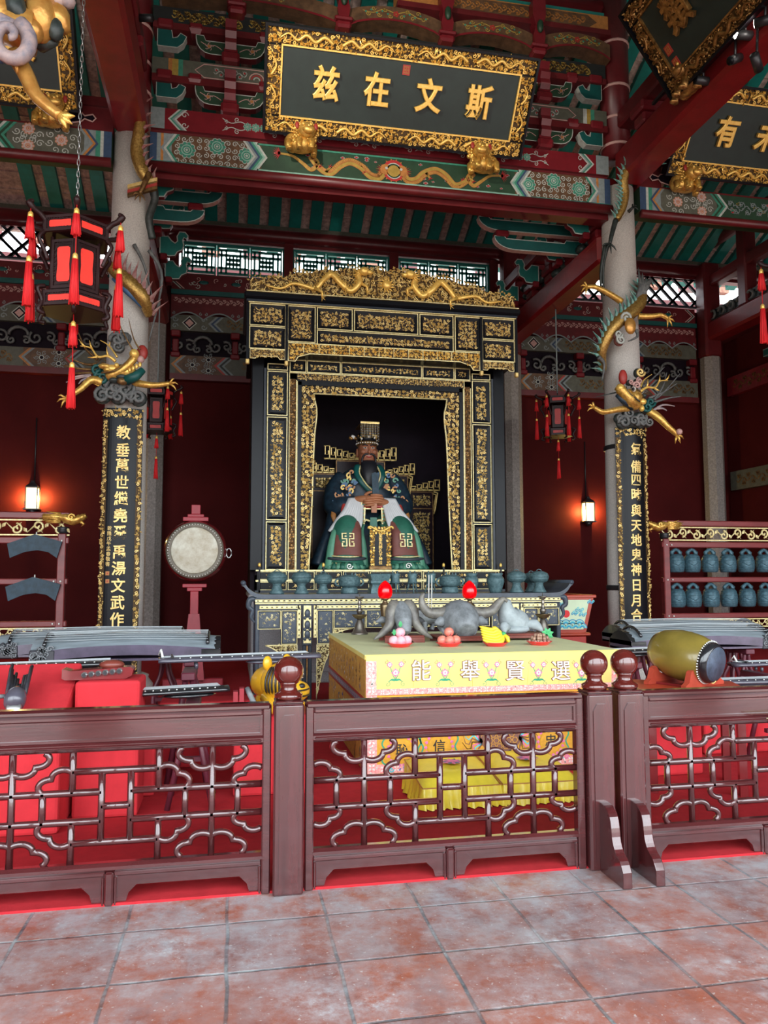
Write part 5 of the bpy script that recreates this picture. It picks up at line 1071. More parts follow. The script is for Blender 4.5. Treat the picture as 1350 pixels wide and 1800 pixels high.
# low parapet at the foot of the shrine
m = MB(); m.box(.33, 3.90, Yf, 11.6, 1.25, 1.565, 'lacquer'); m.box(.30, 3.93, Yf - .03, 11.6, 1.25, 1.29, 'lacquer_grey'); m.box(.31, 3.92, Yf - .02, Yf + .05, 1.41, 1.435, 'gold_paint'); m.box(.31, 3.92, Yf - .02, Yf + .05, 1.555, 1.575, 'gold_paint'); SH.part('parapet', m)
n = 9; w = 3.5 / n
for r, (z0, z1) in enumerate(((1.295, 1.405), (1.44, 1.55))):
    for k in range(n): m = MB(); gem_panel(m, .365 + k * w, .365 + (k + 1) * w - .02, z0, z1, Yf - .005, RNG, b=.02, cell=.045, lt=.007); SH.part('carved_panel', m)
for x in (.36, 1.25, 3.0, 3.87): m = MB(); m.box(x - .012, x + .012, Yf - .03, Yf, 1.26, 1.62, 'lacquer'); m.ell((x, Yf - .015, 1.64), (.022, .022, .035), 'gold_bright', 8, 6); SH.part('parapet_post', m)
# carcass: outer posts, sides, back, floor, ceiling
for x0, x1, xx in ((.225, .40, .41), (3.83, 4.005, 3.80)): m = MB(); m.box(x0, x1, Yb - .02, Yb + .25, 1.565, 4.62, 'lacquer', .01); m.box(xx - .012, xx + .018, Yb - .06, Yb + .02, 1.565, 4.45, 'lacquer_grey'); SH.part('corner_post', m)
m = MB(); m.box(.24, .30, Yb + .2, 13.0, 1.25, 4.7, 'inner_dark'); m.box(3.93, 3.99, Yb + .2, 13.0, 1.25, 4.7, 'inner_dark'); SH.part('side_wall', m)
m = MB(); m.box(.24, 3.99, 13.0, 13.06, 1.25, 4.7, 'inner_dark'); SH.part('back_wall', m)
m = MB(); m.box(.3, 3.93, Yb, 13.0, 1.5, 1.565, 'inner_dark'); SH.part('floor_board', m)
m = MB(); m.box(.24, 3.99, Yb + .1, 13.06, 4.62, 4.72, 'inner_dark'); SH.part('ceiling_board', m)
# front: pillars of carved panels
for x0, x1 in ((.435, .745), (3.485, 3.795)):
    m = MB(); m.box(x0, x1, Yb, Yb + .1, 1.565, 4.5, 'lacquer'); SH.part('pillar', m)
    for z0, z1 in ((1.575, 2.255), (2.275, 3.755), (3.775, 4.42)): m = MB(); gem_panel(m, x0 + .01, x1 - .01, z0, z1, Yb - .012, RNG, b=.055, cell=.05, h=.025); SH.part('carved_panel', m)
    m = MB(); gem_panel(m, x0 + .01, x1 - .01, 4.435, 4.53, Yb - .012, RNG, b=.03, cell=.05); SH.part('carved_panel', m)
# upper row under the canopy
for x0, x1 in ((.76, 1.0), (1.01, 1.50), (1.51, 2.72), (2.73, 3.22), (3.23, 3.47)): m = MB(); m.box(x0, x1, Yb, Yb + .08, 4.42, 4.62, 'lacquer'); gem_panel(m, x0, x1, 4.42, 4.60, Yb - .012, RNG, b=.04, cell=.05, h=.025); SH.part('carved_panel', m)
# brown-gilt strip frame
m = MB(); sx0, sx1 = .755, .865
for a, b in ((.755, .865), (3.365, 3.475)): m.box(a, b, Yb - .01, Yb + .08, 1.565, 4.40, 'lacquer'); carve(m, a + .012, b - .012, 1.58, 4.32, Yb - .015, RNG, 'gold_old', .032, .016, 'recess_gold', .1); m.box(a, a + .01, Yb - .03, Yb, 1.57, 4.4, 'gold_paint'); m.box(b - .01, b, Yb - .03, Yb, 1.57, 4.3, 'gold_paint')
m.box(.755, 3.475, Yb - .01, Yb + .08, 4.29, 4.41, 'lacquer'); carve(m, .87, 3.36, 4.31, 4.40, Yb - .015, RNG, 'gold_leaf', .036, .016, 'recess', .1); m.box(.755, 3.475, Yb - .03, Yb, 4.402, 4.414, 'gold_paint'); SH.part('openwork_strip', m)
m = MB(); m.box(.87, .935, Yb - .02, Yb + .1, 1.565, 4.29, 'lacquer'); m.box(3.295, 3.36, Yb - .02, Yb + .1, 1.565, 4.29, 'lacquer'); m.box(.87, 3.36, Yb - .02, Yb + .1, 4.235, 4.29, 'lacquer'); m.box(.868, .878, Yb - .03, Yb, 1.565, 4.29, 'gold_paint'); m.box(3.352, 3.362, Yb - .03, Yb, 1.565, 4.29, 'gold_paint'); SH.part('inner_frame', m)
# vine frame with the curtain-shaped opening
def edge_l(z):
    pts = [(1.565, 1.055), (2.0, 1.075), (2.6, 1.10), (3.2, 1.115), (3.55, 1.13), (3.75, 1.155), (3.88, 1.165), (4.0, 1.135), (4.10, 1.115)]
    for (a, xa), (b, xb) in zip(pts, pts[1:]):
        if z <= b: return xa + (xb - xa) * (z - a) / (b - a)
    return 1.115
zt = 4.125
inside = lambda x, z: (x < edge_l(z) - .012) or (2 * SX - x < edge_l(z) - .012) or z > zt + .01
m = MB()
for sgn in (0, 1):
    zs = [1.565 + i * (zt - 1.565) / 24 for i in range(25)]; e = [(edge_l(z), z) for z in zs]; p = [(.935, 1.565)] + e + [(edge_l(zt), 4.235), (.935, 4.235)]
    if sgn: p = [(2 * SX - a, b) for a, b in p]; e = [(2 * SX - a, b) for a, b in e]
    m.prism(p, Yb + .02, Yb + .07, 'recess', 'gold_leaf'); m.tube([(a, Yb + .02, b) for a, b in e], .013, 'gold_paint', 6)
m.box(edge_l(zt) - .001, 2 * SX - edge_l(zt) + .001, Yb + .02, Yb + .07, zt, 4.235, 'recess'); m.tube([(edge_l(zt), Yb + .02, zt), (2 * SX - edge_l(zt), Yb + .02, zt)], .012, 'gold_paint', 6)
for a, b, c, d in ((.935, 1.18, 1.57, 4.235), (2 * SX - 1.18, 2 * SX - .935, 1.57, 4.235), (1.18, 2 * SX - 1.18, zt, 4.235)): carve(m, a, b, c, d, Yb + .018, RNG, 'gold_leaf', .058, .035, None, .3, inside)
SH.part('vine_frame', m)
# canopy: beam, panels, drop fringes, crest
m = MB(); m.box(.16, 4.07, Yc + .02, 12.2, 4.60, 5.30, 'lacquer'); m.box(.13, 4.10, Yc - .03, 12.25, 5.30, 5.34, 'lacquer_grey', .01); m.box(.10, 4.13, Yc - .08, 12.3, 5.34, 5.43, 'lacquer', .02); m.box(.13, 4.10, Yc - .09, Yc, 5.425, 5.436, 'gold_paint'); m.box(.16, 4.07, Yc - .04, Yc, 5.285, 5.295, 'gold_paint'); SH.part('canopy_body', m)
cp = [(.175, .68, 4.965, 5.28), (.175, .68, 4.635, 4.955), (.70, 1.095, 4.76, 5.28), (1.115, 1.625, 4.965, 5.28), (1.645, 2.585, 4.965, 5.28), (2.605, 3.115, 4.965, 5.28), (3.135, 3.53, 4.76, 5.28), (3.55, 4.055, 4.965, 5.28), (3.55, 4.055, 4.635, 4.955), (1.115, 3.115, 4.735, 4.955)]
for x0, x1, z0, z1 in cp: m = MB(); gem_panel(m, x0, x1, z0, z1, Yc - .0, RNG, b=.045, cell=.05, h=.03); SH.part('carved_panel', m)
for x0, x1 in ((.19, .67), (3.56, 4.04)):
    m = MB(); p = [(x0, 4.63), (x1, 4.63), (x1, 4.50), (x1 - .07, 4.50), (x1 - .1, 4.535), (x0 + .1, 4.535), (x0 + .07, 4.50), (x0, 4.50)]; m.prism(p, Yc - .0, Yc + .03, 'recess_gold'); m.ribbon(p, .012, Yc - .006, 'gold_paint', True); carve(m, x0 + .01, x1 - .01, 4.515, 4.625, Yc - .002, RNG, 'gold_leaf', .042, .02, None, .15); SH.part('drop_fringe', m)
m = MB(); x0, x1 = .715, 3.51; p = [(x0, 4.745), (x1, 4.745), (x1, 4.485), (x1 - .10, 4.485), (x1 - .14, 4.55), (x1 - .30, 4.60), (x0 + .30, 4.60), (x0 + .14, 4.55), (x0 + .10, 4.485), (x0, 4.485)]
m.prism(p, Yc - .01, Yc + .03, 'recess_gold'); m.ribbon(p, .014, Yc - .016, 'gold_paint', True); carve(m, x0 + .01, x1 - .01, 4.61, 4.735, Yc - .012, RNG, 'gold_bright', .045, .025, None, .3); carve(m, x0 + .01, x0 + .2, 4.50, 4.61, Yc - .012, RNG, 'gold_bright', .045, .02, None, .2, lambda x, z: x - x0 < .12 or z > 4.56); carve(m, x1 - .2, x1 - .01, 4.50, 4.61, Yc - .012, RNG, 'gold_bright', .045, .02, None, .2, lambda x, z: x1 - x < .12 or z > 4.56)
for k in range(12): xx = x0 + (x1 - x0) * (k + 1) / 13; m.box(xx - .005, xx + .005, Yc - .03, Yc - .01, 4.61, 4.735, 'gold_paint')
SH.part('apron', m)
for x in (.155, .69, 3.535, 4.075): m = MB(); m.box(x - .018, x + .018, Yc - .03, Yc + .02, 4.48, 5.28, 'lacquer'); m.box(x - .026, x + .026, Yc - .04, Yc + .02, 4.41, 4.48, 'gold_leaf', .01); SH.part('hanging_post', m)
# crest with two dragons
def crest_top(x):
    u = abs(x - SX) / 1.95
    return 5.66 + .27 * max(0, 1 - (u * 1.12) ** 2) + (.02 * sin(x * 17)) if u < .9 else 5.66
m = MB(); pts = [(.17, 5.43)] + [(.17 + 3.89 * i / 40, crest_top(.17 + 3.89 * i / 40) - .03) for i in range(41)] + [(4.06, 5.43)]
m.prism(pts, Yc - .0, Yc + .03, 'recess_gold'); carve(m, .17, 4.06, 5.44, 5.95, Yc - .002, RNG, 'gold_leaf', .06, .05, None, .1, lambda x, z: z < crest_top(x)); SH.part('crest_ground', m)
def relief_dragon(pts, r, y, mm='gold_bright'):
    m = MB(); p = smooth(pts, 6); k = len(p); rr = [r * (.3 + .8 * min(1, 1.8 * i / k)) for i in range(k)]
    m.tube([(a, y - .012 * sin(i * .5) - .02, b) for i, (a, b) in enumerate(p)], rr, mm, 8)
    d = 1 if pts[-1][0] > pts[-2][0] else -1; hx, hz = pts[-1]
    m.ell((hx + d * r * .6, y - .06, hz), (r * 1.9, r * 1.5, r * 1.5), mm, 10, 7); m.ell((hx + d * r * 2.4, y - .07, hz - r * .4), (r * 1.3, r, r * .8), mm, 8, 6)
    for q in range(6): a = (pi if d > 0 else 0) + (q - 2.5) * .4; m.tube([(hx, y - .05, hz), (hx + r * 4 * cos(a), y - .06, hz + r * 3.4 * sin(a))], [r * .35, .001], mm, 4)
    for i in range(3, k - 4, 2): t = atan2(p[i + 1][1] - p[i - 1][1], p[i + 1][0] - p[i - 1][0]); s = -d; m.tube([(p[i][0], y - .03, p[i][1]), (p[i][0] - s * sin(t) * rr[i] * -2, y - .03, p[i][1] + abs(cos(t)) * rr[i] * 2)], [rr[i] * .4, .001], mm, 4)
    for f in (.35, .6, .82):
        i = int(k * f); e = (p[i][0] + d * r * 2.5, p[i][1] - r * 3.2); m.tube([(p[i][0], y - .03, p[i][1]), (p[i][0] + d * r * 2.6, y - .05, p[i][1] - r * 1.4), (e[0], y - .05, e[1])], [r * .7, r * .5, r * .35], mm, 6)
        for q in range(4): m.tube([(e[0], y - .05, e[1]), (e[0] + r * 1.5 * cos(q * .9 - 1.6), y - .06, e[1] + r * 1.5 * sin(q * .9 - 1.6))], [r * .25, .002], mm, 4)
    return m
for s in (-1, 1):
    m = relief_dragon([(SX + s * u, z) for u, z in ((1.72, 5.53), (1.52, 5.50), (1.36, 5.58), (1.18, 5.56), (1.02, 5.54), (.92, 5.66), (.80, 5.76), (.66, 5.62), (.52, 5.54), (.40, 5.66), (.42, 5.78), (.36, 5.82))], .042, Yc - .03); SH.part('crest_dragon', m)
m = MB(); m.ell((SX, Yc - .05, 5.66), (.07, .05, .07), 'gold_bright', 12, 8)
for q in range(12): a = q * pi / 6; m.tube([(SX + .06 * cos(a), Yc - .04, 5.66 + .06 * sin(a)), (SX + .14 * cos(a + .3), Yc - .04, 5.66 + .14 * sin(a + .3))], [.018, .001], 'gold_bright', 4)
SH.part('crest_pearl', m)

# ---------------------------------------------------------------- stepped throne screen
TH = Thing('throne_screen', 'dark stepped throne back with gilded fretwork crests behind the statue', 'throne', (2.09, 12.78, 1.57), world=True); YT = 12.75; cx = 2.085
m = MB(); m.box(cx - .42, cx + .42, YT, YT + .06, 1.57, 3.42, 'throne_wood'); frame_rect(m, cx - .42, cx + .42, 1.57, 3.42, .018, YT - .012, YT, 'gold_dim'); TH.part('back_panel', m)
def fretcrest(x0, x1, z0, h, d):
    m = MB(); L = x1 - x0; k = max(3, round(L / .105)); w = L / k
    for i in range(k):
        rise = h * (.30 + .85 * ((i + .5) / k if d > 0 else (1 - (i + .5) / k) if d < 0 else abs(2 * (i + .5) / k - 1)))
        a = x0 + i * w; q = [(a + .008, z0), (a + w - .008, z0), (a + w - .008, z0 + rise), (a + .022, z0 + rise), (a + .022, z0 + rise * .35), (a + w - .028, z0 + rise * .35), (a + w - .028, z0 + rise * .65)]
        m.tube([(u, YT, v) for u, v in q], .012, 'gold_leaf', 4, True, smooth=False)
        m.tube([(a, YT, z0 + .01), (a + w, YT, z0 + .01)], .013, 'gold_leaf', 4)
        m.tube([(a, YT, z0 + rise), (a + w, YT, z0 + rise * 1.03)], .011, 'gold_leaf', 4)
    TH.part('fret_crest', m)
fretcrest(cx - .62, cx + .62, 3.44, .20, 0)
for s in (-1, 1):
    for a, b, zt_, nm in ((.44, .82, 3.19, 'upper'), (.84, 1.26, 2.92, 'lower')):
        xs = sorted((cx + s * a, cx + s * b)); m = MB(); m.box(xs[0], xs[1], YT, YT + .06, 1.57, zt_, 'throne_wood'); frame_rect(m, xs[0], xs[1], 1.57, zt_, .016, YT - .012, YT, 'gold_dim'); m.box(xs[0], xs[1], YT - .012, YT, zt_ - .30, zt_ - .285, 'gold_dim')
        TH.part('wing_panel', m)
        m = MB(); carve(m, xs[0] + .06, xs[1] - .06, zt_ - .24, zt_ - .07, YT - .008, RNG, 'gold_leaf', .045, .02); TH.part('carved_panel', m)
        if nm == 'lower': m = MB(); carve(m, xs[0] + .07, xs[1] - .07, 1.80, zt_ - .36, YT - .008, RNG, 'gold_leaf', .05, .02); TH.part('carved_panel', m)
        fretcrest(xs[0] - (.02 if s < 0 else -.02) - (.10 if s < 0 else 0), xs[1] + (.12 if s > 0 else 0), zt_ + .02, .17, s)
        m = MB(); q = [(cx + s * (b + .01), zt_), (cx + s * (b + .08), zt_ - .02), (cx + s * (b + .06), zt_ - .14), (cx + s * (b + .035), zt_ - .30), (cx + s * (b + .01), zt_ - .38)]; m.tube([(u, YT, v) for u, v in q], .014, 'gold_leaf', 5); m.tube([(u - s * .03, YT, v - .03) for u, v in q[:4]], .010, 'gold_leaf', 5); TH.part('fret_bracket', m)

# ---------------------------------------------------------------- the seated statue
ST = Thing('seated_statue', 'painted statue of a bearded sage in a beaded crown seated with folded hands', 'statue', (2.08, 12.1, 1.57))
def loft(m, secs, mm, n=32, pw=2.0, folds=0.0, fn=0):
    vs = []; fs = []
    for (cx_, cy_, z, rx, ry) in secs:
        for j in range(n):
            a = 2 * pi * j / n; c, s = cos(a), sin(a); k = 1 + folds * sin(fn * a) * max(0, 1 - (z - secs[0][2]) / max(.01, secs[-1][2] - secs[0][2]) * 1.6)
            vs.append((cx_ + rx * k * abs(c) ** (2 / pw) * (1 if c > 0 else -1), cy_ + ry * k * abs(s) ** (2 / pw) * (1 if s > 0 else -1), z))
    for i in range(len(secs) - 1):
        for j in range(n): q = (j + 1) % n; fs.append((i * n + j, i * n + q, (i + 1) * n + q, (i + 1) * n + j))
    fs.append(tuple(range(n - 1, -1, -1))); fs.append(tuple((len(secs) - 1) * n + j for j in range(n))); m.add(vs, fs, mm, True)
def skin_(m, pts, rs, mm, n=12, flat=1.0):
    p = smooth(pts, 5); k = len(pts) - 1; r = [rs[min(int(i / 5), k)] * (1 - (i % 5) / 5) + rs[min(int(i / 5) + 1, k)] * ((i % 5) / 5) for i in range(len(p))]; m.tube(p, r, mm, n, True, flat)
m = MB(); loft(m, [(0, -.10, .0, .96, .52), (0, -.12, .14, .90, .50), (0, -.14, .40, .80, .47), (0, -.14, .62, .68, .42), (0, -.08, .74, .54, .36), (0, .0, .86, .44, .29), (0, .03, 1.05, .43, .27), (0, .04, 1.25, .46, .27), (0, .04, 1.42, .47, .26), (0, .04, 1.55, .40, .22), (0, .03, 1.64, .26, .17), (0, .02, 1.69, .14, .13)], 'robe_navy', 40, 2.2, .05, 22); body = ST.part('robe_body', m, subsurf=1)
for s in (-1, 1):   # legs under the lap cloth
    m = MB(); skin_(m, [(s * .20, -.10, .66), (s * .33, -.38, .66), (s * .40, -.60, .58), (s * .41, -.66, .36), (s * .42, -.68, .16), (s * .43, -.70, .05)], [.24, .25, .24, .24, .27, .31], 'robe_green', 16); ST.part('skirt_fold', m, subsurf=1)
    m = MB(); skin_(m, [(s * .22, -.16, .80), (s * .38, -.56, .74), (s * .415, -.74, .58), (s * .43, -.80, .36), (s * .44, -.84, .20)], [.13, .19, .205, .215, .225], 'robe_brown', 14, .45); lp = ST.part('lap_panel', m)
    m = MB()
    for e in (-1, 1): skin_(m, [(s * .30 + e * .17, -.52, .70), (s * .41 + e * .20, -.72, .58), (s * .43 + e * .24, -.78, .34), (s * .44 + e * .26, -.80, .12), (s * .44 + e * .30, -.78, .03)], [.02, .045, .06, .07, .05], 'robe_mint', 8, .5)
    ST.part('green_border', m)
    m = MB(); y = -1.0; cxx = s * .435    # mirrored gold fret on the lap cloth
    M44 = Matrix.Translation((cxx, -.925, .445)) @ Matrix.Rotation(radians(-12), 4, 'X'); m.X = M44
    for e in (-1, 1):
        q = [(e * .10, .10), (e * .018, .10), (e * .018, .035), (e * .075, .035)] ; m.ribbon([(e * .02, .095), (e * .085, .095), (e * .085, .015), (e * .02, .015), (e * .02, -.095), (e * .085, -.095), (e * .085, -.045)], .022, 0, 'gold_paint'); m.ribbon([(e * .02, .055), (e * .05, .055)], .02, 0, 'gold_paint'); m.ribbon([(e * .05, -.03), (e * .085, -.03)], .018, 0, 'gold_paint')
    ST.part('gold_emblem', m)
    m = MB()
    for zz, mm, r in ((.175, 'robe_grey', .05), (.115, 'gold_paint', .012), (.215, 'gold_paint', .010)): m.tube([(cxx - .26 + .52 * q / 10, -.80 - .15 * sin(pi * q / 10), zz - .02 * sin(pi * q / 10)) for q in range(11)], r, mm, 8, True, .5 if r > .02 else 1)
    ST.part('hem_band', m)
    m = MB()
    for q in range(14): a = q / 13; m.tube([(cxx - .34 + .68 * a, -.62 - .34 * sin(pi * a), .10), (cxx - .37 + .74 * a, -.66 - .36 * sin(pi * a), .01)], [.035, .055], 'robe_green' if q % 2 else 'robe_mint', 7)
    m.ribbon(spiral((cxx, .06), .05, 1.4, 0, 10, s), .014, -1.08, 'th_white'); ST.part('ruffled_hem', m)
    # arms and sleeves
    m = MB(); skin_(m, [(s * .36, .04, 1.50), (s * .50, -.02, 1.28), (s * .54, -.16, 1.02), (s * .40, -.34, .98), (s * .22, -.44, 1.03)], [.14, .17, .19, .17, .13], 'robe_navy', 14); ar = ST.part('sleeve', m, subsurf=1)
    m = MB()
    rr = random.Random(3 + s)
    for q in range(26):
        u = rr.random(); zc = 1.56 - u * .55; xc = s * (.24 + .26 * u + rr.uniform(-.12, .10)); yy = -.235 - .10 * u - .03
        M_ = rr.choice(('robe_blue', 'robe_blue', 'p_orange', 'p_gold', 'robe_mint')); m.ribbon(spiral((xc, zc), rr.uniform(.03, .055), .9, rr.uniform(0, 6), 8, rr.choice((-1, 1))), .026, yy, M_)
    ST.part('robe_pattern', m)
    m = MB(); skin_(m, [(s * .56, -.14, 1.0), (s * .60, -.22, .80), (s * .66, -.34, .56), (s * .76, -.42, .30), (s * .84, -.46, .05)], [.10, .13, .15, .17, .2], 'robe_navy', 12, .6); ST.part('hanging_sleeve', m, subsurf=1)
    m = MB(); skin_(m, [(s * .57, -.32, .95), (s * .58, -.37, .84), (s * .56, -.40, .72)], [.03, .045, .02], 'p_orange', 8, .4); skin_(m, [(s * .60, -.36, .72), (s * .62, -.40, .62), (s * .60, -.44, .52)], [.02, .03, .01], 'p_gold', 8, .4); ST.part('sleeve_flame', m)
    m = MB()                                                               # white cuffs falling in folds
    for q in range(8):
        a = q / 7; skin_(m, [(s * (.17 + .17 * a), -.50 + .01 * a, 1.10 - .01 * a), (s * (.20 + .22 * a), -.60 + .04 * a, .92), (s * (.22 + .32 * a), -.68 + .07 * a, .76), (s * (.24 + .44 * a), -.74 + .10 * a, .63 - .05 * a)], [.05, .048, .05, .03], 'robe_white', 8, .6)
    ST.part('white_cuff', m)
    m = MB(); skin_(m, [(s * .42, -.46, 1.06), (s * .45, -.52, .92), (s * .47, -.53, .82)], [.035, .04, .02], 'seal_red', 8, .5); ST.part('red_lining', m)
    m = MB(); m.X = Matrix.Translation((0, -.56, 0)); m.prism([(s * .115, 1.03), (s * .185, 1.03), (s * .20, .70), (s * .13, .70)], -.03, .0, 'gold_dim'); m.ribbon([(s * .125, 1.03), (s * .14, .70)], .018, -.034, 'gold_paint'); m.ribbon([(s * .18, 1.03), (s * .195, .70)], .012, -.034, 'gold_paint')
    for q in range(6): m.disc((s * (.152 + .002 * q), 1.0 - q * .055), .018, -.035, 'robe_mint', 7)
    ST.part('brocade_band', m)
    # hands folded over each other around the upright tablet
    m = MB(); zz = 1.03 + (.045 if s < 0 else 0)
    skin_(m, [(s * .25, -.46, zz), (s * .16, -.54, zz + .005), (s * .08, -.585, zz + .01), (s * .02, -.59, zz + .01)], [.07, .075, .07, .05], 'hand_skin', 12, .8)
    for f in range(4): z0 = zz + .062 - .036 * f; skin_(m, [(s * .04, -.62, z0), (-s * .03, -.655, z0 + .002), (-s * (.10 + .018 * (1.5 - abs(f - 1.5))), -.645, z0 - .004), (-s * (.135 + .02 * (1.5 - abs(f - 1.5))), -.61, z0 - .008)], [.022, .021, .019, .013], 'hand_skin', 8)
    skin_(m, [(s * .12, -.55, zz + .07), (s * .07, -.585, zz + .105), (s * .02, -.60, zz + .115)], [.026, .023, .014], 'hand_skin', 8); ST.part('hand', m)
# collar, belt and knot
m = MB()
for s, yy in ((-1, -.30), (1, -.315)):
    q = [(s * .17, 1.66), (s * .20, 1.52), (s * .10, 1.34), (-s * .06, 1.20), (-s * .16, 1.10)] if s < 0 else [(s * .17, 1.66), (s * .20, 1.52), (s * .15, 1.36), (s * .09, 1.27)]
    P_ = smooth(q, 5); n_ = len(P_); m.tube([(a, -.12 + (yy + .12) * min(1, 2.5 * i / n_) - .02, b) for i, (a, b) in enumerate(P_)], .052, 'teal', 8, True, .45); m.tube([(a + s * -.04, -.12 + (yy + .12) * min(1, 2.5 * i / n_) - .045, b - .01) for i, (a, b) in enumerate(P_)], .013, 'gold_paint', 6)
ST.part('crossed_collar', m)
m = MB(); m.box(-.16, .16, -.60, -.50, .94, 1.0, 'seal_red', .02); m.box(-.17, .17, -.61, -.50, .925, .94, 'gold_paint'); ST.part('belt', m)
m = MB(); m.prism([(-.045, 1.02), (.045, 1.02), (.04, .87), (-.04, .87)], -.66, -.62, 'hand_skin'); m.tube([(-.15 + .3 * q / 8, -.58, .72 + .05 * abs(sin(q * 1.2))) for q in range(9)], .03, 'gold_paint', 7, True, .6); m.prism([(-.05, .80), (.05, .80), (.07, .40), (-.07, .40)], -.62, -.56, 'robe_green'); ST.part('sash_knot', m)
m = MB(); m.X = Matrix.Translation((.035, -.60, 1.08)) @ Matrix.Rotation(radians(-9), 4, 'X'); m.prism([(-.045, 0), (.045, 0), (.055, .40), (.0, .425), (-.055, .40)], -.02, .02, 'slate'); ST.part('court_tablet', m, bevel=.006)
# head
m = MB(); loft(m, [(0, -.02, 1.62, .11, .11), (0, -.03, 1.70, .13, .14), (0, -.05, 1.76, .135, .165), (0, -.05, 1.84, .15, .175), (0, -.04, 1.92, .15, .175), (0, -.03, 2.0, .145, .17), (0, -.01, 2.07, .12, .14), (0, 0, 2.12, .06, .07)], 'skin', 24, 2.2)
m.ell((0, -.235, 1.86), (.028, .035, .03), 'skin', 10, 8); skin_(m, [(0, -.205, 1.95), (0, -.225, 1.90), (0, -.245, 1.865)], [.016, .02, .026], 'skin', 8)
for s in (-1, 1): m.ell((s * .035, -.22, 1.855), (.02, .02, .016), 'skin', 8, 6); m.ell((s * .16, -.02, 1.87), (.022, .04, .075), 'skin', 10, 8); m.ell((s * .085, -.185, 1.87), (.05, .04, .04), 'skin', 10, 8)
head = ST.part('head', m, subsurf=1)
m = MB()
for s in (-1, 1): m.ell((s * .062, -.205, 1.932), (.03, .016, .013), 'eye_white', 10, 6); m.ell((s * .060, -.219, 1.932), (.011, .006, .011), 'hair_black', 8, 6)
ST.part('eyes', m, head)
m = MB(); [m.tube([(s * .02, -.218, 1.965), (s * .06, -.222, 1.985), (s * .11, -.195, 1.97)], [.008, .011, .004], 'hair_black', 6) for s in (-1, 1)]; ST.part('eyebrows', m, head)
m = MB(); m.ell((0, -.215, 1.79), (.045, .02, .016), 'seal_red', 10, 6); m.ell((0, -.222, 1.80), (.032, .014, .006), 'eye_white', 8, 4); ST.part('mouth', m, head)
m = MB()
for s in (-1, 1): skin_(m, [(s * .012, -.235, 1.83), (s * .07, -.225, 1.82), (s * .105, -.20, 1.76), (s * .11, -.19, 1.66), (s * .10, -.2, 1.56)], [.012, .016, .016, .012, .004], 'hair_black', 7)
loft(m, [(.01, -.30, 1.28, .03, .02), (0, -.29, 1.36, .085, .05), (0, -.26, 1.50, .125, .085), (0, -.20, 1.62, .135, .11), (0, -.17, 1.70, .125, .10), (0, -.16, 1.735, .09, .07)], 'hair_black', 20); ST.part('beard', m, head)
m = MB(); loft(m, [(0, -.02, 1.99, .168, .195), (0, -.02, 2.045, .17, .198)], 'gold_dim', 28)
for q in range(26): a = 2 * pi * q / 26; m.ell((.172 * cos(a), -.02 + .2 * sin(a), 2.018), (.011, .011, .011), 'th_white', 6, 4)
ST.part('crown_band', m)
m = MB(); loft(m, [(0, -.01, 2.04, .158, .185), (0, 0, 2.14, .15, .175), (0, .01, 2.20, .12, .14)], 'lacquer', 24)
for q in range(34): a = RNG.uniform(0, 2 * pi); z = RNG.uniform(2.06, 2.17); m.ell((.155 * cos(a), -.01 + .182 * sin(a), z), (.018, .018, .018), RNG.choice(('gold_leaf', 'gold_dim', 'th_white', 'gold_old')), 6, 4)
for q in range(8): m.ell((-.12 - .02 * q, .06, 2.10 + .01 * q - .04 * (q > 5)), (.03, .03, .03), RNG.choice(('gold_dim', 'gold_old', 'th_white')), 7, 5)
ST.part('crown_cap', m)
m = MB(); m.box(-.145, .145, -.30, .30, 2.305, 2.325, 'gold_dim', .006); m.box(-.03, .03, -.06, .06, 2.18, 2.305, 'lacquer'); m.box(-.15, .15, -.31, -.30, 2.30, 2.33, 'gold_leaf'); ST.part('crown_board', m)
m = MB()
for q in range(12): x = -.14 + .28 * q / 11; L_ = .23 if 0 < q < 11 else .30; [m.ell((x, -.30, 2.30 - L_ * k / 12), (.0045, .0045, .010), 'gold_leaf' if k % 2 else 'th_white', 5, 4) for k in range(12)]
ST.part('bead_curtain', m)
# ---------------------------------------------------------------- spirit tablet in front of the statue
t = Thing('spirit_tablet', 'small gilded tablet with black centre and a column of gold characters before the statue', 'tablet', (2.115, 11.12, 1.575)); m = MB()
m.box(-.17, .17, -.02, .06, 0, .06, 'gold_dim', .01); t.part('base', m); m = MB(); m.box(-.085, .085, -.01, .03, .06, .54, 'lacquer'); t.part('face_board', m)
m = MB()
for s in (-1, 1): carve(m, min(s * .085, s * .155), max(s * .085, s * .155), .05, .53, -.008, RNG, 'gold_bright', .042, .02, 'recess_gold', .3)
carve(m, -.16, .16, .52, .63, -.008, RNG, 'gold_bright', .042, .02, 'recess_gold', .4); m.tube([(.185 * cos(a), -.02, .60 + .035 * sin(3 * a)) for a in [pi * q / 12 for q in range(13)]], .016, 'gold_bright', 6); t.part('gilded_frame', m)
m = MB(); [m.text(ch, .056, 'gold_bright', (0, -.013, .50 - .057 * k), .002) for k, ch in enumerate('至聖先師孔子神位')]; t.part('gold_writing', m)
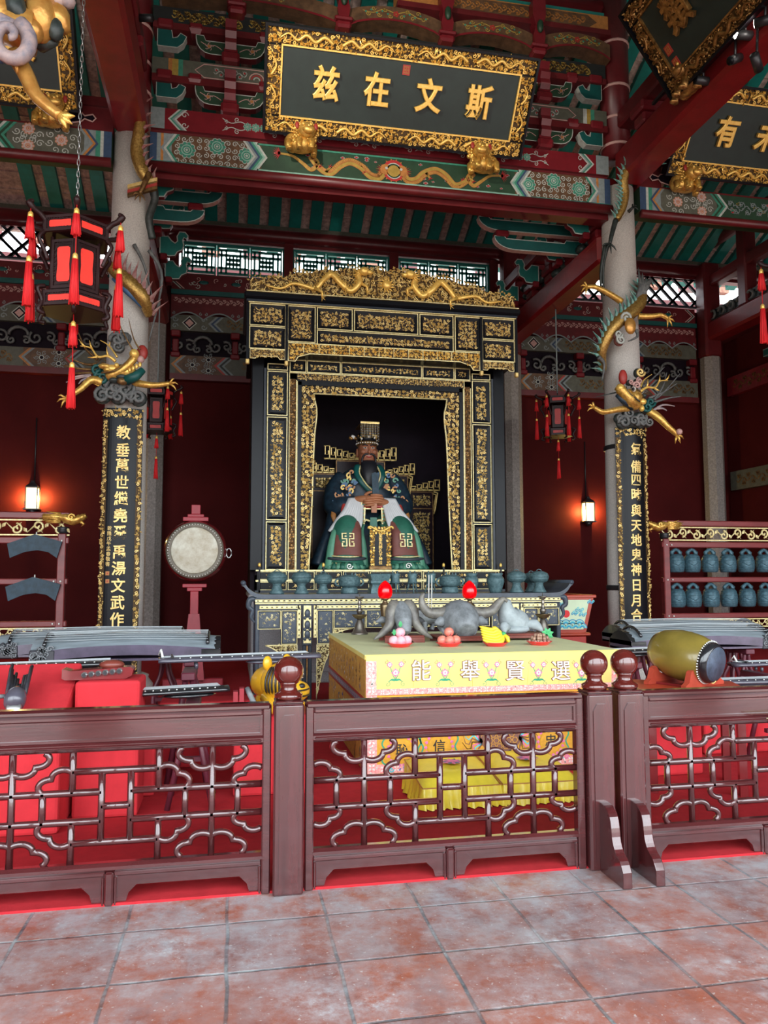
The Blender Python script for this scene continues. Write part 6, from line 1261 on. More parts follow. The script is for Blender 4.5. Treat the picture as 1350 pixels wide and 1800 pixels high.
# ================================================================ long altar table with bronze vessels
RNG = random.Random(31); YA = 9.0; AZ = 1.28
AT = Thing('altar_table', 'long dark altar table with upturned ends and pale gilt openwork, below the shrine', 'altar', (SX, YA, 0), world=True)
ax0, ax1 = .10, 4.13; ay1 = 9.8
m = MB(); top = [(ax0 + .30, AZ), (ax1 - .30, AZ)]; 
prof = smooth([(ax0 - .0, AZ + .145), (ax0 + .03, AZ + .135), (ax0 + .09, AZ + .06), (ax0 + .19, AZ + .008), (ax0 + .34, AZ)], 4); prof2 = [(2 * SX - a, b) for a, b in prof][::-1]; line = prof + prof2; line2 = [(a, b - .05) for a, b in line][::-1]; line2[-1] = (ax0 + .02, AZ + .105); line2[0] = (2 * SX - ax0 - .02, AZ + .105)
m.prism(line + line2, YA - .04, ay1, 'altar_grey'); AT.part('top', m)
for x in (ax0 + .02, ax1 - .02): m = MB(); m.tube([(x, YA - .045, AZ + .13), (x, ay1, AZ + .13)], .028, 'altar_grey', 10); AT.part('end_scroll', m)
bx0, bx1 = .255, 3.975
m = MB(); m.box(bx0, bx1, YA, ay1 - .05, 1.165, AZ - .045, 'lacquer_grey'); m.box(bx0, bx1, YA - .02, YA, AZ - .055, AZ - .04, 'altar_grey'); m.quad([(bx0, YA - .003, 1.19), (bx1, YA - .003, 1.19), (bx1, YA - .003, 1.222), (bx0, YA - .003, 1.222)], 'gold_paint')
for k in range(62): m.disc((bx0 + .03 + k * .06, 1.206), .016, YA - .005, 'lacquer', 6, .007)
m.box(bx0, bx1, YA - .012, YA, 1.170, 1.182, 'gold_paint'); AT.part('frieze', m)
def gilt_strip(m, x0, x1, z0, z1):
    m.box(x0, x1, YA - .006, YA + .05, z0, z1, 'gold_paint'); hor = (x1 - x0) > (z1 - z0); L = (x1 - x0) if hor else (z1 - z0); n = max(1, int(L / .055))
    for k in range(n):
        c = (x0 + (k + .5) * L / n, (z0 + z1) / 2) if hor else ((x0 + x1) / 2, z0 + (k + .5) * L / n); m.disc(c, .014 if hor else .006, YA - .008, 'lacquer', 6, .006 if hor else .014)
pil = ((.795, .905), (3.325, 3.435))
bays = ((.275, .785), (.915, 3.315), (3.445, 3.955))
for x0, x1 in bays:
    m = MB(); gilt_strip(m, x0 + .03, x1 - .03, 1.115, 1.15); z1_ = .80
    if x0 > .5 : gilt_strip(m, x0 + .01, x0 + .045, .78, 1.15)
    if x1 < 3.5: gilt_strip(m, x1 - .045, x1 - .01, .78, 1.15)
    frame_rect(m, x0, x1, 1.105, 1.162, .007, YA - .014, YA, 'lacquer_grey'); AT.part('gilt_band', m)
def apanel(x0, x1, z0, z1): m = MB(); m.box(x0, x1, YA + .0, YA + .05, z0, z1, 'altar_grey'); gem_panel(m, x0, x1, z0, z1, YA - .008, RNG, 'lacquer_grey', 'gold_paint', 'gold_paint', .022, .030, .014, .006); AT.part('carved_panel', m)
apanel(.285, .545, .885, 1.095); apanel(.555, .735, .71, 1.095); apanel(.965, 1.15, .71, 1.095)
for k in range(5): apanel(1.16 + k * .38, 1.53 + k * .38, .885, 1.095)
apanel(3.08, 3.265, .71, 1.095); apanel(3.495, 3.675, .71, 1.095); apanel(3.685, 3.945, .885, 1.095)
def corner(x0, d, L, H, zt):
    m = MB(); f = lambda x, z: (abs(x - x0) / L) ** .75 + ((zt - z) / H) ** .75 < 1.0
    p = [(x0, zt), (x0 + d * L, zt)] + [(x0 + d * L * (1 - q / 8) ** 1.33, zt - H * (1 - (1 - q / 8)) ** 1.33) for q in range(9)]; xs = sorted((x0, x0 + d * L))
    m.prism(p, YA + .008, YA + .03, 'recess_gold', 'gold_paint'); carve(m, xs[0], xs[1], zt - H, zt, YA + .006, RNG, 'gold_paint', .034, .014, None, .1, f); m.ribbon(p, .012, YA - .002, 'gold_paint', True); AT.part('corner_bracket', m)
corner(.735, -1, .36, .34, .70); corner(.965, 1, .20, .62, .70); corner(3.265, -1, .20, .62, .70); corner(3.495, 1, .36, .34, .70); corner(1.16, 1, .22, .07, .88)
for x0, x1 in pil:
    m = MB(); m.box(x0, x1, YA - .02, YA + .06, .70, 1.165, 'lacquer_grey'); m.box(x0 + .012, x1 - .012, YA - .026, YA, .72, 1.15, 'gold_paint'); c = (x0 + x1) / 2
    for z in (1.06, .93, .82): m.ell((c, YA - .03, z), (.034, .014, .05), 'altar_grey', 8, 6); [m.ell((c + s * .028, YA - .03, z - .05), (.018, .012, .022), 'altar_grey', 7, 5) for s in (-1, 1)]
    AT.part('carved_pilaster', m)
    m = MB(); 
    for a, b in ((x0 + .0, x0 + .045), (x1 - .045, x1)): m.box(a, b, YA - .02, YA + .05, .013, .70, 'lacquer_grey', .01)
    AT.part('front_leg', m); m = MB(); m.prism([(x0 + .048, .69), (x1 - .048, .69), (x1 - .048, .4), (c, .25), (x0 + .048, .4)], YA - .015, YA + .02, 'gold_old'); AT.part('leg_ornament', m)
for x in (bx0, bx1 - .05): 
    m = MB(); m.box(x, x + .05, YA, YA + .06, .013, 1.17, 'altar_grey', .01); AT.part('end_leg', m); m = MB(); m.box(x, x + .05, ay1 - .12, ay1 - .06, .013, 1.17, 'altar_grey', .01); AT.part('end_leg', m); m = MB(); m.box(x + .01, x + .04, YA + .06, ay1 - .12, .2, 1.17, 'lacquer_grey'); AT.part('end_panel', m)
for x, d in ((bx0, -1), (bx1, 1)): m = MB(); skin_(m, [(x, YA + .02, 1.23), (x + d * .06, YA + .02, 1.22), (x + d * .075, YA + .02, 1.14), (x + d * .03, YA + .02, 1.10), (x + d * .045, YA + .02, 1.02), (x, YA + .02, .96)], [.03, .035, .03, .025, .02, .01], 'altar_grey', 8); AT.part('end_bracket', m)

YV = 9.22
def vessel(name, px, label, parts, group, z=AZ, dy=0.0):
    p = atY(px, 1040, YV + dy); t = Thing(name, label, 'vessel', (p.x, YV + dy, z + .001), group=group)
    for nm, prof, n, kw in parts: m = MB(); m.lathe(prof, 'bronze', n, **kw); t.part(nm, m)
    return t
def dou(px, label, s=1.0, dy=0):
    t = vessel('stemmed_vessel', px, label, [('foot', [(.085 * s, 0), (.088 * s, .012), (.07 * s, .04), (.052 * s, .08 * s), (.05 * s, .11 * s), (.07 * s, .125 * s)], 22, {}), ('bowl', [(.06 * s, .12 * s), (.10 * s, .135 * s), (.118 * s, .17 * s), (.118 * s, .185 * s), (.05, .185 * s)], 22, {}), ('lid', [(.122 * s, .186 * s), (.12 * s, .20 * s), (.105 * s, .235 * s), (.06 * s, .255 * s), (.045 * s, .262 * s), (.02 * s, .262 * s)], 22, {})], 'bronze stemmed vessels on the altar', dy=dy)
    m = MB(); [m.tube([(.03 * s * cos(a) + .0, 0, .262 * s + .022 * s * sin(a)) for a in [pi * q / 6 for q in range(7)]], .006, 'bronze', 5)]; t.part('lid_loop', m)
for px, lb, s, dy in ((486.6, 'lidded bronze stem dish at the left end of the altar', 1, 0), (530, 'lidded bronze stem dish, second from the left end of the altar', 1, 0), (568, 'narrower lidded bronze stem dish beside the wide lidded bowl', .92, 0), (908, 'lidded bronze stem dish right of the tall jar', 1.02, 0), (948, 'lidded bronze stem dish at the right end of the altar', 1.02, 0), (934, 'lidded bronze stem dish half hidden at the right end of the altar', .95, .3)): dou(px, lb, s, dy)
def gui(px, label):
    t = vessel('bronze_bowl', px, label, [('foot', [(.10, 0), (.105, .01), (.10, .06), (.085, .075)], 24, {}), ('body', [(.08, .07), (.125, .095), (.135, .135), (.13, .165), (.138, .175), (.06, .175)], 24, {}), ('lid', [(.135, .176), (.125, .195), (.09, .215), (.05, .225), (.02, .225)], 24, {})], 'wide bronze bowls on the altar')
    for s in (-1, 1): m = MB(); m.tube([(s * (.12 + .05 * sin(a)), 0, .135 + .045 * cos(a)) for a in [pi * q / 8 for q in range(9)]], .012, 'bronze', 6); t.part('handle', m)
    m = MB(); [m.prism([(x - .02, .20), (x + .02, .20), (x + .005, .25)], -.008, .008, 'bronze') for x in (-.05, .03, .07)]; t.part('lid_fin', m)
gui(614, 'wide bronze bowl with handles left of the square bronze vessel'); gui(791, 'wide bronze bowl with handles right of the three tripod cups')
t = Thing('square_vessel', 'square flared bronze vessel just left of the three tripod cups', 'vessel', (atY(666, 1040, YV).x, YV, AZ + .001)); m = MB(); m.lathe([(.17, 0), (.155, .06), (.13, .10)], 'bronze', 4, (0, 0, 0), False, pi / 4); t.part('foot', m); m = MB(); m.lathe([(.135, .10), (.165, .125), (.165, .15), (.15, .155), (.175, .225), (.16, .235), (.05, .235)], 'bronze', 4, (0, 0, 0), False, pi / 4); t.part('body', m)
for px, lb in ((694.6, 'bronze tripod cup nearest the square vessel'), (725, 'middle bronze tripod cup of three'), (757.6, 'bronze tripod cup beside the right wide bowl')):
    t = Thing('tripod_cup', lb, 'vessel', (atY(px, 1040, YV).x, YV, AZ + .001), group='bronze tripod cups on the altar'); m = MB(); m.lathe([(.02, .11), (.05, .115), (.06, .13), (.052, .18), (.064, .235), (.058, .238), (.02, .225)], 'bronze', 16); t.part('cup', m)
    for q in range(3): a = q * 2.094 + .5; m = MB(); m.tube([(.045 * cos(a), .045 * sin(a), .13), (.055 * cos(a), .055 * sin(a), .07), (.08 * cos(a), .08 * sin(a), 0)], [.012, .010, .006], 'bronze', 6); t.part('leg', m)
    m = MB(); [m.tube([(s * .03, 0, .235), (s * .03, 0, .27)], [.005, .010], 'bronze', 6) for s in (-1, 1)]; t.part('knob', m)
for px, lb, r in ((829, 'bronze jar with a narrow neck behind the right egg lamp', .085), (871, 'large bronze jar with a flared rim next to the stem dishes', .11)):
    t = Thing('bronze_jar', lb, 'vessel', (atY(px, 1040, YV).x, YV, AZ + .001), group='bronze jars on the altar'); m = MB(); m.lathe([(r * .62, 0), (r * .66, .01), (r * .8, .06), (r, .13), (r * 1.0, .165), (r * .82, .20)], 'bronze', 24); t.part('body', m); m = MB(); m.lathe([(r * .80, .198), (r * .76, .215), (r * .9, .235), (r * .86, .24), (r * .6, .235)], 'bronze', 24); t.part('rim', m)

# ---------------------------------------------------------------- painted square box drum on its red stool, right of the altar
zx0, zx1, zy = 3.98, 4.82, 9.98
t = Thing('box_drum', 'tapering red framed box drum painted with red sun, clouds and waves, right of the altar', 'drum', ((zx0 + zx1) / 2, zy, 1.0), world=True); P = lambda px, py: atY(px, py, zy)
zt_, zb_ = P(1040, 1047).z, P(1030, 1112).z; xr, xrb = P(1044, 1047).x, P(1030, 1112).x; xc = 4.30; hw, hb = xr - xc, xrb - xc
m = MB(); m.add([(xc - hb, zy, zb_), (xc + hb, zy, zb_), (xc + hw, zy, zt_), (xc - hw, zy, zt_), (xc - hb + .1, zy + .75, zb_), (xc + hb - .0, zy + .75, zb_), (xc + hw, zy + .85, zt_), (xc - hw, zy + .85, zt_)], [(0, 1, 2, 3), (1, 5, 6, 2), (5, 4, 7, 6), (4, 0, 3, 7), (4, 5, 1, 0)], 'chest_red'); t.part('body', m)
m = MB(); m.box(xc - hw - .03, xc + hw + .03, zy - .02, zy + .05, zt_ - .03, zt_ + .012, 'chest_red', .008); m.box(xc + hw - .03, xc + hw + .03, zy, zy + .88, zt_ - .03, zt_ + .012, 'chest_red', .008); m.box(xc - hw - .03, xc - hw + .03, zy, zy + .88, zt_ - .03, zt_ + .012, 'chest_red', .008); t.part('rim', m)
def tz(u, v): z = zb_ + (zt_ - zb_) * v; h = hb + (hw - hb) * v; return (xc + h * u, z)
m = MB(); fr = [tz(-.9, .08), tz(.9, .08), tz(.9, .9), tz(-.9, .9)]; m.quad([(a, zy - .004, b) for a, b in fr], 'chest_mint'); m.ribbon(fr, .012, zy - .008, 'seal_red', True)
for r in range(2):
    for k in range(9):
        c = tz(-.85 + k * .2 + (.1 if r == 0 else 0), .12 + .10 * r)
        if abs(c[0] - xc) < hb * .88:
            for rad, mm, d in ((.075, 'wave_blue', .009), (.06, 'chest_mint', .0095), (.052, 'wave_cyan', .010), (.035, 'wave_blue', .0105), (.018, 'chest_mint', .011)): m.add([(c[0] + rad * cos(a), zy - d - .001 * (1 - r), c[1] + rad * sin(a)) for a in [pi * q / 10 for q in range(11)]], [tuple(range(11))], mm)
p = P(995, 1079); m.disc((p.x, p.z), .052, zy - .008, 'sun_red', 20)
for px, py, s in ((1018, 1072, 1), (1010, 1078, .8), (1024, 1080, .9), (1038, 1058, .8), (985, 1062, .8)):
    p = P(px, py)
    for q in range(4): m.ribbon(spiral((p.x + (q - 1.5) * .03 * s, p.z + (.012 if q % 2 else -.01)), .026 * s, 1.2, q, 9, 1), .011, zy - .009 - q * .0005, 'wave_cyan' if q % 2 else 'wave_blue')
t.part('painted_front', m); m = MB(); m.box(xc - hb - .05, xc + hb + .06, zy - .03, zy + .8, zb_ - .04, zb_ - .001, 'chest_red', .01); t.part('base', m)
t = Thing('red_stool', 'bright red stool under the painted box drum', 'stool', (xc, zy + .4, .013)); m = MB(); m.box(-hb + .02, hb + .02, -.38, .38, .02, zb_ - .055, 'stool_red', .015); t.part('block', m)
# ================================================================ hanging plaques with gilded frames
RNG = random.Random(41)
def plaque(loc, rot, W_, H_, chars, label, seal=None, gm='gold_bright', size=.42, tilt=radians(38), hi=True):
    """chars: [(u, v, character)] in metres from the lower left corner of the board."""
    t = Thing('plaque', label, 'plaque', loc, rot); R = Matrix.Rotation(tilt, 4, 'X'); b = .20
    def P(nm, f, par=None, **k):
        m = MB(); m.X = R; f(m); return t.part(nm, m, par, **k)
    def bd(m): m.box(b - .02, W_ - b + .02, .0, .05, b - .02, H_ - b + .02, 'plaque_board')
    P('board', bd)
    def fr(m): m.box(0, W_, .0, .1, 0, H_, 'lacquer'); m.box(-.025, W_ + .025, -.06, .1, -.03, 0, 'lacquer'); m.box(-.025, W_ + .025, -.06, .1, H_, H_ + .03, 'lacquer'); m.box(-.03, 0, -.06, .1, -.03, H_ + .03, 'lacquer'); m.box(W_, W_ + .03, -.06, .1, -.03, H_ + .03, 'lacquer')
    m = MB(); m.X = R
    m.box(0, W_, .02, .1, 0, H_, 'lacquer')
    for a in ((-.03, W_ + .03, -.03, 0), (-.03, W_ + .03, H_, H_ + .03), (-.03, 0, 0, H_), (W_, W_ + .03, 0, H_)): m.box(a[0], a[1], -.06, .1, a[2], a[3], 'lacquer')
    frame_rect(m, b - .02, W_ - b + .02, b - .02, H_ - b + .02, .02, -.03, .0, gm); t.part('outer_frame', m)
    for nm, x0, x1, z0, z1 in (('top', 0, W_, H_ - b + .02, H_), ('bottom', 0, W_, 0, b - .02), ('left', 0, b - .02, b, H_ - b), ('right', W_ - b + .02, W_, b, H_ - b)):
        m = MB(); m.X = R; carve(m, x0, x1, z0, z1, -.005, RNG, gm, .066, .05, 'recess_gold', .2)
        hor = x1 - x0 > z1 - z0; L = (x1 - x0) if hor else (z1 - z0); k = max(1, round(L / 1.5))
        for q in range(k):
            for s in (-1, 1):
                c = (q + .5) * L / k; pts = [(c + s * (.06 + .115 * i), (b - .02) / 2 + (.034 if i % 2 else -.032)) for i in range(7) if .06 + .115 * i < L / k / 2 - .03]
                if len(pts) > 2: pts = pts[::-1]; m.tube([(x0 + u, -.045, z0 + v) if hor else (x0 + v, -.045, z0 + u) for u, v in smooth(pts, 5)], [.008 + .014 * min(1, i / 14) for i in range((len(pts) - 1) * 5 + 1)], gm, 6)
        t.part('carved_border', m)
    for u, v, ch in chars:
        m = MB(); m.X = R; m.text(ch, size, gm, (u, -.035, v), .02, .012, .022, .84); t.part('gold_character', m)
    if seal:
        for u, v in seal:
            m = MB(); m.X = R; m.box(u - .05, u + .05, -.012, .0, v - .06, v + .06, 'seal_red')
            for q in range(3): m.box(u - .035, u + .035, -.015, -.01, v - .04 + q * .035, v - .03 + q * .035, 'p_orange'); m.box(u - .035 + q * .03, u - .028 + q * .03, -.015, -.01, v - .045, v + .045, 'p_orange')
            t.part('seal', m)
    return t
CW, CH = 3.60, 1.20
plaque((.335, 10.06, 7.475), 0, CW, CH, [(.78, .60, '兹'), (1.46, .60, '在'), (2.17, .60, '文'), (2.88, .60, '斯')], 'large gilt framed black plaque with four gold characters in the middle of the hall', [(1.83, .90)])
plaque((6.26, 10.06, 7.475), 0, CW, CH, [(.74, .60, '有'), (1.40, .60, '未'), (2.17, .60, '民'), (2.88, .60, '生')], 'gilt framed black plaque beginning with the character you, beyond the right dragon column')
plaque((-5.63, 10.06, 7.475), 0, CW, CH, [(.78, .60, '參'), (1.46, .60, '地'), (2.17, .60, '天'), (2.98, .66, '與')], 'gilt framed black plaque partly hidden by the copper coloured dragon bracket')
plaque((5.36, 8.36, 7.47), -pi / 2, 3.4, CH, [(.72, .66, '類'), (1.4, .6, '無'), (2.1, .6, '教'), (2.8, .6, '有')], 'tilted black plaque in dull gold frame hung along the right cross beam', [(.30, .28), (.30, .46)], 'gold_old', .46, radians(34))
def lion(loc, s, label, d=1, rz=0, mm='gold'):
    t = Thing('lion_bracket', label, 'carving', loc, rz, group='gilded lion brackets'); m = MB()
    m.ell((0, .0, .14 * s), (.20 * s, .13 * s, .12 * s), mm, 14, 10); m.ell((-d * .12 * s, .02, .16 * s), (.11 * s, .11 * s, .13 * s), mm, 12, 8); r = random.Random(7)
    for q in range(46): a, b2 = r.uniform(0, 2 * pi), r.uniform(-.2, 1.2); m.ell((.19 * s * cos(a) * cos(b2), .125 * s * sin(a) * cos(b2), .14 * s + .12 * s * sin(b2)), (.026 * s, .026 * s, .022 * s), mm, 6, 4)
    t.part('body', m)
    m = MB(); c = (d * .06 * s, -.12 * s, .27 * s); m.ell(c, (.12 * s, .11 * s, .11 * s), mm, 14, 10); m.ell((c[0] + d * .02 * s, c[1] - .09 * s, c[2] - .03 * s), (.085 * s, .05 * s, .055 * s), mm, 12, 8); m.ell((c[0] + d * .02 * s, c[1] - .14 * s, c[2] - .005 * s), (.03 * s, .02 * s, .022 * s), mm, 8, 6)
    for e in (-1, 1): m.ell((c[0] + e * .05 * s, c[1] - .10 * s, c[2] + .035 * s), (.022 * s, .02 * s, .022 * s), 'gold_bright', 8, 6)
    h = t.part('head', m)
    for e in (-1, 1): m = MB(); m.ell((c[0] + e * .125 * s, c[1] - .0, c[2] + .07 * s), (.03 * s, .02 * s, .05 * s), 'seal_red', 8, 6); t.part('ear', m, h)
    m = MB(); r = random.Random(int(s * 100))
    for q in range(60): a = r.uniform(0, 2 * pi); k = r.uniform(.85, 1.35); m.ell((c[0] + .13 * s * k * cos(a), c[1] + .05 * s + .04 * s * r.random(), c[2] + .125 * s * k * sin(a)), (.03 * s, .03 * s, .03 * s), mm, 6, 5)
    for q in range(9): a = pi * (.55 + .09 * q) if d > 0 else pi * (.45 - .09 * q); m.tube([(c[0] + .11 * s * cos(a), c[1] + .05 * s, c[2] + .11 * s * sin(a)), (c[0] + .25 * s * cos(a), c[1] + .06 * s, c[2] + .23 * s * sin(a))], [.022 * s, .002], mm, 5)
    t.part('mane', m, h)
    for x, y in ((d * .12, -.12), (-d * .04, -.11), (-d * .17, -.06), (d * .17, .04)): m = MB(); m.tube([(x * s, y * s, .14 * s), (x * 1.05 * s, (y - .02) * s, .06 * s), (x * s, (y - .03) * s, .0)], [.055 * s, .042 * s, .04 * s], mm, 8); m.ell((x * s, (y - .05) * s, .015 * s), (.045 * s, .055 * s, .025 * s), mm, 8, 5); t.part('leg', m)
p = atY(530, 268, 10.0); lion((p.x, 10.05, p.z), 1.0, 'gilded lion crouching under the left end of the central plaque', 1)
p = atY(851, 303, 10.0); lion((p.x, 10.05, p.z), 1.0, 'gilded lion crouching under the right end of the central plaque', -1)
p = atY(88, 222, 10.0); lion((p.x, 10.05, p.z), 1.0, 'gilded lion under the plaque beside the copper coloured dragon bracket', 1)
p = atY(1208, 338, 10.0); lion((p.x, 10.05, p.z), 1.0, 'gilded lion under the plaque beginning with the character you', 1)
p = atX(1212, 168, 5.42); lion((p.x, p.y, p.z), 1.0, 'dull gold lion under the tilted plaque on the cross beam', 1, -pi / 2, 'gold_old')

# ---------------------------------------------------------------- curved couplet boards on the columns
def couplet(x, chars, ys, pxs, label, small=None):
    t = Thing('couplet_board', label, 'board', (x, YC - .325 + .55, .30), group='curved couplet boards'); Rr = .55; z1 = 3.31
    def arc(m, a0, a1, z0, zz, r0, r1, mm, n=10):
        vs = []; k = n + 1
        for r in (r0, r1):
            for z in (z0, zz):
                for q in range(k): a = a0 + (a1 - a0) * q / n; vs.append((r * sin(a), -r * cos(a), z))
        f = []
        for q in range(n): f += [(2 * k + q, 2 * k + q + 1, 3 * k + q + 1, 3 * k + q), (k + q + 1, k + q, 3 * k + q, 3 * k + q + 1), (q, q + 1, 2 * k + q + 1, 2 * k + q)]
        f += [(0, 2 * k, 3 * k, k), (n, k + n, 3 * k + n, 2 * k + n)]; m.add(vs, f, mm, False)
    A = .46; m = MB(); arc(m, -A, A, 0, z1, Rr - .03, Rr, 'lacquer', 16); t.part('board', m)
    def bent(m2, mb): 
        for v, f, k_ in ((m2.v, m2.f, m2.m),):
            b_ = len(mb.v)
            for p_ in v: a = p_.x / Rr; r = Rr - p_.y; mb.v.append(Vector((r * sin(a), -r * cos(a), p_.z)))
            for ff, kk in zip(f, k_): mb.f.append(tuple(b_ + i for i in ff)); mb.m.append(mb.mi(m2.names[kk])); mb.sm.append(False)
    w = A * Rr
    for nm, x0, x1, z0, zz in (('left', -w + .008, -w + .072, .02, z1 - .14), ('right', w - .072, w - .008, .02, z1 - .14), ('top', -w + .008, w - .008, z1 - .125, z1 - .012), ('bottom', -w + .008, w - .008, -.10, .03)):
        m2 = MB(); carve(m2, x0, x1, z0, zz, -.001, RNG, 'gold_leaf', .05, .03, 'recess_gold', .25); mb = MB(); bent(m2, mb); t.part('carved_edge', mb)
    for ch, py, px in zip(chars, ys, pxs):
        p = atY(px, py, YC - .325); m2 = MB(); m2.text(ch, .185, 'gold_leaf', (p.x - x, -.004, p.z - .30), .004, .016, .004, .92); mb = MB(); bent(m2, mb); t.part('gold_character', mb)
    if small:
        for k, ch in enumerate(small): p = atY(192.5 - k * .55, 929 + k * 9.0, YC - .325); m2 = MB(); m2.text(ch, .06, 'gold_leaf', (p.x - x, -.003, p.z - .30), .002); mb = MB(); bent(m2, mb); t.part('small_character', mb)
        for py in (1007, 1021): p = atY(188.5, py, YC - .325); m2 = MB(); m2.box(p.x - x - .024, p.x - x + .024, -.006, 0, p.z - .33, p.z - .28, 'p_orange'); m2.box(p.x - x - .008, p.x - x + .008, -.008, 0, p.z - .315, p.z - .295, 'seal_red'); mb = MB(); bent(m2, mb); t.part('seal', mb)
couplet(-1.395, '教垂萬世繼堯舜禹湯文武作之師', [762, 793, 820, 850, 878, 908, 938, 972, 1001, 1031, 1061, 1091, 1122, 1152], [217 - 1.05 * k for k in range(14)], 'long curved black board with gold characters starting with jiao, on the left dragon column', '乾隆戊午孟春敬書')
couplet(5.60, '氣備四時與天地鬼神日月合其德', [791, 822, 845, 871, 899, 925, 951, 977, 1003, 1030, 1057, 1083, 1110, 1136], [1118 + .1 * k for k in range(14)], 'long curved black board with gold characters starting with qi, on the right dragon column')

# ================================================================ dragons coiled round the columns
def dragon_kit(label, x):
    t = Thing('column_dragon', label, 'carving', (x, YC - .3, 3.7), world=True)
    def pt(px, py, Y): return tuple(atY(px, py, Y))
    def body(pp, rr, fins='fin_mint', side=1, fl=.13, step=3, mm='dragon_gold', belly=None):
        P_ = smooth([pt(*q) for q in pp], 6); k = len(P_); r = [rr[min(int(i / 6), len(rr) - 1)] * (1 - (i % 6) / 6) + rr[min(int(i / 6) + 1, len(rr) - 1)] * (i % 6) / 6 for i in range(k)]
        m = MB(); m.tube(P_, r, mm, 12); seg = t.part('body_coil', m); m = MB()
        for i in range(1, k - 1, step):
            a, b = Vector(P_[i - 1]), Vector(P_[i + 1]); T_ = (b - a).normalized(); N_ = T_.cross(Vector((0, -1, 0))).normalized() * side; c = Vector(P_[i])
            for q, f in ((0, 1), (.35, .6)): o = N_ * r[i] * .8 + Vector((0, -.01 - q * .06, 0)); m.tube([c + o + T_ * q * .1, c + o + (N_ * .8 - T_ * .4) * fl * f * (.8 + .4 * ((i // step) % 2))], [r[i] * .22 + .010, .001], fins, 4, smooth=False)
        m.tube(P_, [q_ * .86 for q_ in r], mm, 6)
        if fl: t.part('spine_fins', m, seg)  # the pointed fins, joined by a thinner tube inside the coil
        return seg
    def leg(pp, rr, claw=4, mm='gold', cl=.07, dirn=None):
        P_ = smooth([pt(*q) for q in pp], 5); k = len(P_); m = MB(); m.tube(P_, [rr[0] + (rr[1] - rr[0]) * i / (k - 1) for i in range(k)], mm, 8); e = Vector(P_[-1]); D_ = (e - Vector(P_[-3])).normalized(); N_ = D_.cross(Vector((0, 1, 0))).normalized(); l = t.part('leg', m); 
        for q in range(claw): s = (q - (claw - 1) / 2) * .8; v = (D_ * cos(s) + N_ * sin(s)); m = MB(); m.tube([e, e + v * cl, e + v * cl * 1.5 + Vector((0, 0, -.03))], [rr[1] * .6, rr[1] * .5, .003], mm, 6); t.part('claw', m, l)
    def antler(pp, br, r=.022):
        m = MB(); P_ = smooth([pt(*q) for q in pp], 5); k = len(P_); m.tube(P_, [r * (1 - .75 * i / k) for i in range(k)], 'gold_bright', 7)
        for (a, b) in br: A_ = Vector(pt(*a)); m.tube([A_, (A_ + Vector(pt(*b))) / 2 + Vector((0, -.01, -.01)), pt(*b)], [r * .7, r * .5, .003], 'gold_bright', 6)
        t.part('antler', m)
    def whisk(lines, r, mm):
        m = MB()
        for pp in lines: P_ = smooth([pt(*q) for q in pp], 5); k = len(P_); m.tube(P_, [r * (1 - .8 * i / k) for i in range(k)], mm, 5)
        t.part('whiskers', m)
    def cloud(cc, r, Y, nm='cloud', mats=('cloud_grey', 'dragon_dark')):
        m = MB()
        for i, (px, py) in enumerate(cc): c = pt(px, py, Y); R_ = r * (.8 + .4 * ((i * 7) % 5) / 5); sp = spiral((c[0], c[2]), R_, 1.5, i * 1.7, 16, 1 if i % 2 else -1); m.tube([(a, Y - .03, b) for a, b in sp], [R_ * .26] * 12 + [R_ * .2] * 5, mats[0], 6); m.ell((c[0], Y + .04, c[2]), (R_ * 1.1, .05, R_ * 1.1), mats[1], 10, 6)
        t.part(nm, m)
    def blob(nm, px, py, Y, r, mm, k=1): m = MB(); m.ell(pt(px, py, Y), r, mm, 12, 8); return t.part(nm, m)
    def face(cc, r, Y, mats=('gold', 'gold_bright', 'dragon_dark', 'gold_dim')):
        for i, (px, py) in enumerate(cc): m = MB(); m.ell(pt(px, py, Y - .01 * (i % 3)), (r * (.7 + .3 * (i % 3)), r * .8, r * (.6 + .25 * (i % 2))), mats[i % len(mats)], 10, 7); t.part('cheek_scale', m)
    t.face = face
    return t, body, leg, antler, whisk, cloud, blob, pt
Y1 = 10.03
t, body, leg, antler, whisk, cloud, blob, pt = dragon_kit('gilded dragon with antlers and spiky red fins coiled round the left column', -1.4)
body([(244, 158, 9.95), (249, 195, 9.97), (244, 235, 9.98), (241, 268, 10.0), (250, 300, 10.0), (266, 322, 10.02)], [.02, .055, .075, .085, .085, .07], 'fin_red', -1, .14)
body([(266, 322, 10.02), (272, 350, 10.1), (262, 385, 10.25), (268, 420, 10.35)], [.07, .05, .05, .05], 'fin_red', 1, 0, 3, 'dragon_dark')
m = MB(); a, b = Vector(pt(224, 335, 9.96)), Vector(pt(276, 322, 9.92)); q = (b - a)
for z0, mm in ((-.075, 'gold_dim'), (-.035, 'seal_red'), (.035, 'gold_leaf')): m.add([a + Vector((0, 0, z0)), b + Vector((0, 0, z0)), b + Vector((0, 0, z0 + .045)), a + Vector((0, 0, z0 + .045)), a + Vector((0, .05, z0)), b + Vector((0, .05, z0)), b + Vector((0, .05, z0 + .045)), a + Vector((0, .05, z0 + .045))], [(0, 1, 2, 3), (5, 4, 7, 6), (3, 2, 6, 7), (4, 5, 1, 0), (1, 5, 6, 2), (4, 0, 3, 7)], mm)
t.part('scroll', m); leg([(262, 305, 9.95), (255, 320, 9.90), (246, 340, 9.90)], (.04, .025), 4, 'gold_dim', .06)
body([(187, 462, 10.05), (205, 478, Y1 - .02), (230, 500, Y1 - .05), (252, 525, Y1 - .03), (262, 555, 10.15)], [.05, .085, .10, .09, .05], 'fin_red', -1, .24, 2, 'dragon_gold')
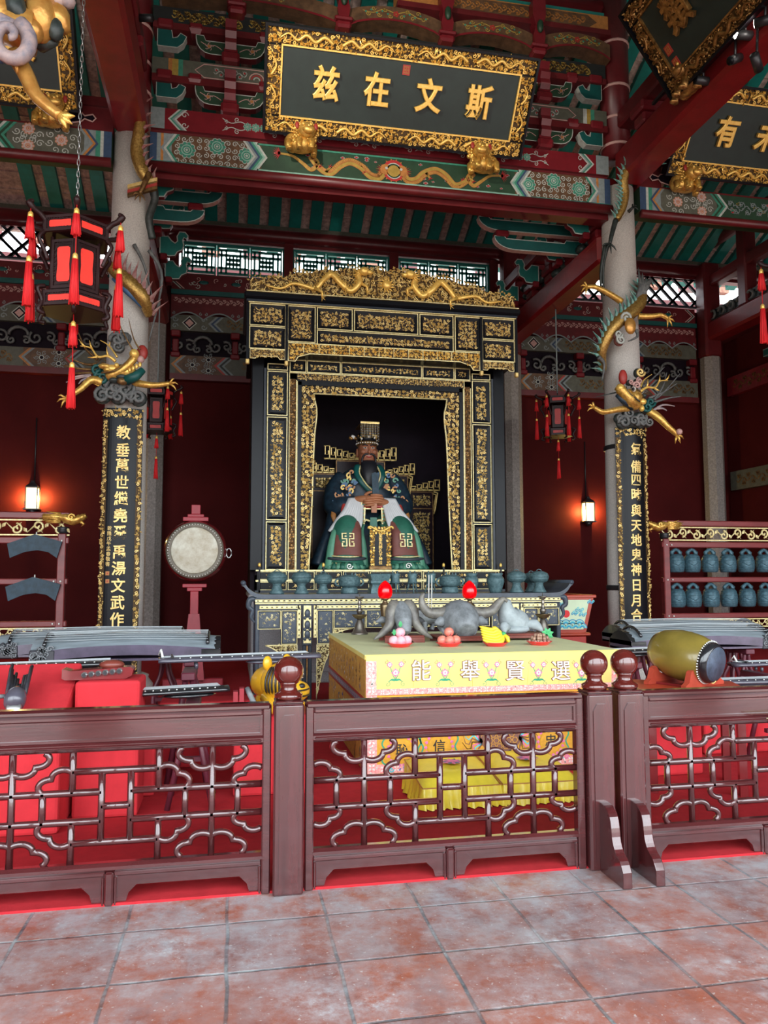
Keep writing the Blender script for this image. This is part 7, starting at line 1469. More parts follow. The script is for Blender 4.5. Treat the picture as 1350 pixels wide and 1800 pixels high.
m = MB(); m.tube([pt(198, 490, Y1), pt(225, 512, Y1 - .05), pt(250, 540, Y1)], [.02, .05, .02], 'robe_blue', 8); t.part('belly_band', m)
whisk([[(236, 430, 10.1), (255, 470, 10.1), (272, 545, 10.2)], [(262, 440, 10.1), (285, 490, 10.15), (262, 600, 10.2)]], .03, 'cloud_grey')
blob('head', 217, 655, 9.92, (.17, .14, .10), 'gold'); m = MB(); m.tube(smooth([pt(190, 662, 9.9), (pt(215, 650, 9.82)), pt(232, 634, 9.82), pt(238, 620, 9.84)], 4), [.06, .08, .07, .06] + [.05] * 9, 'gold', 10); m.ell(pt(236, 622, 9.80), (.06, .06, .06), 'gold_bright', 10, 8); t.part('snout', m)
m = MB(); m.tube([pt(222, 668, 9.86), pt(238, 662, 9.82), pt(252, 650, 9.84)], [.07, .06, .04], 'teal', 8); [m.ell(pt(228 + k * 6, 650 - k * 3, 9.80), (.022, .02, .035), 'gold_bright', 6, 5) for k in range(4)]; t.part('jaw', m)
m = MB(); m.ell(pt(250, 620, 9.9), (.07, .05, .10), 'seal_red', 10, 8); m.ell(pt(247, 632, 9.86), (.05, .05, .05), 'p_pink', 8, 6); t.part('tongue', m)
cloud([(172, 650), (180, 664)], .10, 9.95, 'ear_scroll', ('teal', 'dragon_dark')); blob('eye', 205, 642, 9.80, (.03, .03, .03), 'gold_bright'); t.face([(196, 660), (205, 656), (214, 662), (222, 656), (190, 650), (198, 648), (212, 646), (228, 644), (184, 644), (232, 650), (200, 668), (216, 670)], .06, 9.86)
antler([(203, 635, 9.85), (190, 626, 9.85), (172, 627, 9.88), (160, 612, 9.9), (141, 608, 9.92)], [((190, 626, 9.85), (187, 610, 9.86)), ((172, 627, 9.88), (154, 628, 9.9)), ((162, 614, 9.9), (157, 598, 9.9)), ((150, 610, 9.91), (138, 596, 9.92))])
antler([(206, 628, 9.95), (192, 608, 9.98), (176, 598, 10.0)], [((192, 608, 9.98), (195, 596, 9.98))], .014)
whisk([[(170, 640, 9.95), (150, 640, 9.98), (118, 628, 10.0)], [(170, 650, 9.95), (140, 648, 9.98), (112, 642, 10.0)], [(168, 656, 9.95), (140, 656, 9.98), (118, 658, 10.0)], [(172, 632, 9.95), (150, 612, 9.98), (138, 585, 10.0)]], .022, 'gold_dim'); whisk([[(178, 655, 9.8), (205, 650, 9.75), (232, 625, 9.75)], [(238, 622, 9.8), (222, 595, 9.78), (208, 565, 9.8)], [(246, 615, 9.8), (235, 595, 9.8), (226, 560, 9.8)]], .013, 'gold_dim')
cloud([(208, 610), (218, 594), (207, 598)], .085, 9.93, 'grey_scroll', ('cloud_grey', 'cloud_grey'))
leg([(178, 672, 9.95), (160, 668, 9.9), (140, 685, 9.86), (116, 700, 9.84)], (.06, .028), 4); whisk([[(172, 668, 9.9), (150, 662, 9.88), (116, 672, 9.88)], [(160, 664, 9.9), (145, 668, 9.88), (138, 675, 9.88)], [(160, 660, 9.9), (135, 662, 9.88), (122, 668, 9.88)]], .022, 'cloud_pink'); leg([(236, 672, 9.95), (255, 676, 9.88), (275, 677, 9.86), (298, 674, 9.85)], (.052, .026), 3)
cloud([(185, 676), (180, 695), (203, 680), (208, 698), (222, 684), (232, 695), (243, 700), (215, 674), (195, 690)], .10, 9.98)

t, body, leg, antler, whisk, cloud, blob, pt = dragon_kit('gilded dragon with mint green tail fins coiled round the right column', 5.6)
body([(1133, 283, 9.9), (1118, 284, 9.92), (1103, 296, 9.95), (1096, 318, 9.98), (1098, 342, 10.0), (1094, 365, 10.0), (1084, 386, 10.0)], [.04, .05, .06, .065, .065, .06, .05], 'fin_mint', 1, .12, 2)
m = MB(); c = Vector(pt(1134, 283, 9.85))
for q in range(10): a = -.2 + q * .52; L_ = .16 if abs(a) > .5 else .34; m.tube([c, c + Vector((cos(a) * L_ * .55, -.02, sin(a) * L_ * .55 * .8)), c + Vector((cos(a) * L_, -.02, sin(a) * L_ * .8 + (.04 if q == 0 else 0)))], [.035, .03, .002], 'fin_mint', 5)
m.tube([c, c + Vector((.2, -.02, .02)), c + Vector((.42, -.02, .09))], [.045, .03, .002], 'fin_mint', 6); t.part('tail_fin', m)
m = MB(); a, b = Vector(pt(1040, 434, 9.95)), Vector(pt(1112, 366, 9.88)); n_ = Vector((.5, 0, .5)).normalized() * .055
for k, mm in ((-1.2, 'gold_leaf'), (-.4, 'seal_red'), (.4, 'gold_dim')): m.add([a + n_ * k * 1.6, b + n_ * k, b + n_ * (k + .8), a + n_ * (k + .8) * 1.0, a + n_ * k * 1.6 + Vector((0, .05, 0)), b + n_ * k + Vector((0, .05, 0)), b + n_ * (k + .8) + Vector((0, .05, 0)), a + n_ * (k + .8) + Vector((0, .05, 0))], [(0, 1, 2, 3), (5, 4, 7, 6), (3, 2, 6, 7), (4, 5, 1, 0), (1, 5, 6, 2), (4, 0, 3, 7)], mm)
t.part('scroll', m); leg([(1082, 388, 9.95), (1076, 410, 9.86), (1072, 428, 9.85)], (.04, .025), 4, 'dragon_dark', .08); leg([(1105, 372, 9.95), (1112, 365, 9.88)], (.03, .02), 3, 'dragon_dark', .05)
whisk([[(1068, 430, 9.95), (1060, 470, 10.0), (1062, 520, 10.1)], [(1064, 430, 9.95), (1056, 480, 10.0), (1058, 530, 10.1)]], .035, 'dragon_dark')
body([(1128, 500, 10.15), (1126, 530, 10.0), (1108, 550, 9.95), (1086, 566, 9.92), (1070, 588, 9.95), (1058, 618, 10.05), (1060, 650, 10.2)], [.06, .09, .10, .095, .085, .07, .05], 'fin_mint', 1, .18, 2)
m = MB(); [m.tube([pt(1118 + k * 3, 530 - k * 2, 9.98), pt(1126 + k * 4, 505 - k * 3, 9.98), pt(1122 + k * 7, 470 + k * 9, 10.0)], [.03, .04, .003], 'cloud_grey', 5) for k in range(5)]; t.part('tail_fan', m)
leg([(1092, 530, 9.95), (1070, 516, 9.9), (1048, 505, 9.88), (1032, 504, 9.87)], (.05, .028), 4); leg([(1122, 556, 9.95), (1145, 556, 9.9), (1162, 554, 9.88), (1174, 560, 9.88)], (.045, .026), 4)
blob('pearl', 1108, 573, 9.80, (.085, .05, .12), 'copper_gold'); cloud([(1086, 588), (1090, 598), (1100, 560)], .075, 9.86, 'ornament', ('p_white', 'robe_brown')); whisk([[(1118, 580, 9.85), (1120, 592, 9.83), (1104, 600, 9.83)]], .03, 'cloud_grey'); whisk([[(1052, 628, 10.0), (1062, 640, 10.05), (1058, 670, 10.1)]], .035, 'cloud_grey')
blob('head', 1112, 700, 9.92, (.14, .14, .14), 'gold'); m = MB(); m.tube(smooth([pt(1118, 712, 9.9), pt(1105, 700, 9.82), pt(1092, 686, 9.8), pt(1086, 680, 9.82)], 4), [.09] * 5 + [.075] * 5 + [.06] * 3, 'gold', 10); m.ell(pt(1090, 682, 9.78), (.06, .06, .06), 'gold_bright', 10, 8); t.part('snout', m)
m = MB(); m.tube([pt(1112, 716, 9.9), pt(1098, 706, 9.84), pt(1084, 694, 9.84)], [.05, .05, .03], 'robe_navy', 8); t.part('jaw', m); m = MB(); m.ell(pt(1095, 663, 9.9), (.065, .05, .11), 'seal_red', 10, 8); t.part('upper_lip', m); blob('eye', 1114, 684, 9.78, (.035, .03, .04), 'eye_white'); blob('pupil', 1113, 684, 9.755, (.02, .02, .025), 'hair_black'); t.face([(1122, 712), (1130, 706), (1116, 704), (1126, 698), (1108, 712), (1100, 696), (1132, 696), (1120, 690), (1104, 688), (1128, 718)], .055, 9.86)
cloud([(1124, 655)], .085, 9.88, 'brow_scroll', ('gold_leaf', 'dragon_dark')); cloud([(1142, 708), (1136, 716)], .09, 9.92, 'ear_scroll', ('teal', 'dragon_dark')); cloud([(1108, 672), (1122, 670), (1118, 678)], .05, 9.85, 'face_scroll', ('p_pink', 'dragon_dark'))
antler([(1126, 688, 9.85), (1137, 681, 9.86), (1152, 681, 9.88), (1160, 670, 9.9), (1174, 669, 9.92)], [((1137, 681, 9.86), (1139, 666, 9.86)), ((1150, 682, 9.88), (1160, 687, 9.88)), ((1158, 672, 9.9), (1160, 660, 9.9)), ((1170, 669, 9.91), (1177, 658, 9.92))])
antler([(1126, 680, 9.95), (1132, 668, 9.97), (1146, 658, 10.0)], [], .014)
whisk([[(1135, 705, 9.95), (1160, 696, 9.98), (1195, 657, 10.0)], [(1140, 700, 9.95), (1165, 690, 9.98), (1190, 674, 10.0)], [(1148, 708, 9.95), (1175, 700, 9.98), (1197, 697, 10.0)], [(1150, 703, 9.95), (1165, 680, 9.98), (1172, 655, 10.0)], [(1130, 680, 9.95), (1145, 668, 9.98), (1168, 645, 10.0)]], .022, 'cloud_grey'); whisk([[(1082, 690, 9.85), (1065, 694, 9.85), (1048, 698, 9.87)], [(1125, 706, 9.76), (1105, 690, 9.74), (1100, 675, 9.76)]], .012, 'dragon_dark')
leg([(1104, 718, 9.95), (1085, 720, 9.9), (1060, 724, 9.88), (1044, 716, 9.87)], (.05, .03), 3); leg([(1140, 722, 9.95), (1158, 734, 9.88), (1172, 748, 9.85), (1190, 764, 9.84)], (.065, .035), 4); blob('small_pearl', 1194, 759, 9.80, (.045, .045, .045), 'p_pink')
whisk([[(1148, 722, 9.9), (1165, 712, 9.88), (1186, 714, 9.88)], [(1155, 718, 9.9), (1165, 718, 9.88), (1172, 722, 9.88)]], .024, 'cloud_pink'); cloud([(1089, 735), (1105, 726), (1096, 742), (1113, 740), (1125, 735), (1140, 742), (1128, 742)], .085, 9.98)
# copper coloured dragon close to the viewer at the upper left
t, body, leg, antler, whisk, cloud, blob, pt = dragon_kit('large copper coloured dragon bracket with a pink cloud scroll close at the upper left', -2.5); Yn = 5.0
m = MB(); P_ = smooth([pt(-60, -60, Yn), pt(-10, 15, Yn - .05), pt(40, 52, Yn - .1), pt(62, 60, Yn - .1)], 5); m.tube(P_, [.16] * 8 + [.13] * 8, 'copper_gold', 12); t.part('neck', m)
m = MB(); m.ell(pt(74, 30, Yn - .1), (.10, .12, .17), 'copper_gold', 14, 10); m.ell(pt(60, 55, Yn - .15), (.06, .07, .07), 'copper_gold', 12, 8); m.tube([pt(88, 5, Yn), pt(102, 30, Yn - .1), pt(114, 55, Yn - .1)], [.05, .075, .035], 'copper_gold', 10); t.part('head', m)
m = MB(); m.tube([pt(20, -20, Yn - .15), pt(30, 18, Yn - .2), pt(42, 38, Yn - .2)], [.06, .06, .02], 'dragon_dark', 9); m.tube([pt(50, 62, Yn), pt(75, 78, Yn - .05), pt(100, 74, Yn - .08)], [.03, .05, .02], 'dragon_dark', 9); m.ell(pt(98, 52, Yn - .12), (.05, .05, .075), 'dragon_dark', 10, 8); t.part('jaw', m); m = MB(); [m.ell(pt(92 + k * 9, -2 + 5 * (k % 2), Yn - .1), (.05, .05, .04), 'cloud_pink', 8, 6) for k in range(4)]; t.part('brow', m)
m = MB(); sp = spiral((0, 0), .115, 1.35, 1.2, 24, -1, .2); c = pt(20, 78, Yn - .3); m.tube([(c[0] + a, c[1] - .004 * i, c[2] + b * 1.25) for i, (a, b) in enumerate(sp)], [.05 - .0013 * i for i in range(25)], 'cloud_pink', 10); m.tube([pt(-20, 50, Yn - .3), pt(5, 40, Yn - .3), pt(24, 50, Yn - .3)], [.05, .055, .05], 'cloud_pink', 10); m.tube([pt(-20, 95, Yn - .25), pt(0, 100, Yn - .28), pt(12, 85, Yn - .3)], [.03, .04, .02], 'robe_blue', 8); t.part('cloud_scroll', m)
m = MB(); P_ = [pt(25, 95, Yn - .2), pt(45, 130, Yn - .22), pt(62, 165, Yn - .25), pt(85, 188, Yn - .28), pt(106, 204, Yn - .3)]; m.tube(smooth(P_, 5), [.055 - .0012 * i for i in range(21)], 'copper_gold', 10); lg = t.part('leg', m)
e = Vector(P_[-1])
for a in (-.9, -.2, .5): m = MB(); v = Vector((cos(a), -.2, sin(a) - .5)).normalized(); m.tube([e, e + v * .05, e + v * .09], [.026, .02, .003], 'gold', 7); t.part('claw', m, lg)
for (a, b) in (((28, 105), (30, 128)), ((62, 160), (60, 178))): m = MB(); m.tube([pt(*a, Yn - .25), pt(*b, Yn - .25)], [.03, .004], 'copper_gold', 7); t.part('spur', m, lg)
# ================================================================ palace lanterns, wall lamps, spotlights
RNG = random.Random(51)
def tassel(m_unused, loc, s, label, group):
    """Two-tier red silk tassel hanging from a cord."""
    t = Thing('lantern_tassel', label, 'tassel', loc, group=group); x, y, z = 0, 0, 0
    m = MB(); m.tube([(0, 0, 0), (.002, 0, -.42 * s)], .004 * s, 'tassel', 5); t.part('cord', m)
    for z0, L, nm in ((-.06, .22, 'upper'), (-.42, .40, 'lower')):
        m = MB(); m.lathe([(.010 * s, z0 * s - L * s), (.034 * s, (z0 - L) * s + .003), (.028 * s, (z0 - L * .5) * s), (.020 * s, (z0 - .05) * s), (.006 * s, (z0 - .045) * s)], 'tassel', 10)
        for q in range(9): a = q * .7; m.tube([(.018 * s * cos(a), .018 * s * sin(a), (z0 - .05) * s), (.035 * s * cos(a), .035 * s * sin(a), (z0 - L - RNG.uniform(-.015, .015)) * s)], .006 * s, 'tassel', 4)
        t.part('fringe', m); m = MB(); m.lathe([(.012 * s, (z0 - .055) * s), (.022 * s, (z0 - .05) * s), (.020 * s, (z0 - .015) * s), (.012 * s, (z0 - .005) * s), (.008 * s, z0 * s)], 'gold_bright', 9); t.part('gold_cap', m)
    return t
def palace_lantern(loc, s, label, rot, lit, tl, cord, tassels=range(6), only_tassels=False):
    """Six sided carved lantern; loc: the middle of its upper tier."""
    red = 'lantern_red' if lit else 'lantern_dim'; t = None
    if True:
        t = Thing('palace_lantern', label, 'lantern', loc, rot)
        tiers = ((.27, .13, .0, .10, .085, 0), (.20, .40, -.31, .06, .26, 1), (.26, .12, -.60, .085, .06, 0))
        for R_, H_, zc, mx, mz, k in tiers:
            R_ *= s; H_ *= s; zc *= s
            for q in range(6):
                a = q * pi / 3; side = R_; ap = R_ * cos(pi / 6); X_ = Matrix.Rotation(a, 4, 'Z') @ Matrix.Translation((0, -ap, zc)); m = MB(); m.X = X_
                frame_rect(m, -side / 2, side / 2, -H_ / 2, H_ / 2, .022 * s, -.012 * s, .012 * s, 'lantern_wood'); iw, ih = side / 2 - .022 * s, H_ / 2 - .022 * s
                o = [(-iw, -ih), (iw, -ih), (iw, ih), (-iw, ih)]
                f = .80 if k else .84; ii = []
                for u in range(24): an = 2 * pi * u / 24; c, sn = cos(an), sin(an); w_ = 1 - .16 * abs(cos(2 * an)) ; ii.append((iw * f * max(-1, min(1, 1.3 * c)) * (1 - (.2 * (1 - abs(sn)) if k else 0)), ih * (.72 if not k else .8) * max(-1, min(1, 1.3 * sn)) * (1 - (.16 * (1 - abs(c)) if not k else 0))))
                for u in range(30): an = 2 * pi * u / 30; c, sn = cos(an), sin(an); mxx = max(abs(c), abs(sn)); pc = (iw * .93 * c / mxx, ih * .93 * sn / mxx); m.ribbon(spiral(pc, .016 * s, 1, an, 6, 1), .008 * s, -.006 * s, 'lantern_wood')
                fr_ = t.part('carved_panel', m); m = MB(); m.X = X_; m.add([(u, -.001, v) for u, v in ii], [tuple(range(24))], red); m.quad([(-iw, .004 * s, -ih), (iw, .004 * s, -ih), (iw, .004 * s, ih), (-iw, .004 * s, ih)], 'lantern_wood'); t.part('red_silk', m, fr_)
            m = MB(); [m.tube([(R_ * cos(q * pi / 3), R_ * sin(q * pi / 3), zc - H_ * .56), (R_ * cos(q * pi / 3), R_ * sin(q * pi / 3), zc + H_ * .56)], .014 * s, 'lantern_wood', 6) for q in range(6)]; m.lathe([(R_ * .98, zc - H_ * .52), (R_, zc - H_ * .5)], 'lantern_wood', 6, (0, 0, 0), False); m.lathe([(R_ * .98, zc + H_ * .49), (R_, zc + H_ * .51)], 'lantern_wood', 6, (0, 0, 0), False); t.part('tier_frame', m)
        m = MB(); m.lathe([(.05 * s, .10 * s), (.27 * s, .065 * s)][::-1], 'lantern_wood', 6, (0, 0, 0), False); m.tube([(0, 0, .07 * s), (0, 0, .2 * s)], .012 * s, 'lantern_wood', 6); t.part('roof', m)
        for q in range(6):
            a = q * pi / 3; m = MB(); m.X = Matrix.Rotation(a, 4, 'Z')
            m.tube(smooth([(.25 * s, 0, .02 * s), (.31 * s, 0, .07 * s), (.36 * s, 0, .09 * s), (.40 * s, 0, .13 * s), (.37 * s, 0, .15 * s)], 4), [.022 * s] * 9 + [.026 * s] * 4 + [.018 * s] * 4, 'lantern_wood', 6); m.tube(smooth([(.26 * s, 0, -.05 * s), (.31 * s, 0, -.12 * s), (.27 * s, 0, -.2 * s), (.235 * s, 0, -.28 * s)], 4), .018 * s, 'lantern_wood', 5); t.part('dragon_arm', m)
            m = MB(); m.X = Matrix.Rotation(a, 4, 'Z'); m.tube(smooth([(.25 * s, 0, -.5 * s), (.31 * s, 0, -.53 * s), (.27 * s, 0, -.62 * s), (.30 * s, 0, -.70 * s), (.25 * s, 0, -.72 * s)], 4), .018 * s, 'lantern_wood', 5); t.part('lower_arm', m)
        if lit: lamp('lantern_bulb', 'POINT', (loc[0], loc[1], loc[2] - .3 * s), 1.5, (1, .35, .15), shadow_soft_size=.05)
    for q in tassels: a = q * pi / 3 + rot; tassel(None, (loc[0] + .385 * s * cos(a), loc[1] + .385 * s * sin(a), loc[2] + .12 * s), s, 'red silk tassel on an arm of the ' + tl, 'tassels of the ' + tl)
    tassel(None, (loc[0], loc[1], loc[2] - .66 * s), s * .95, 'red silk tassel under the middle of the ' + tl, 'tassels of the ' + tl) if not only_tassels else None
    return t
LS = 1.0
c = atY(134, 414, 6.5); palace_lantern(tuple(c), LS, 'large carved palace lantern with glowing red silk beside the left column', radians(-79), True, 'large palace lantern', None)
def chain(loc, L, s, label):
    t = Thing('lantern_chain', label, 'chain', loc); n = int(L / (.05 * s))
    for k in range(n):
        m = MB(); X_ = Matrix.Translation((0, 0, (k + .5) * .05 * s)) @ Matrix.Rotation((k % 2) * pi / 2 + .4, 4, 'Z'); m.X = X_; m.tube([(.011 * s * cos(a), 0, .032 * s * sin(a)) for a in [2 * pi * q / 8 for q in range(9)]], .0042 * s, 'steel', 5, False); t.part('link', m) if k < 95 else None
chain((c[0], c[1], c[2] + .2), 4.2, 1.0, 'steel chain of the large palace lantern running up past the plaque corner')
c2 = atY(1415, 470, 6.4); palace_lantern(tuple(c2), LS, 'palace lantern mostly outside the view with red tassels at the right edge', radians(-100), False, 'lantern at the right edge', None)
for (px, py, Yl, nm, rz) in ((980, 706, 12.6, 'beside the right wall lamp', radians(-84)), (277, 692, 12.6, 'half hidden behind the left dragon column', radians(-60))):
    c3 = atY(px, py, Yl); palace_lantern(tuple(c3), .95, 'small dark palace lantern hanging ' + nm, rz, False, 'dark lantern ' + nm.replace('half hidden ', ''), None)
    m = MB(); m.tube([(c3[0], c3[1], c3[2] + .15), (c3[0], c3[1], 6.25)], .012, 'p_grey', 6); single('lantern_cord', m, 'pale cord of the dark lantern ' + nm, 'cord', (c3[0], c3[1], c3[2] + .15))  # the cord that the dark lantern hangs from
def sconce(px, py, top, label):
    b = atY(px, py, YW - .11); t = Thing('wall_lamp', label, 'lamp', (b.x, YW - .11, b.z)); m = MB()
    m.box(-.10, .10, -.10, .10, .28, .30, 'iron'); m.lathe([(.15, .30), (.13, .325), (.05, .38), (.03, .42)], 'iron', 4, (0, 0, 0), False, pi / 4); m.box(-.13, .13, -.13, .11, -.12, -.10, 'iron'); m.lathe([(.03, -.2), (.09, -.12)], 'iron', 8)
    for x in (-.10, .10):
        for y in (-.10, .09): m.box(x - .008, x + .008, y - .008, y + .008, -.11, .29, 'iron')
    t.part('frame', m); m = MB(); m.box(-.088, .088, -.088, .08, -.10, .28, 'sconce_glass'); t.part('glass', m); m = MB(); m.tube([(0, .09, .4), (0, .09, .4 + top)], .012, 'iron', 6); t.part('conduit', m)
    for s in (-1, 1): lamp('wall_lamp_bulb', 'POINT', (b.x + s * .135, YW - .13, b.z + .1), 15, (1, .72, .2), shadow_soft_size=.015)
sconce(57, 885, 1.2, 'lit wall lamp over the stone chime rack'); sconce(1034, 908, 1.2, 'lit wall lamp between the shrine and the right dragon column')
# black spotlights along the right cross beam
t = Thing('lighting_track', 'thin black lighting track on the right cross beam', 'track', (5.5, 7.2, 7.84)); m = MB(); m.box(-.02, .02, -2, 1.9, 0, .04, 'iron'); t.part('bar', m)
for k, (px, py, on, dr, nm) in enumerate(((1345, 36, True, (-.5, .6, .1), 'brightly lit black spotlight at the top right corner'), (1310, 62, True, (-1, .2, .1), 'black spotlight with a lit face above the cross beam'), (1292, 104, False, (-.8, -.3, -.5), 'unlit black spotlight in the middle of the lighting track'), (1236, 142, False, (-1, .0, 0), 'unlit black spotlight beside the dull gold lion'), (1330, 110, False, (.6, .5, -.3), 'unlit black spotlight behind the cross beam edge'))):
    p = atX(px, py, 5.46); d = Vector(dr).normalized(); t = Thing('spotlight', nm, 'spotlight', tuple(p), group=None); m = MB(); m.tube([-d * .10, d * .10], .05, 'iron', 14); t.part('barrel', m); m = MB(); m.tube([d * .085, d * .104], .043, 'lamp_on' if on else 'lacquer', 14); t.part('lens', m); m = MB(); m.tube([(0, 0, 0), (.03, 0, max(-.4, min(.4, 7.84 - p.z)))], .014, 'iron', 6); t.part('stem', m)
p = atX(247, 30, -1.2); t = Thing('spotlight', 'black spotlight clamped on the left cross beam', 'spotlight', tuple(p)); m = MB(); m.tube([(-.05, .05, .02), (.14, -.05, -.03)], .045, 'iron', 12); t.part('barrel', m); m = MB(); m.box(-.1, -.05, -.03, .03, -.05, .35, 'iron'); t.part('clamp', m)
for (loc, tg, e) in (((5.3, 5.6, 7.7), (2.1, 10.0, 8.0), 330), ((-1.1, 5.6, 7.6), (2.1, 10.0, 7.9), 330)): lamp('plaque_spot', 'SPOT', loc, e, (1, .93, .80), tg, spot_size=radians(50), spot_blend=.8, shadow_soft_size=.06)
# ================================================================ ritual instruments
RNG = random.Random(61)
def rack(x0, x1, post_at, d, label, name):
    """Frame with red timbers and gilt openwork; d: the side its dragon head points to."""
    y = 11.2; t = Thing(name, label, 'rack', (post_at, y, .013), world=True)
    def B(nm, *a, mm='rack_red', ch=.012): m = MB(); m.box(*a, mm, ch); return t.part(nm, m)
    for xx in (post_at, x0 + .05 if d > 0 else x1 - .05): B('post', xx - .055, xx + .055, y - .06, y + .06, .013, 2.07)
    B('top_beam', x0, x1, y - .07, y + .07, 2.27, 2.36)
    for nm, a, b in (('upper_rail', 1.93, 2.02), ('middle_rail', 1.38, 1.46), ('lower_rail', .81, .89)): B('rail', x0, x1, y - .05, y + .03, a, b)
    for a, b in ((2.04, 2.26), (.66, .80)):
        m = MB(); m.box(x0, x1, y - .03, y - .01, a, a + .018, 'gold_paint'); m.box(x0, x1, y - .03, y - .01, b - .018, b, 'gold_paint'); h = b - a; n = max(3, int((x1 - x0) / (h * 1.1)))
        for k in range(n):
            c = x0 + (k + .5) * (x1 - x0) / n; s = 1 if k % 2 else -1
            m.tube([(u, y - .03, v) for u, v in spiral((c, a + h / 2 + s * h * .1), h * .36, 1.3, -s * pi / 2, 14, s)], h * .075, 'gold_paint', 5); m.tube([(c - h * .6, y - .03, a + h * (.5 - .3 * s)), (c - h * .2, y - .03, a + h * (.5 + .1 * s)), (c + h * .3, y - .03, a + h * (.5 - .32 * s))], [h * .03, h * .075, h * .02], 'gold_paint', 5); leaf(m, (c + h * .4, a + h * .5), s * .9, h * .4, h * .12, y - .03, 'gold_paint', .02)
        t.part('gilt_openwork', m)
    m = MB(); hx = post_at + d * .0; m.lathe([(.06, 2.07), (.075, 2.1), (.07, 2.13), (.085, 2.16)], 'iron', 10, (post_at, y, 0)); t.part('cap', m)
    m = MB(); z = 2.27; P_ = smooth([(post_at - d * .25, y - .02, z + .03), (post_at, y - .03, z + .02), (post_at + d * .14, y - .03, z - .02), (post_at + d * .24, y - .03, z + .02), (post_at + d * .30, y - .03, z + .05)], 5); m.tube(P_, [.07] * 6 + [.09] * 5 + [.075] * 4 + [.06] * 3 + [.045] * 3, 'gold', 10, True, .8)
    for k in range(14): m.tube([(post_at - d * .02, y - .08, z + RNG.uniform(-.06, .07)), (post_at - d * RNG.uniform(.15, .3), y - .09, z + RNG.uniform(-.07, .10))], [.02, .004], 'gold', 5)
    m.tube([(u, y - .11, v) for u, v in spiral((post_at + d * .12, z + .02), .05, 1.3, 0, 12, d)], .014, 'gold_bright', 5); m.tube([(post_at + d * .22, y - .04, z - .03), (post_at + d * .28, y - .04, z - .07), (post_at + d * .24, y - .04, z - .10)], [.03, .02, .006], 'gold', 6); t.part('dragon_head', m)
    m = MB(); [m.ell((xx, y - .065, zz), (.014, .012, .014), 'dot_white', 6, 5) for xx in (post_at, post_at - d * .085) for zz in (1.42, .85, 1.97)]; t.part('peg', m)
    return y
y = rack(-4.1, -2.2, -2.29, 1, 'red wooden rack with gilt scrollwork and hanging blue stone chimes, left of the column', 'chime_rack')
for k, (px, py) in enumerate(((64, 943), (61, 1018))):
    c = atY(px, py, y - .09); t = Thing('stone_chime', ('upper' if k == 0 else 'lower') + ' bent blue-grey stone chime hanging in the rack next to the wall lamp', 'chime', tuple(c), group='stone chimes'); m = MB()
    pl = [(-.36, -.10), (-.02, .03), (.33, -.07), (.27, -.29), (.16, -.21), (.02, -.185), (-.14, -.21), (-.32, -.29)]; m.prism(pl, -.02, .02, 'slate'); t.part('stone', m, bevel=.004); m = MB(); m.tube([(0, 0, -.02), (0, 0, .06)], .008, 'dot_white', 6); t.part('cord', m)
y = rack(6.66, 8.86, 6.73, -1, 'red wooden rack with gilt scrollwork and two rows of bronze bells', 'bell_rack')
for r, (zt, nm) in enumerate(((1.92, 'upper'), (1.37, 'lower'))):
    for k, px in enumerate((1190, 1218, 1249.5, 1281, 1313, 1345)):
        c = atY(px, 1000, y - .02); t = Thing('bronze_bell', 'blue-green bronze bell in the %s row, %s from the gilded dragon head' % (nm, ORD[k]), 'bell', (c.x, y - .0, zt), group='bronze bells of the rack')
        m = MB(); m.lathe([(.10, -.385), (.118, -.37), (.128, -.31), (.132, -.25), (.128, -.19), (.108, -.125), (.085, -.10), (.06, -.095)], 'bell_bronze', 20); [m.lathe([(r_, z - .005), (r_ + .006, z), (r_, z + .005)], 'bell_bronze', 20) for z, r_ in ((-.14, .116), (-.20, .13), (-.30, .13), (-.33, .126))]; m.tube([(.13 * sin(a), -.13 * cos(a), -.25 + .02 * sin(5 * a)) for a in [-1.4 + 2.8 * q / 20 for q in range(21)]], .009, 'bell_bronze', 5); t.part('body', m)
        m = MB(); m.tube([(-.065, 0, -.10), (-.075, 0, -.07), (-.035, 0, -.035), (.0, 0, -.022), (.035, 0, -.035), (.075, 0, -.07), (.065, 0, -.10)], [.034, .036, .028, .026, .028, .036, .034], 'bell_bronze', 7); t.part('crown_loop', m); m = MB(); m.tube([(0, 0, .03), (.01, 0, .01), (0, 0, -.02)], .005, 'gold_dim', 5); t.part('hook', m)
# round drum on its red post
t = Thing('round_drum', 'round red drum with pale skin on a stepped red post, left of the altar', 'drum', (-.515, 10.9, .013), world=True); dx, dy, dz = -.51, 10.9, 1.835
m = MB(); m.X = Matrix.Translation((dx, dy + .32, dz)) @ Matrix.Rotation(pi / 2, 4, 'X'); m.lathe([(.34, 0), (.40, .1), (.425, .25), (.42, .35), (.385, .46), (.355, .50), (.34, .505)], 'drum_red', 40); t.part('shell', m)
m = MB(); m.X = Matrix.Translation((dx, dy + .32, dz)) @ Matrix.Rotation(pi / 2, 4, 'X'); m.lathe([(.386, .462), (.38, .488), (.352, .515), (.318, .522), (.316, .515)], 'drum_rim', 40); t.part('skin_rim', m); m = MB(); m.X = Matrix.Translation((dx, dy + .32, dz)) @ Matrix.Rotation(pi / 2, 4, 'X'); m.lathe([(.32, .512), (.30, .524), (.01, .526)], 'drum_skin', 40); t.part('skin', m)
m = MB(); [m.ell((dx + .352 * cos(a), dy - .20, dz + .352 * sin(a)), (.008, .008, .008), 'dot_white', 5, 4) for a in [2 * pi * q / 60 for q in range(60)]]; t.part('nail', m); m = MB(); m.tube([(dx + .45 + .035 * cos(a), dy, dz - .03 + .065 * sin(a)) for a in [2 * pi * q / 12 for q in range(13)]], .009, 'steel', 6); t.part('ring', m)
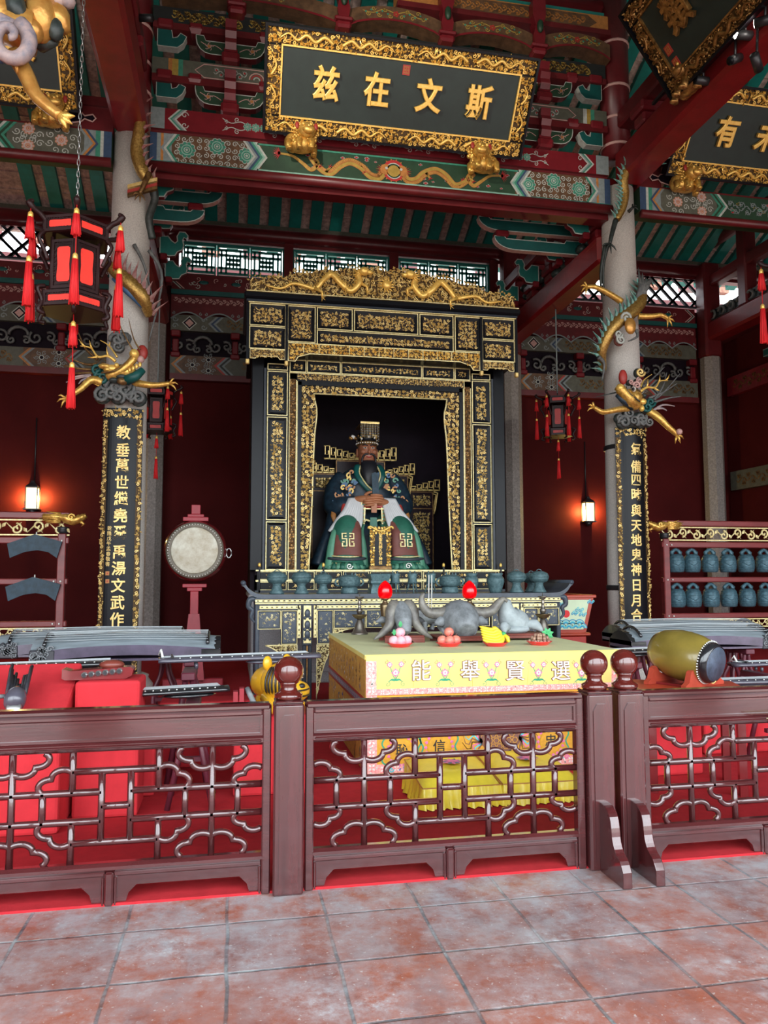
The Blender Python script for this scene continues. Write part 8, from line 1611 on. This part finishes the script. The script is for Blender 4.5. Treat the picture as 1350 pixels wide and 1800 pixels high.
for (w, a, b) in ((.06, dz + .50, dz + .63), (.11, dz + .46, dz + .50), (.17, dz + .405, dz + .46), (.16, dz - .50, dz - .45), (.10, dz - .55, dz - .50), (.055, .72, dz - .55)): m = MB(); m.box(dx - w, dx + w, dy - .06, dy + .06, a, b, 'stand_red', .006); t.part('post_block', m)
m = MB(); m.add([(dx - .15, dy - .14, .10), (dx + .15, dy - .14, .10), (dx + .15, dy + .14, .10), (dx - .15, dy + .14, .10), (dx - .07, dy - .08, .98), (dx + .07, dy - .08, .98), (dx + .07, dy + .08, .98), (dx - .07, dy + .08, .98)], [(0, 1, 5, 4), (1, 2, 6, 5), (2, 3, 7, 6), (3, 0, 4, 7), (4, 5, 6, 7)], 'stand_red'); m.box(dx - .4, dx + .4, dy - .06, dy + .06, .013, .11, 'stand_red', .01); m.box(dx - .06, dx + .06, dy - .4, dy + .4, .013, .11, 'stand_red', .01); t.part('foot', m)

# zithers and their trestles
def trestle(x, y, h, label, curved=True, mm='stand_purple', grp='curved trestles of the zithers'):
    t = Thing('zither_trestle', label, 'trestle', (x, y, .013), group=grp); m = MB(); m.box(-.05, .05, -.19, .19, h - .055, h, mm, .008); t.part('bar', m)
    for sx in (-1, 1):
        for sy in (-1, 1):
            m = MB(); P_ = [(sx * .02, sy * .12, h - .05), (sx * .04, sy * .12, h - .2), (sx * .09, sy * .14, h * .55), (sx * .10, sy * .16, h * .25), (sx * .17, sy * .17, 0)] if curved else [(sx * .02, sy * .12, h - .04), (sx * .14, sy * .17, 0)]
            m.tube(smooth(P_, 4) if curved else P_, .020, mm, 6); t.part('leg', m)
    m = MB(); m.box(-.09, .09, -.02, .02, h * .4, h * .4 + .03, mm); t.part('stretcher', m)
def se(x0, x1, y, z, label, carved, slope=0.0):
    """Large convex zither with many strings."""
    t = Thing('large_zither', label, 'zither', ((x0 + x1) / 2, y, z)); L = (x1 - x0) / 2; w = .22; th = .065; m = MB(); n = 16; k = 8; vs = []; fs = []
    for i in range(n + 1):
        u = -1 + 2 * i / n
        for j in range(k + 1): v = -1 + 2 * j / k; vs.append((u * L, v * w, th + .05 * (1 - u * u) + .10 * (1 - v * v) - .03))
    for i in range(n):
        for j in range(k): a = i * (k + 1) + j; fs.append((a, a + k + 1, a + k + 2, a + 1))
    m.add(vs, fs, 'zither_top', True); t.part('soundboard', m)
    m = MB(); fs = []; vs = []
    for sy in (-1, 1):
        b = len(vs)
        for i in range(n + 1): u = -1 + 2 * i / n; zz = .05 * (1 - u * u) - .03; vs += [(u * L, sy * w, zz - .02), (u * L, sy * w, th + zz)]
        fs += [(b + 2 * i, b + 2 * i + 2, b + 2 * i + 3, b + 2 * i + 1) if sy < 0 else (b + 2 * i + 1, b + 2 * i + 3, b + 2 * i + 2, b + 2 * i) for i in range(n)]
    m.add(vs, fs, 'zither_side', True); m.box(-L, -L + .01, -w, w, -.05, th - .02, 'zither_side'); m.box(L - .01, L, -w, w, -.05, th - .02, 'zither_side'); m.box(-L, L, -w + .005, w - .005, -.05, -.03, 'zither_side'); t.part('body', m)
    for s in (-1, 1): m = MB(); m.tube([(s * L * .86, v * w, th + .015 + .095 * (1 - v * v)) for v in [-.95 + .19 * q for q in range(11)]], .016, 'qin_black', 6); t.part('bridge', m)
    e = -1 if carved < 0 else 1; m = MB(); xs = sorted((e * L, e * (L - .20))); m.box(xs[0] - .005, xs[1], -w - .006, w + .006, -.06, th - .01, 'zither_carved', .01); c0 = (xs[0] + xs[1]) / 2
    for q in range(16): m.tube([(a, -w - .01, b) for a, b in spiral((c0 + RNG.uniform(-.08, .08), .02 + RNG.uniform(-.05, .05)), .03, 1.2, q, 9, 1)], .007, 'head_grey', 4)
    for q in range(22): m.ell((c0 + RNG.uniform(-.09, .09), RNG.uniform(-w, w), th + .0), (.02, .025, .018), 'zither_carved', 6, 4)
    t.part('carved_end', m); m = MB(); xe = sorted((-e * L, -e * (L - .16))); m.X = Matrix.Translation((xe[0], 0, 0)) @ Matrix.Rotation(pi / 2, 4, 'Z'); m.prism([(v * (w + .006), th - .03 + .105 * (1 - v * v)) for v in [-1 + .2 * q for q in range(11)]] + [(w + .006, 0), (-w - .006, 0)], -(xe[1] - xe[0]), 0, 'qin_black'); t.part('end_block', m)
    for q in range(13): v = -.84 + 1.68 * q / 12; m = MB(); m.tube([(-L * .86, v * w, th + .035 + .09 * (1 - v * v)), (0, v * w, th + .045 + .09 * (1 - v * v)), (L * .86, v * w, th + .035 + .09 * (1 - v * v))], .0022, 'string', 4, False); t.part('string', m)
def qin(x0, y0, x1, y1, z, label, mm='qin_black', head=-1):
    """Slim seven-string zither lying on its trestles."""
    L = math.hypot(x1 - x0, y1 - y0) / 2; t = Thing('slim_zither', label, 'zither', ((x0 + x1) / 2, (y0 + y1) / 2, z), atan2(y1 - y0, x1 - x0)); m = MB(); n = 20; vs = []; fs = []
    for i in range(n + 1):
        u = -1 + 2 * i / n; w = .095 - .018 * (abs(u + .55 * -head) < .1) - .02 * (u * -head > .0) * abs(u); k = 8
        for j in range(k): a = 2 * pi * j / k; vs.append((u * L, w * cos(a), .025 + .025 * sin(a) * (1 if sin(a) > 0 else .8)))
    for i in range(n):
        for j in range(8): q = (j + 1) % 8; fs.append((i * 8 + j, i * 8 + q, (i + 1) * 8 + q, (i + 1) * 8 + j))
    fs += [tuple(range(7, -1, -1)), tuple(n * 8 + j for j in range(8))]; m.add(vs, fs, mm, True); t.part('body', m)
    m = MB(); [m.ell((-head * L * (-.75 + 1.5 * q / 12), -.07, .046), (.006, .006, .004), 'dot_white', 6, 4) for q in range(13)]; t.part('marker_dot', m)
    m = MB(); m.box(head * L * .84 - .01, head * L * .84 + .01, -.08, .08, .045, .062, 'qin_black', .003); m.tube([(head * L * .95, -.02, .05), (head * L * .97, .0, .10), (head * L * .99, .03, .06)], .010, 'dot_white', 6); t.part('bridge', m)
    for q in range(7): m = MB(); v = -.06 + .02 * q; m.tube([(-L * .97, v * .8, .052), (L * .84 * 1.0, v, .058)], .0013, 'string', 4, False); t.part('string', m)
    m = MB(); [m.tube([(head * L * .55, s * .04, .0), (head * L * .55, s * .04, -.035)], .014, mm, 7) for s in (-1, 1)]; m.ell((-head * L * .35, 0, -.005), (.18, .07, .018), mm, 12, 6); t.part('foot', m)
trs = ((-1.35, 7.2, .75, 'purple trestle under the carved end of the front large zither'), (-.36, 7.2, .75, 'purple trestle under the plain end of the front large zither'), (-1.75, 7.72, .75, 'purple trestle under the carved end of the rear large zither'), (-.62, 7.72, .75, 'purple trestle under the plain end of the rear large zither'))
for a in trs: trestle(*a)
se(-1.66, -.10, 7.2, .82, 'front blue-grey zither with carved end, left of the altar', -1); se(-2.08, -.35, 7.72, .82, 'rear blue-grey zither behind the front one, left of the altar', -1)
qin(-.52, 5.86, .66, 5.98, .86, 'grey slim zither passing behind the lone ball post', 'qin_grey', -1); qin(-1.75, 5.72, -.77, 5.86, .85, 'black slim zither behind the red velvet blocks'); qin(-.80, 5.28, -.02, 5.42, .71, 'black slim zither low beside the red velvet blocks')
for a in ((-.3, 5.88, .80, 'purple trestle under the head of the grey slim zither'), (.35, 5.95, .80, 'purple trestle under the tail of the grey slim zither behind the tiger'), (-1.1, 5.78, .79, 'purple trestle under the black slim zither behind the velvet blocks'), (-.25, 5.38, .65, 'purple trestle under the low black slim zither')): trestle(*a, False)
se(3.86, 5.52, 7.3, .80, 'front blue-grey zither in front of the bell rack', 1); se(4.05, 5.80, 7.85, .82, 'rear blue-grey zither in front of the bell rack', 1)
for a in ((4.15, 7.3, .73, 'purple trestle under the plain end of the zither at the right column'), (5.2, 7.3, .73, 'purple trestle under the carved end of the zither before the bell rack'), (4.5, 7.85, .75, 'purple trestle under the rear zither near the right column'), (5.5, 7.85, .75, 'purple trestle under the rear zither before the bell rack')): trestle(*a)
qin(3.05, 6.3, 4.3, 6.4, .80, 'black slim zither end behind the twin railing posts', 'qin_black', 1); qin(3.72, 5.62, 4.9, 5.60, .62, 'grey slim zither beside the olive barrel drum', 'qin_grey', 1); qin(4.35, 6.2, 5.5, 6.2, .68, 'slim zither head at the right edge', 'qin_grey', -1)
for a in ((3.4, 6.33, .74, 'purple trestle behind the twin railing posts'), (4.3, 5.61, .56, 'purple trestle under the grey slim zither beside the barrel drum'), (4.6, 6.2, .62, 'dark trestle under the slim zither head at the right edge')): trestle(*a, False)

# red velvet blocks with wind instruments
def block(p, w, d, h, label, slope=0.0, name='velvet_block', mm='velvet'):
    m = MB(); m.X = Matrix.Translation(p); m.add([(0, 0, 0), (w, 0, 0), (w, d, 0), (0, d, 0), (0, 0, h - slope), (w, 0, h - slope), (w, d, h), (0, d, h)], [(0, 3, 2, 1), (4, 5, 6, 7), (0, 1, 5, 4), (1, 2, 6, 5), (2, 3, 7, 6), (3, 0, 4, 7)], mm); single(name, m, label, 'stand', p, 'red velvet display blocks', .02)
block((-1.9, 4.86, .013), .93, .62, .915, 'tall red velvet block with a sloping top holding the black mouth organ', .29); block((-.95, 5.12, .013), .39, .34, .83, 'red velvet block under the red pan pipe, beside the sloping one'); block((-1.4, 5.55, .013), .9, .12, .6, 'red velvet block at the back behind the pan pipe')
block((.02, 5.42, .013), .5, .40, .53, 'red velvet block under the yellow tiger'); block((3.02, 5.35, .013), .46, .4, .40, 'red velvet block under the barrel drum table'); block((3.85, 5.9, .013), 1.6, .35, .35, 'long red velvet block on the floor under the right zithers'); block((-.55, 6.3, .013), .8, .3, .5, 'red velvet block under the grey slim zither')
t = Thing('mouth_organ', 'black gourd mouth organ with two rows of pipes on the sloping velvet block', 'instrument', tuple(atY(28, 1222, 4.93)), radians(8)); m = MB(); m.X = Matrix.Rotation(radians(-62), 4, 'X'); m.lathe([(.02, -.10), (.055, -.085), (.062, -.04), (.058, .0), (.045, .03)], 'qin_grey', 20); t.part('bowl', m); m = MB(); m.X = Matrix.Translation((0, -.085, -.055)) @ Matrix.Rotation(radians(55), 4, 'X'); m.lathe([(.036, -.005), (.044, .0), (.036, .008)], 'steel', 18); t.part('ring', m)
for k in range(13):
    a = -.2 + 3.5 * k / 12; m = MB(); m.X = Matrix.Rotation(radians(-62), 4, 'X'); L_ = .17 + .10 * abs(cos(a)) + .03 * (k % 3); m.tube([(.05 * cos(a), .042 * sin(a), .0), (.058 * cos(a), .05 * sin(a), L_)], .010, 'zither_carved', 7); t.part('pipe', m)
m = MB(); m.tube([(-.05, -.02, .0), (-.16, -.03, .0)], [.012, .016], 'head_grey', 8); t.part('mouthpiece', m)
p = atY(172, 1186, 5.17); t = Thing('pan_pipe', 'curved red pan pipe with a row of open tubes on the velvet block', 'instrument', (p.x, 5.26, .845)); m = MB(); q = [(-.22, .01), (-.20, .0), (.16, .0), (.20, .02), (.21, .06), (.19, .075), (-.17, .055), (-.22, .07)]; m.prism(q, -.06, .06, 'drum_red'); t.part('case', m, bevel=.006)
for k in range(6): m = MB(); m.tube([(-.085 + k * .042, -.075, .03 + .004 * k), (-.085 + k * .042, .0, .03 + .004 * k)], .019, 'steel', 10); m.disc((-.085 + k * .042, .03 + .004 * k), .013, -.0765, 'hair_black', 10); t.part('tube', m)
m = MB(); m.ell((.07, -.0, .085), (.08, .05, .03), 'tray_wood', 10, 6); t.part('knob', m)
m = MB(); m.box(-.93, -.60, 4.98, 5.05, .655, .668, 'cloth_orange'); single('wooden_slat', m, 'yellow wooden slat at the foot of the pan pipe block', 'slat', (-.8, 5.0, .655)) if False else None
# yellow tiger
t = Thing('wooden_tiger', 'yellow painted wooden tiger with black stripes crouching behind the lone ball post', 'instrument', (.285, 5.6, .545), radians(38)); m = MB(); skinned(m, [(.06, .17, .15), (.05, .12, .18), (.03, .03, .19), (-.0, -.08, .2)], [.10, .12, .13, .12], 'tiger_yellow', 16); m.ell((.04, .02, .06), (.13, .16, .09), 'tiger_yellow', 14, 8); t.part('body', m)
m = MB(); m.ell((.0, -.09, .21), (.15, .13, .135), 'tiger_yellow', 18, 12); m.ell((.04, -.20, .15), (.12, .07, .075), 'tiger_yellow', 14, 10); m.ell((.05, -.25, .19), (.03, .02, .02), 'tiger_black', 8, 6); h = t.part('head', m)
m = MB()
for k in range(8):
    a0 = .5 + k * .3; r = .153; m.tube([(-.16 * cos(u * .9) * 1.0 if False else .0 + .157 * sin(-1.45 + .18 * k) * cos(u), -.09 - .137 * cos(-1.45 + .18 * k) * cos(u), .21 + .14 * sin(u)) for u in [-.5 + 1.5 * q / 10 for q in range(11)]], [.001] + [.008] * 9 + [.001], 'tiger_black', 5)
for z, w in ((.165, .10), (.125, .11)): m.tube([(.04 + w * sin(u), -.20 - .075 * cos(u), z) for u in [-1.2 + 2.4 * q / 10 for q in range(11)]], .006, 'tiger_black', 5)
t.part('stripes', m, h)
for s in (-1, 1): m = MB(); m.ell((.03 + s * .06, -.205, .255), (.022, .016, .020), 'eye_white', 10, 8); m.ell((.03 + s * .06, -.222, .255), (.010, .008, .010), 'tiger_black', 8, 6); t.part('eye', m, h); m = MB(); m.ell((.0 + s * .09, -.05, .345), (.04, .025, .05), 'tiger_yellow', 8, 6); t.part('ear', m, h)
for x in (-.10, .10): m = MB(); m.tube([(x, -.05, .12), (x - .01, -.16, .05), (x - .01, -.23, .025)], [.05, .045, .045], 'tiger_yellow', 8); [m.tube([(x - .03 + .02 * q, -.25, .05), (x - .03 + .02 * q, -.275, .03)], .006, 'tiger_black', 5) for q in range(3)]; t.part('paw', m)
t = Thing('small_flute', 'pale grey flute with dark wooden holder beside the yellow tiger', 'instrument', tuple(atY(434, 1222, 5.35))); m = MB(); m.tube([(.05, -.09, -.05), (.0, .0, .045)], .018, 'head_grey', 10); t.part('tube', m); m = MB(); m.box(-.09, -.06, -.04, .04, -.12, .03, 'stand_red'); m.box(-.05, -.02, -.04, .04, -.12, .05, 'stand_red'); t.part('holder', m)
# barrel drum in its cradle on a low red table
c = Vector((3.215, 5.12, .915)); ax = Vector((.42, -.87, -.16)).normalized(); t = Thing('barrel_drum', 'olive barrel drum with a blue-grey skin lying in an orange cradle', 'drum', tuple(c)); Q = ax.to_track_quat('Z', 'Y').to_matrix().to_4x4()
m = MB(); m.X = Q; m.lathe([(.115, -.24), (.15, -.18), (.175, -.08), (.18, .0), (.173, .09), (.15, .17), (.14, .19)], 'drum_olive', 36); t.part('shell', m); m = MB(); m.X = Q; m.lathe([(.148, .175), (.146, .20), (.132, .232), (.122, .236)], 'qin_black', 36); t.part('rim', m); m = MB(); m.X = Q; m.lathe([(.126, .22), (.12, .238), (.002, .240)], 'drum_blue', 36); t.part('skin', m)
m = MB(); m.X = Q; [m.ell((.151 * cos(a), .151 * sin(a), .182), (.006, .006, .006), 'dot_white', 5, 4) for a in [2 * pi * q / 48 for q in range(48)]]; t.part('nail', m)
t = Thing('drum_cradle', 'orange-red scalloped cradle holding the barrel drum', 'cradle', (c.x, c.y, .715)); 
for o in (-.17, .13):
    m = MB(); m.X = Matrix.Translation((ax.x * o, ax.y * o, 0)) @ Matrix.Rotation(atan2(ax.y, ax.x) + pi / 2, 4, 'Z'); m.prism([(-.24, 0), (.24, 0), (.24, .02), (.20, .04), (.17, .11), (.14, .125), (.10, .08), (.0, .045), (-.10, .08), (-.14, .125), (-.17, .11), (-.20, .04), (-.24, .02)], -.02, .02, 'cradle_red'); t.part('saddle', m)
m = MB(); m.X = Matrix.Rotation(atan2(ax.y, ax.x) + pi / 2, 4, 'Z'); m.box(-.15, .15, -.14, .2, 0, .014, 'drum_red'); t.part('base', m); m = MB(); e = ax * .16; m.tube([(e.x + .02 + .025 * cos(a), e.y - .04, .055 + .028 * sin(a)) for a in [2 * pi * q / 12 for q in range(13)]], .004, 'gold_leaf', 5); t.part('ring', m)
t = Thing('low_table', 'low red wooden table under the barrel drum', 'table', (3.2, 5.05, .013)); t.o.rotation_euler = (0, 0, radians(-20)); m = MB(); m.box(-.38, .36, -.26, .30, .655, .70, 'chest_red', .008); t.part('top', m); m = MB(); m.box(-.34, .32, -.22, .26, .60, .655, 'drum_red'); t.part('apron', m)
for x in (-.30, .28):
    for yy in (-.18, .22): m = MB(); m.box(x - .025, x + .025, yy - .025, yy + .025, 0, .6, 'drum_red'); t.part('leg', m)
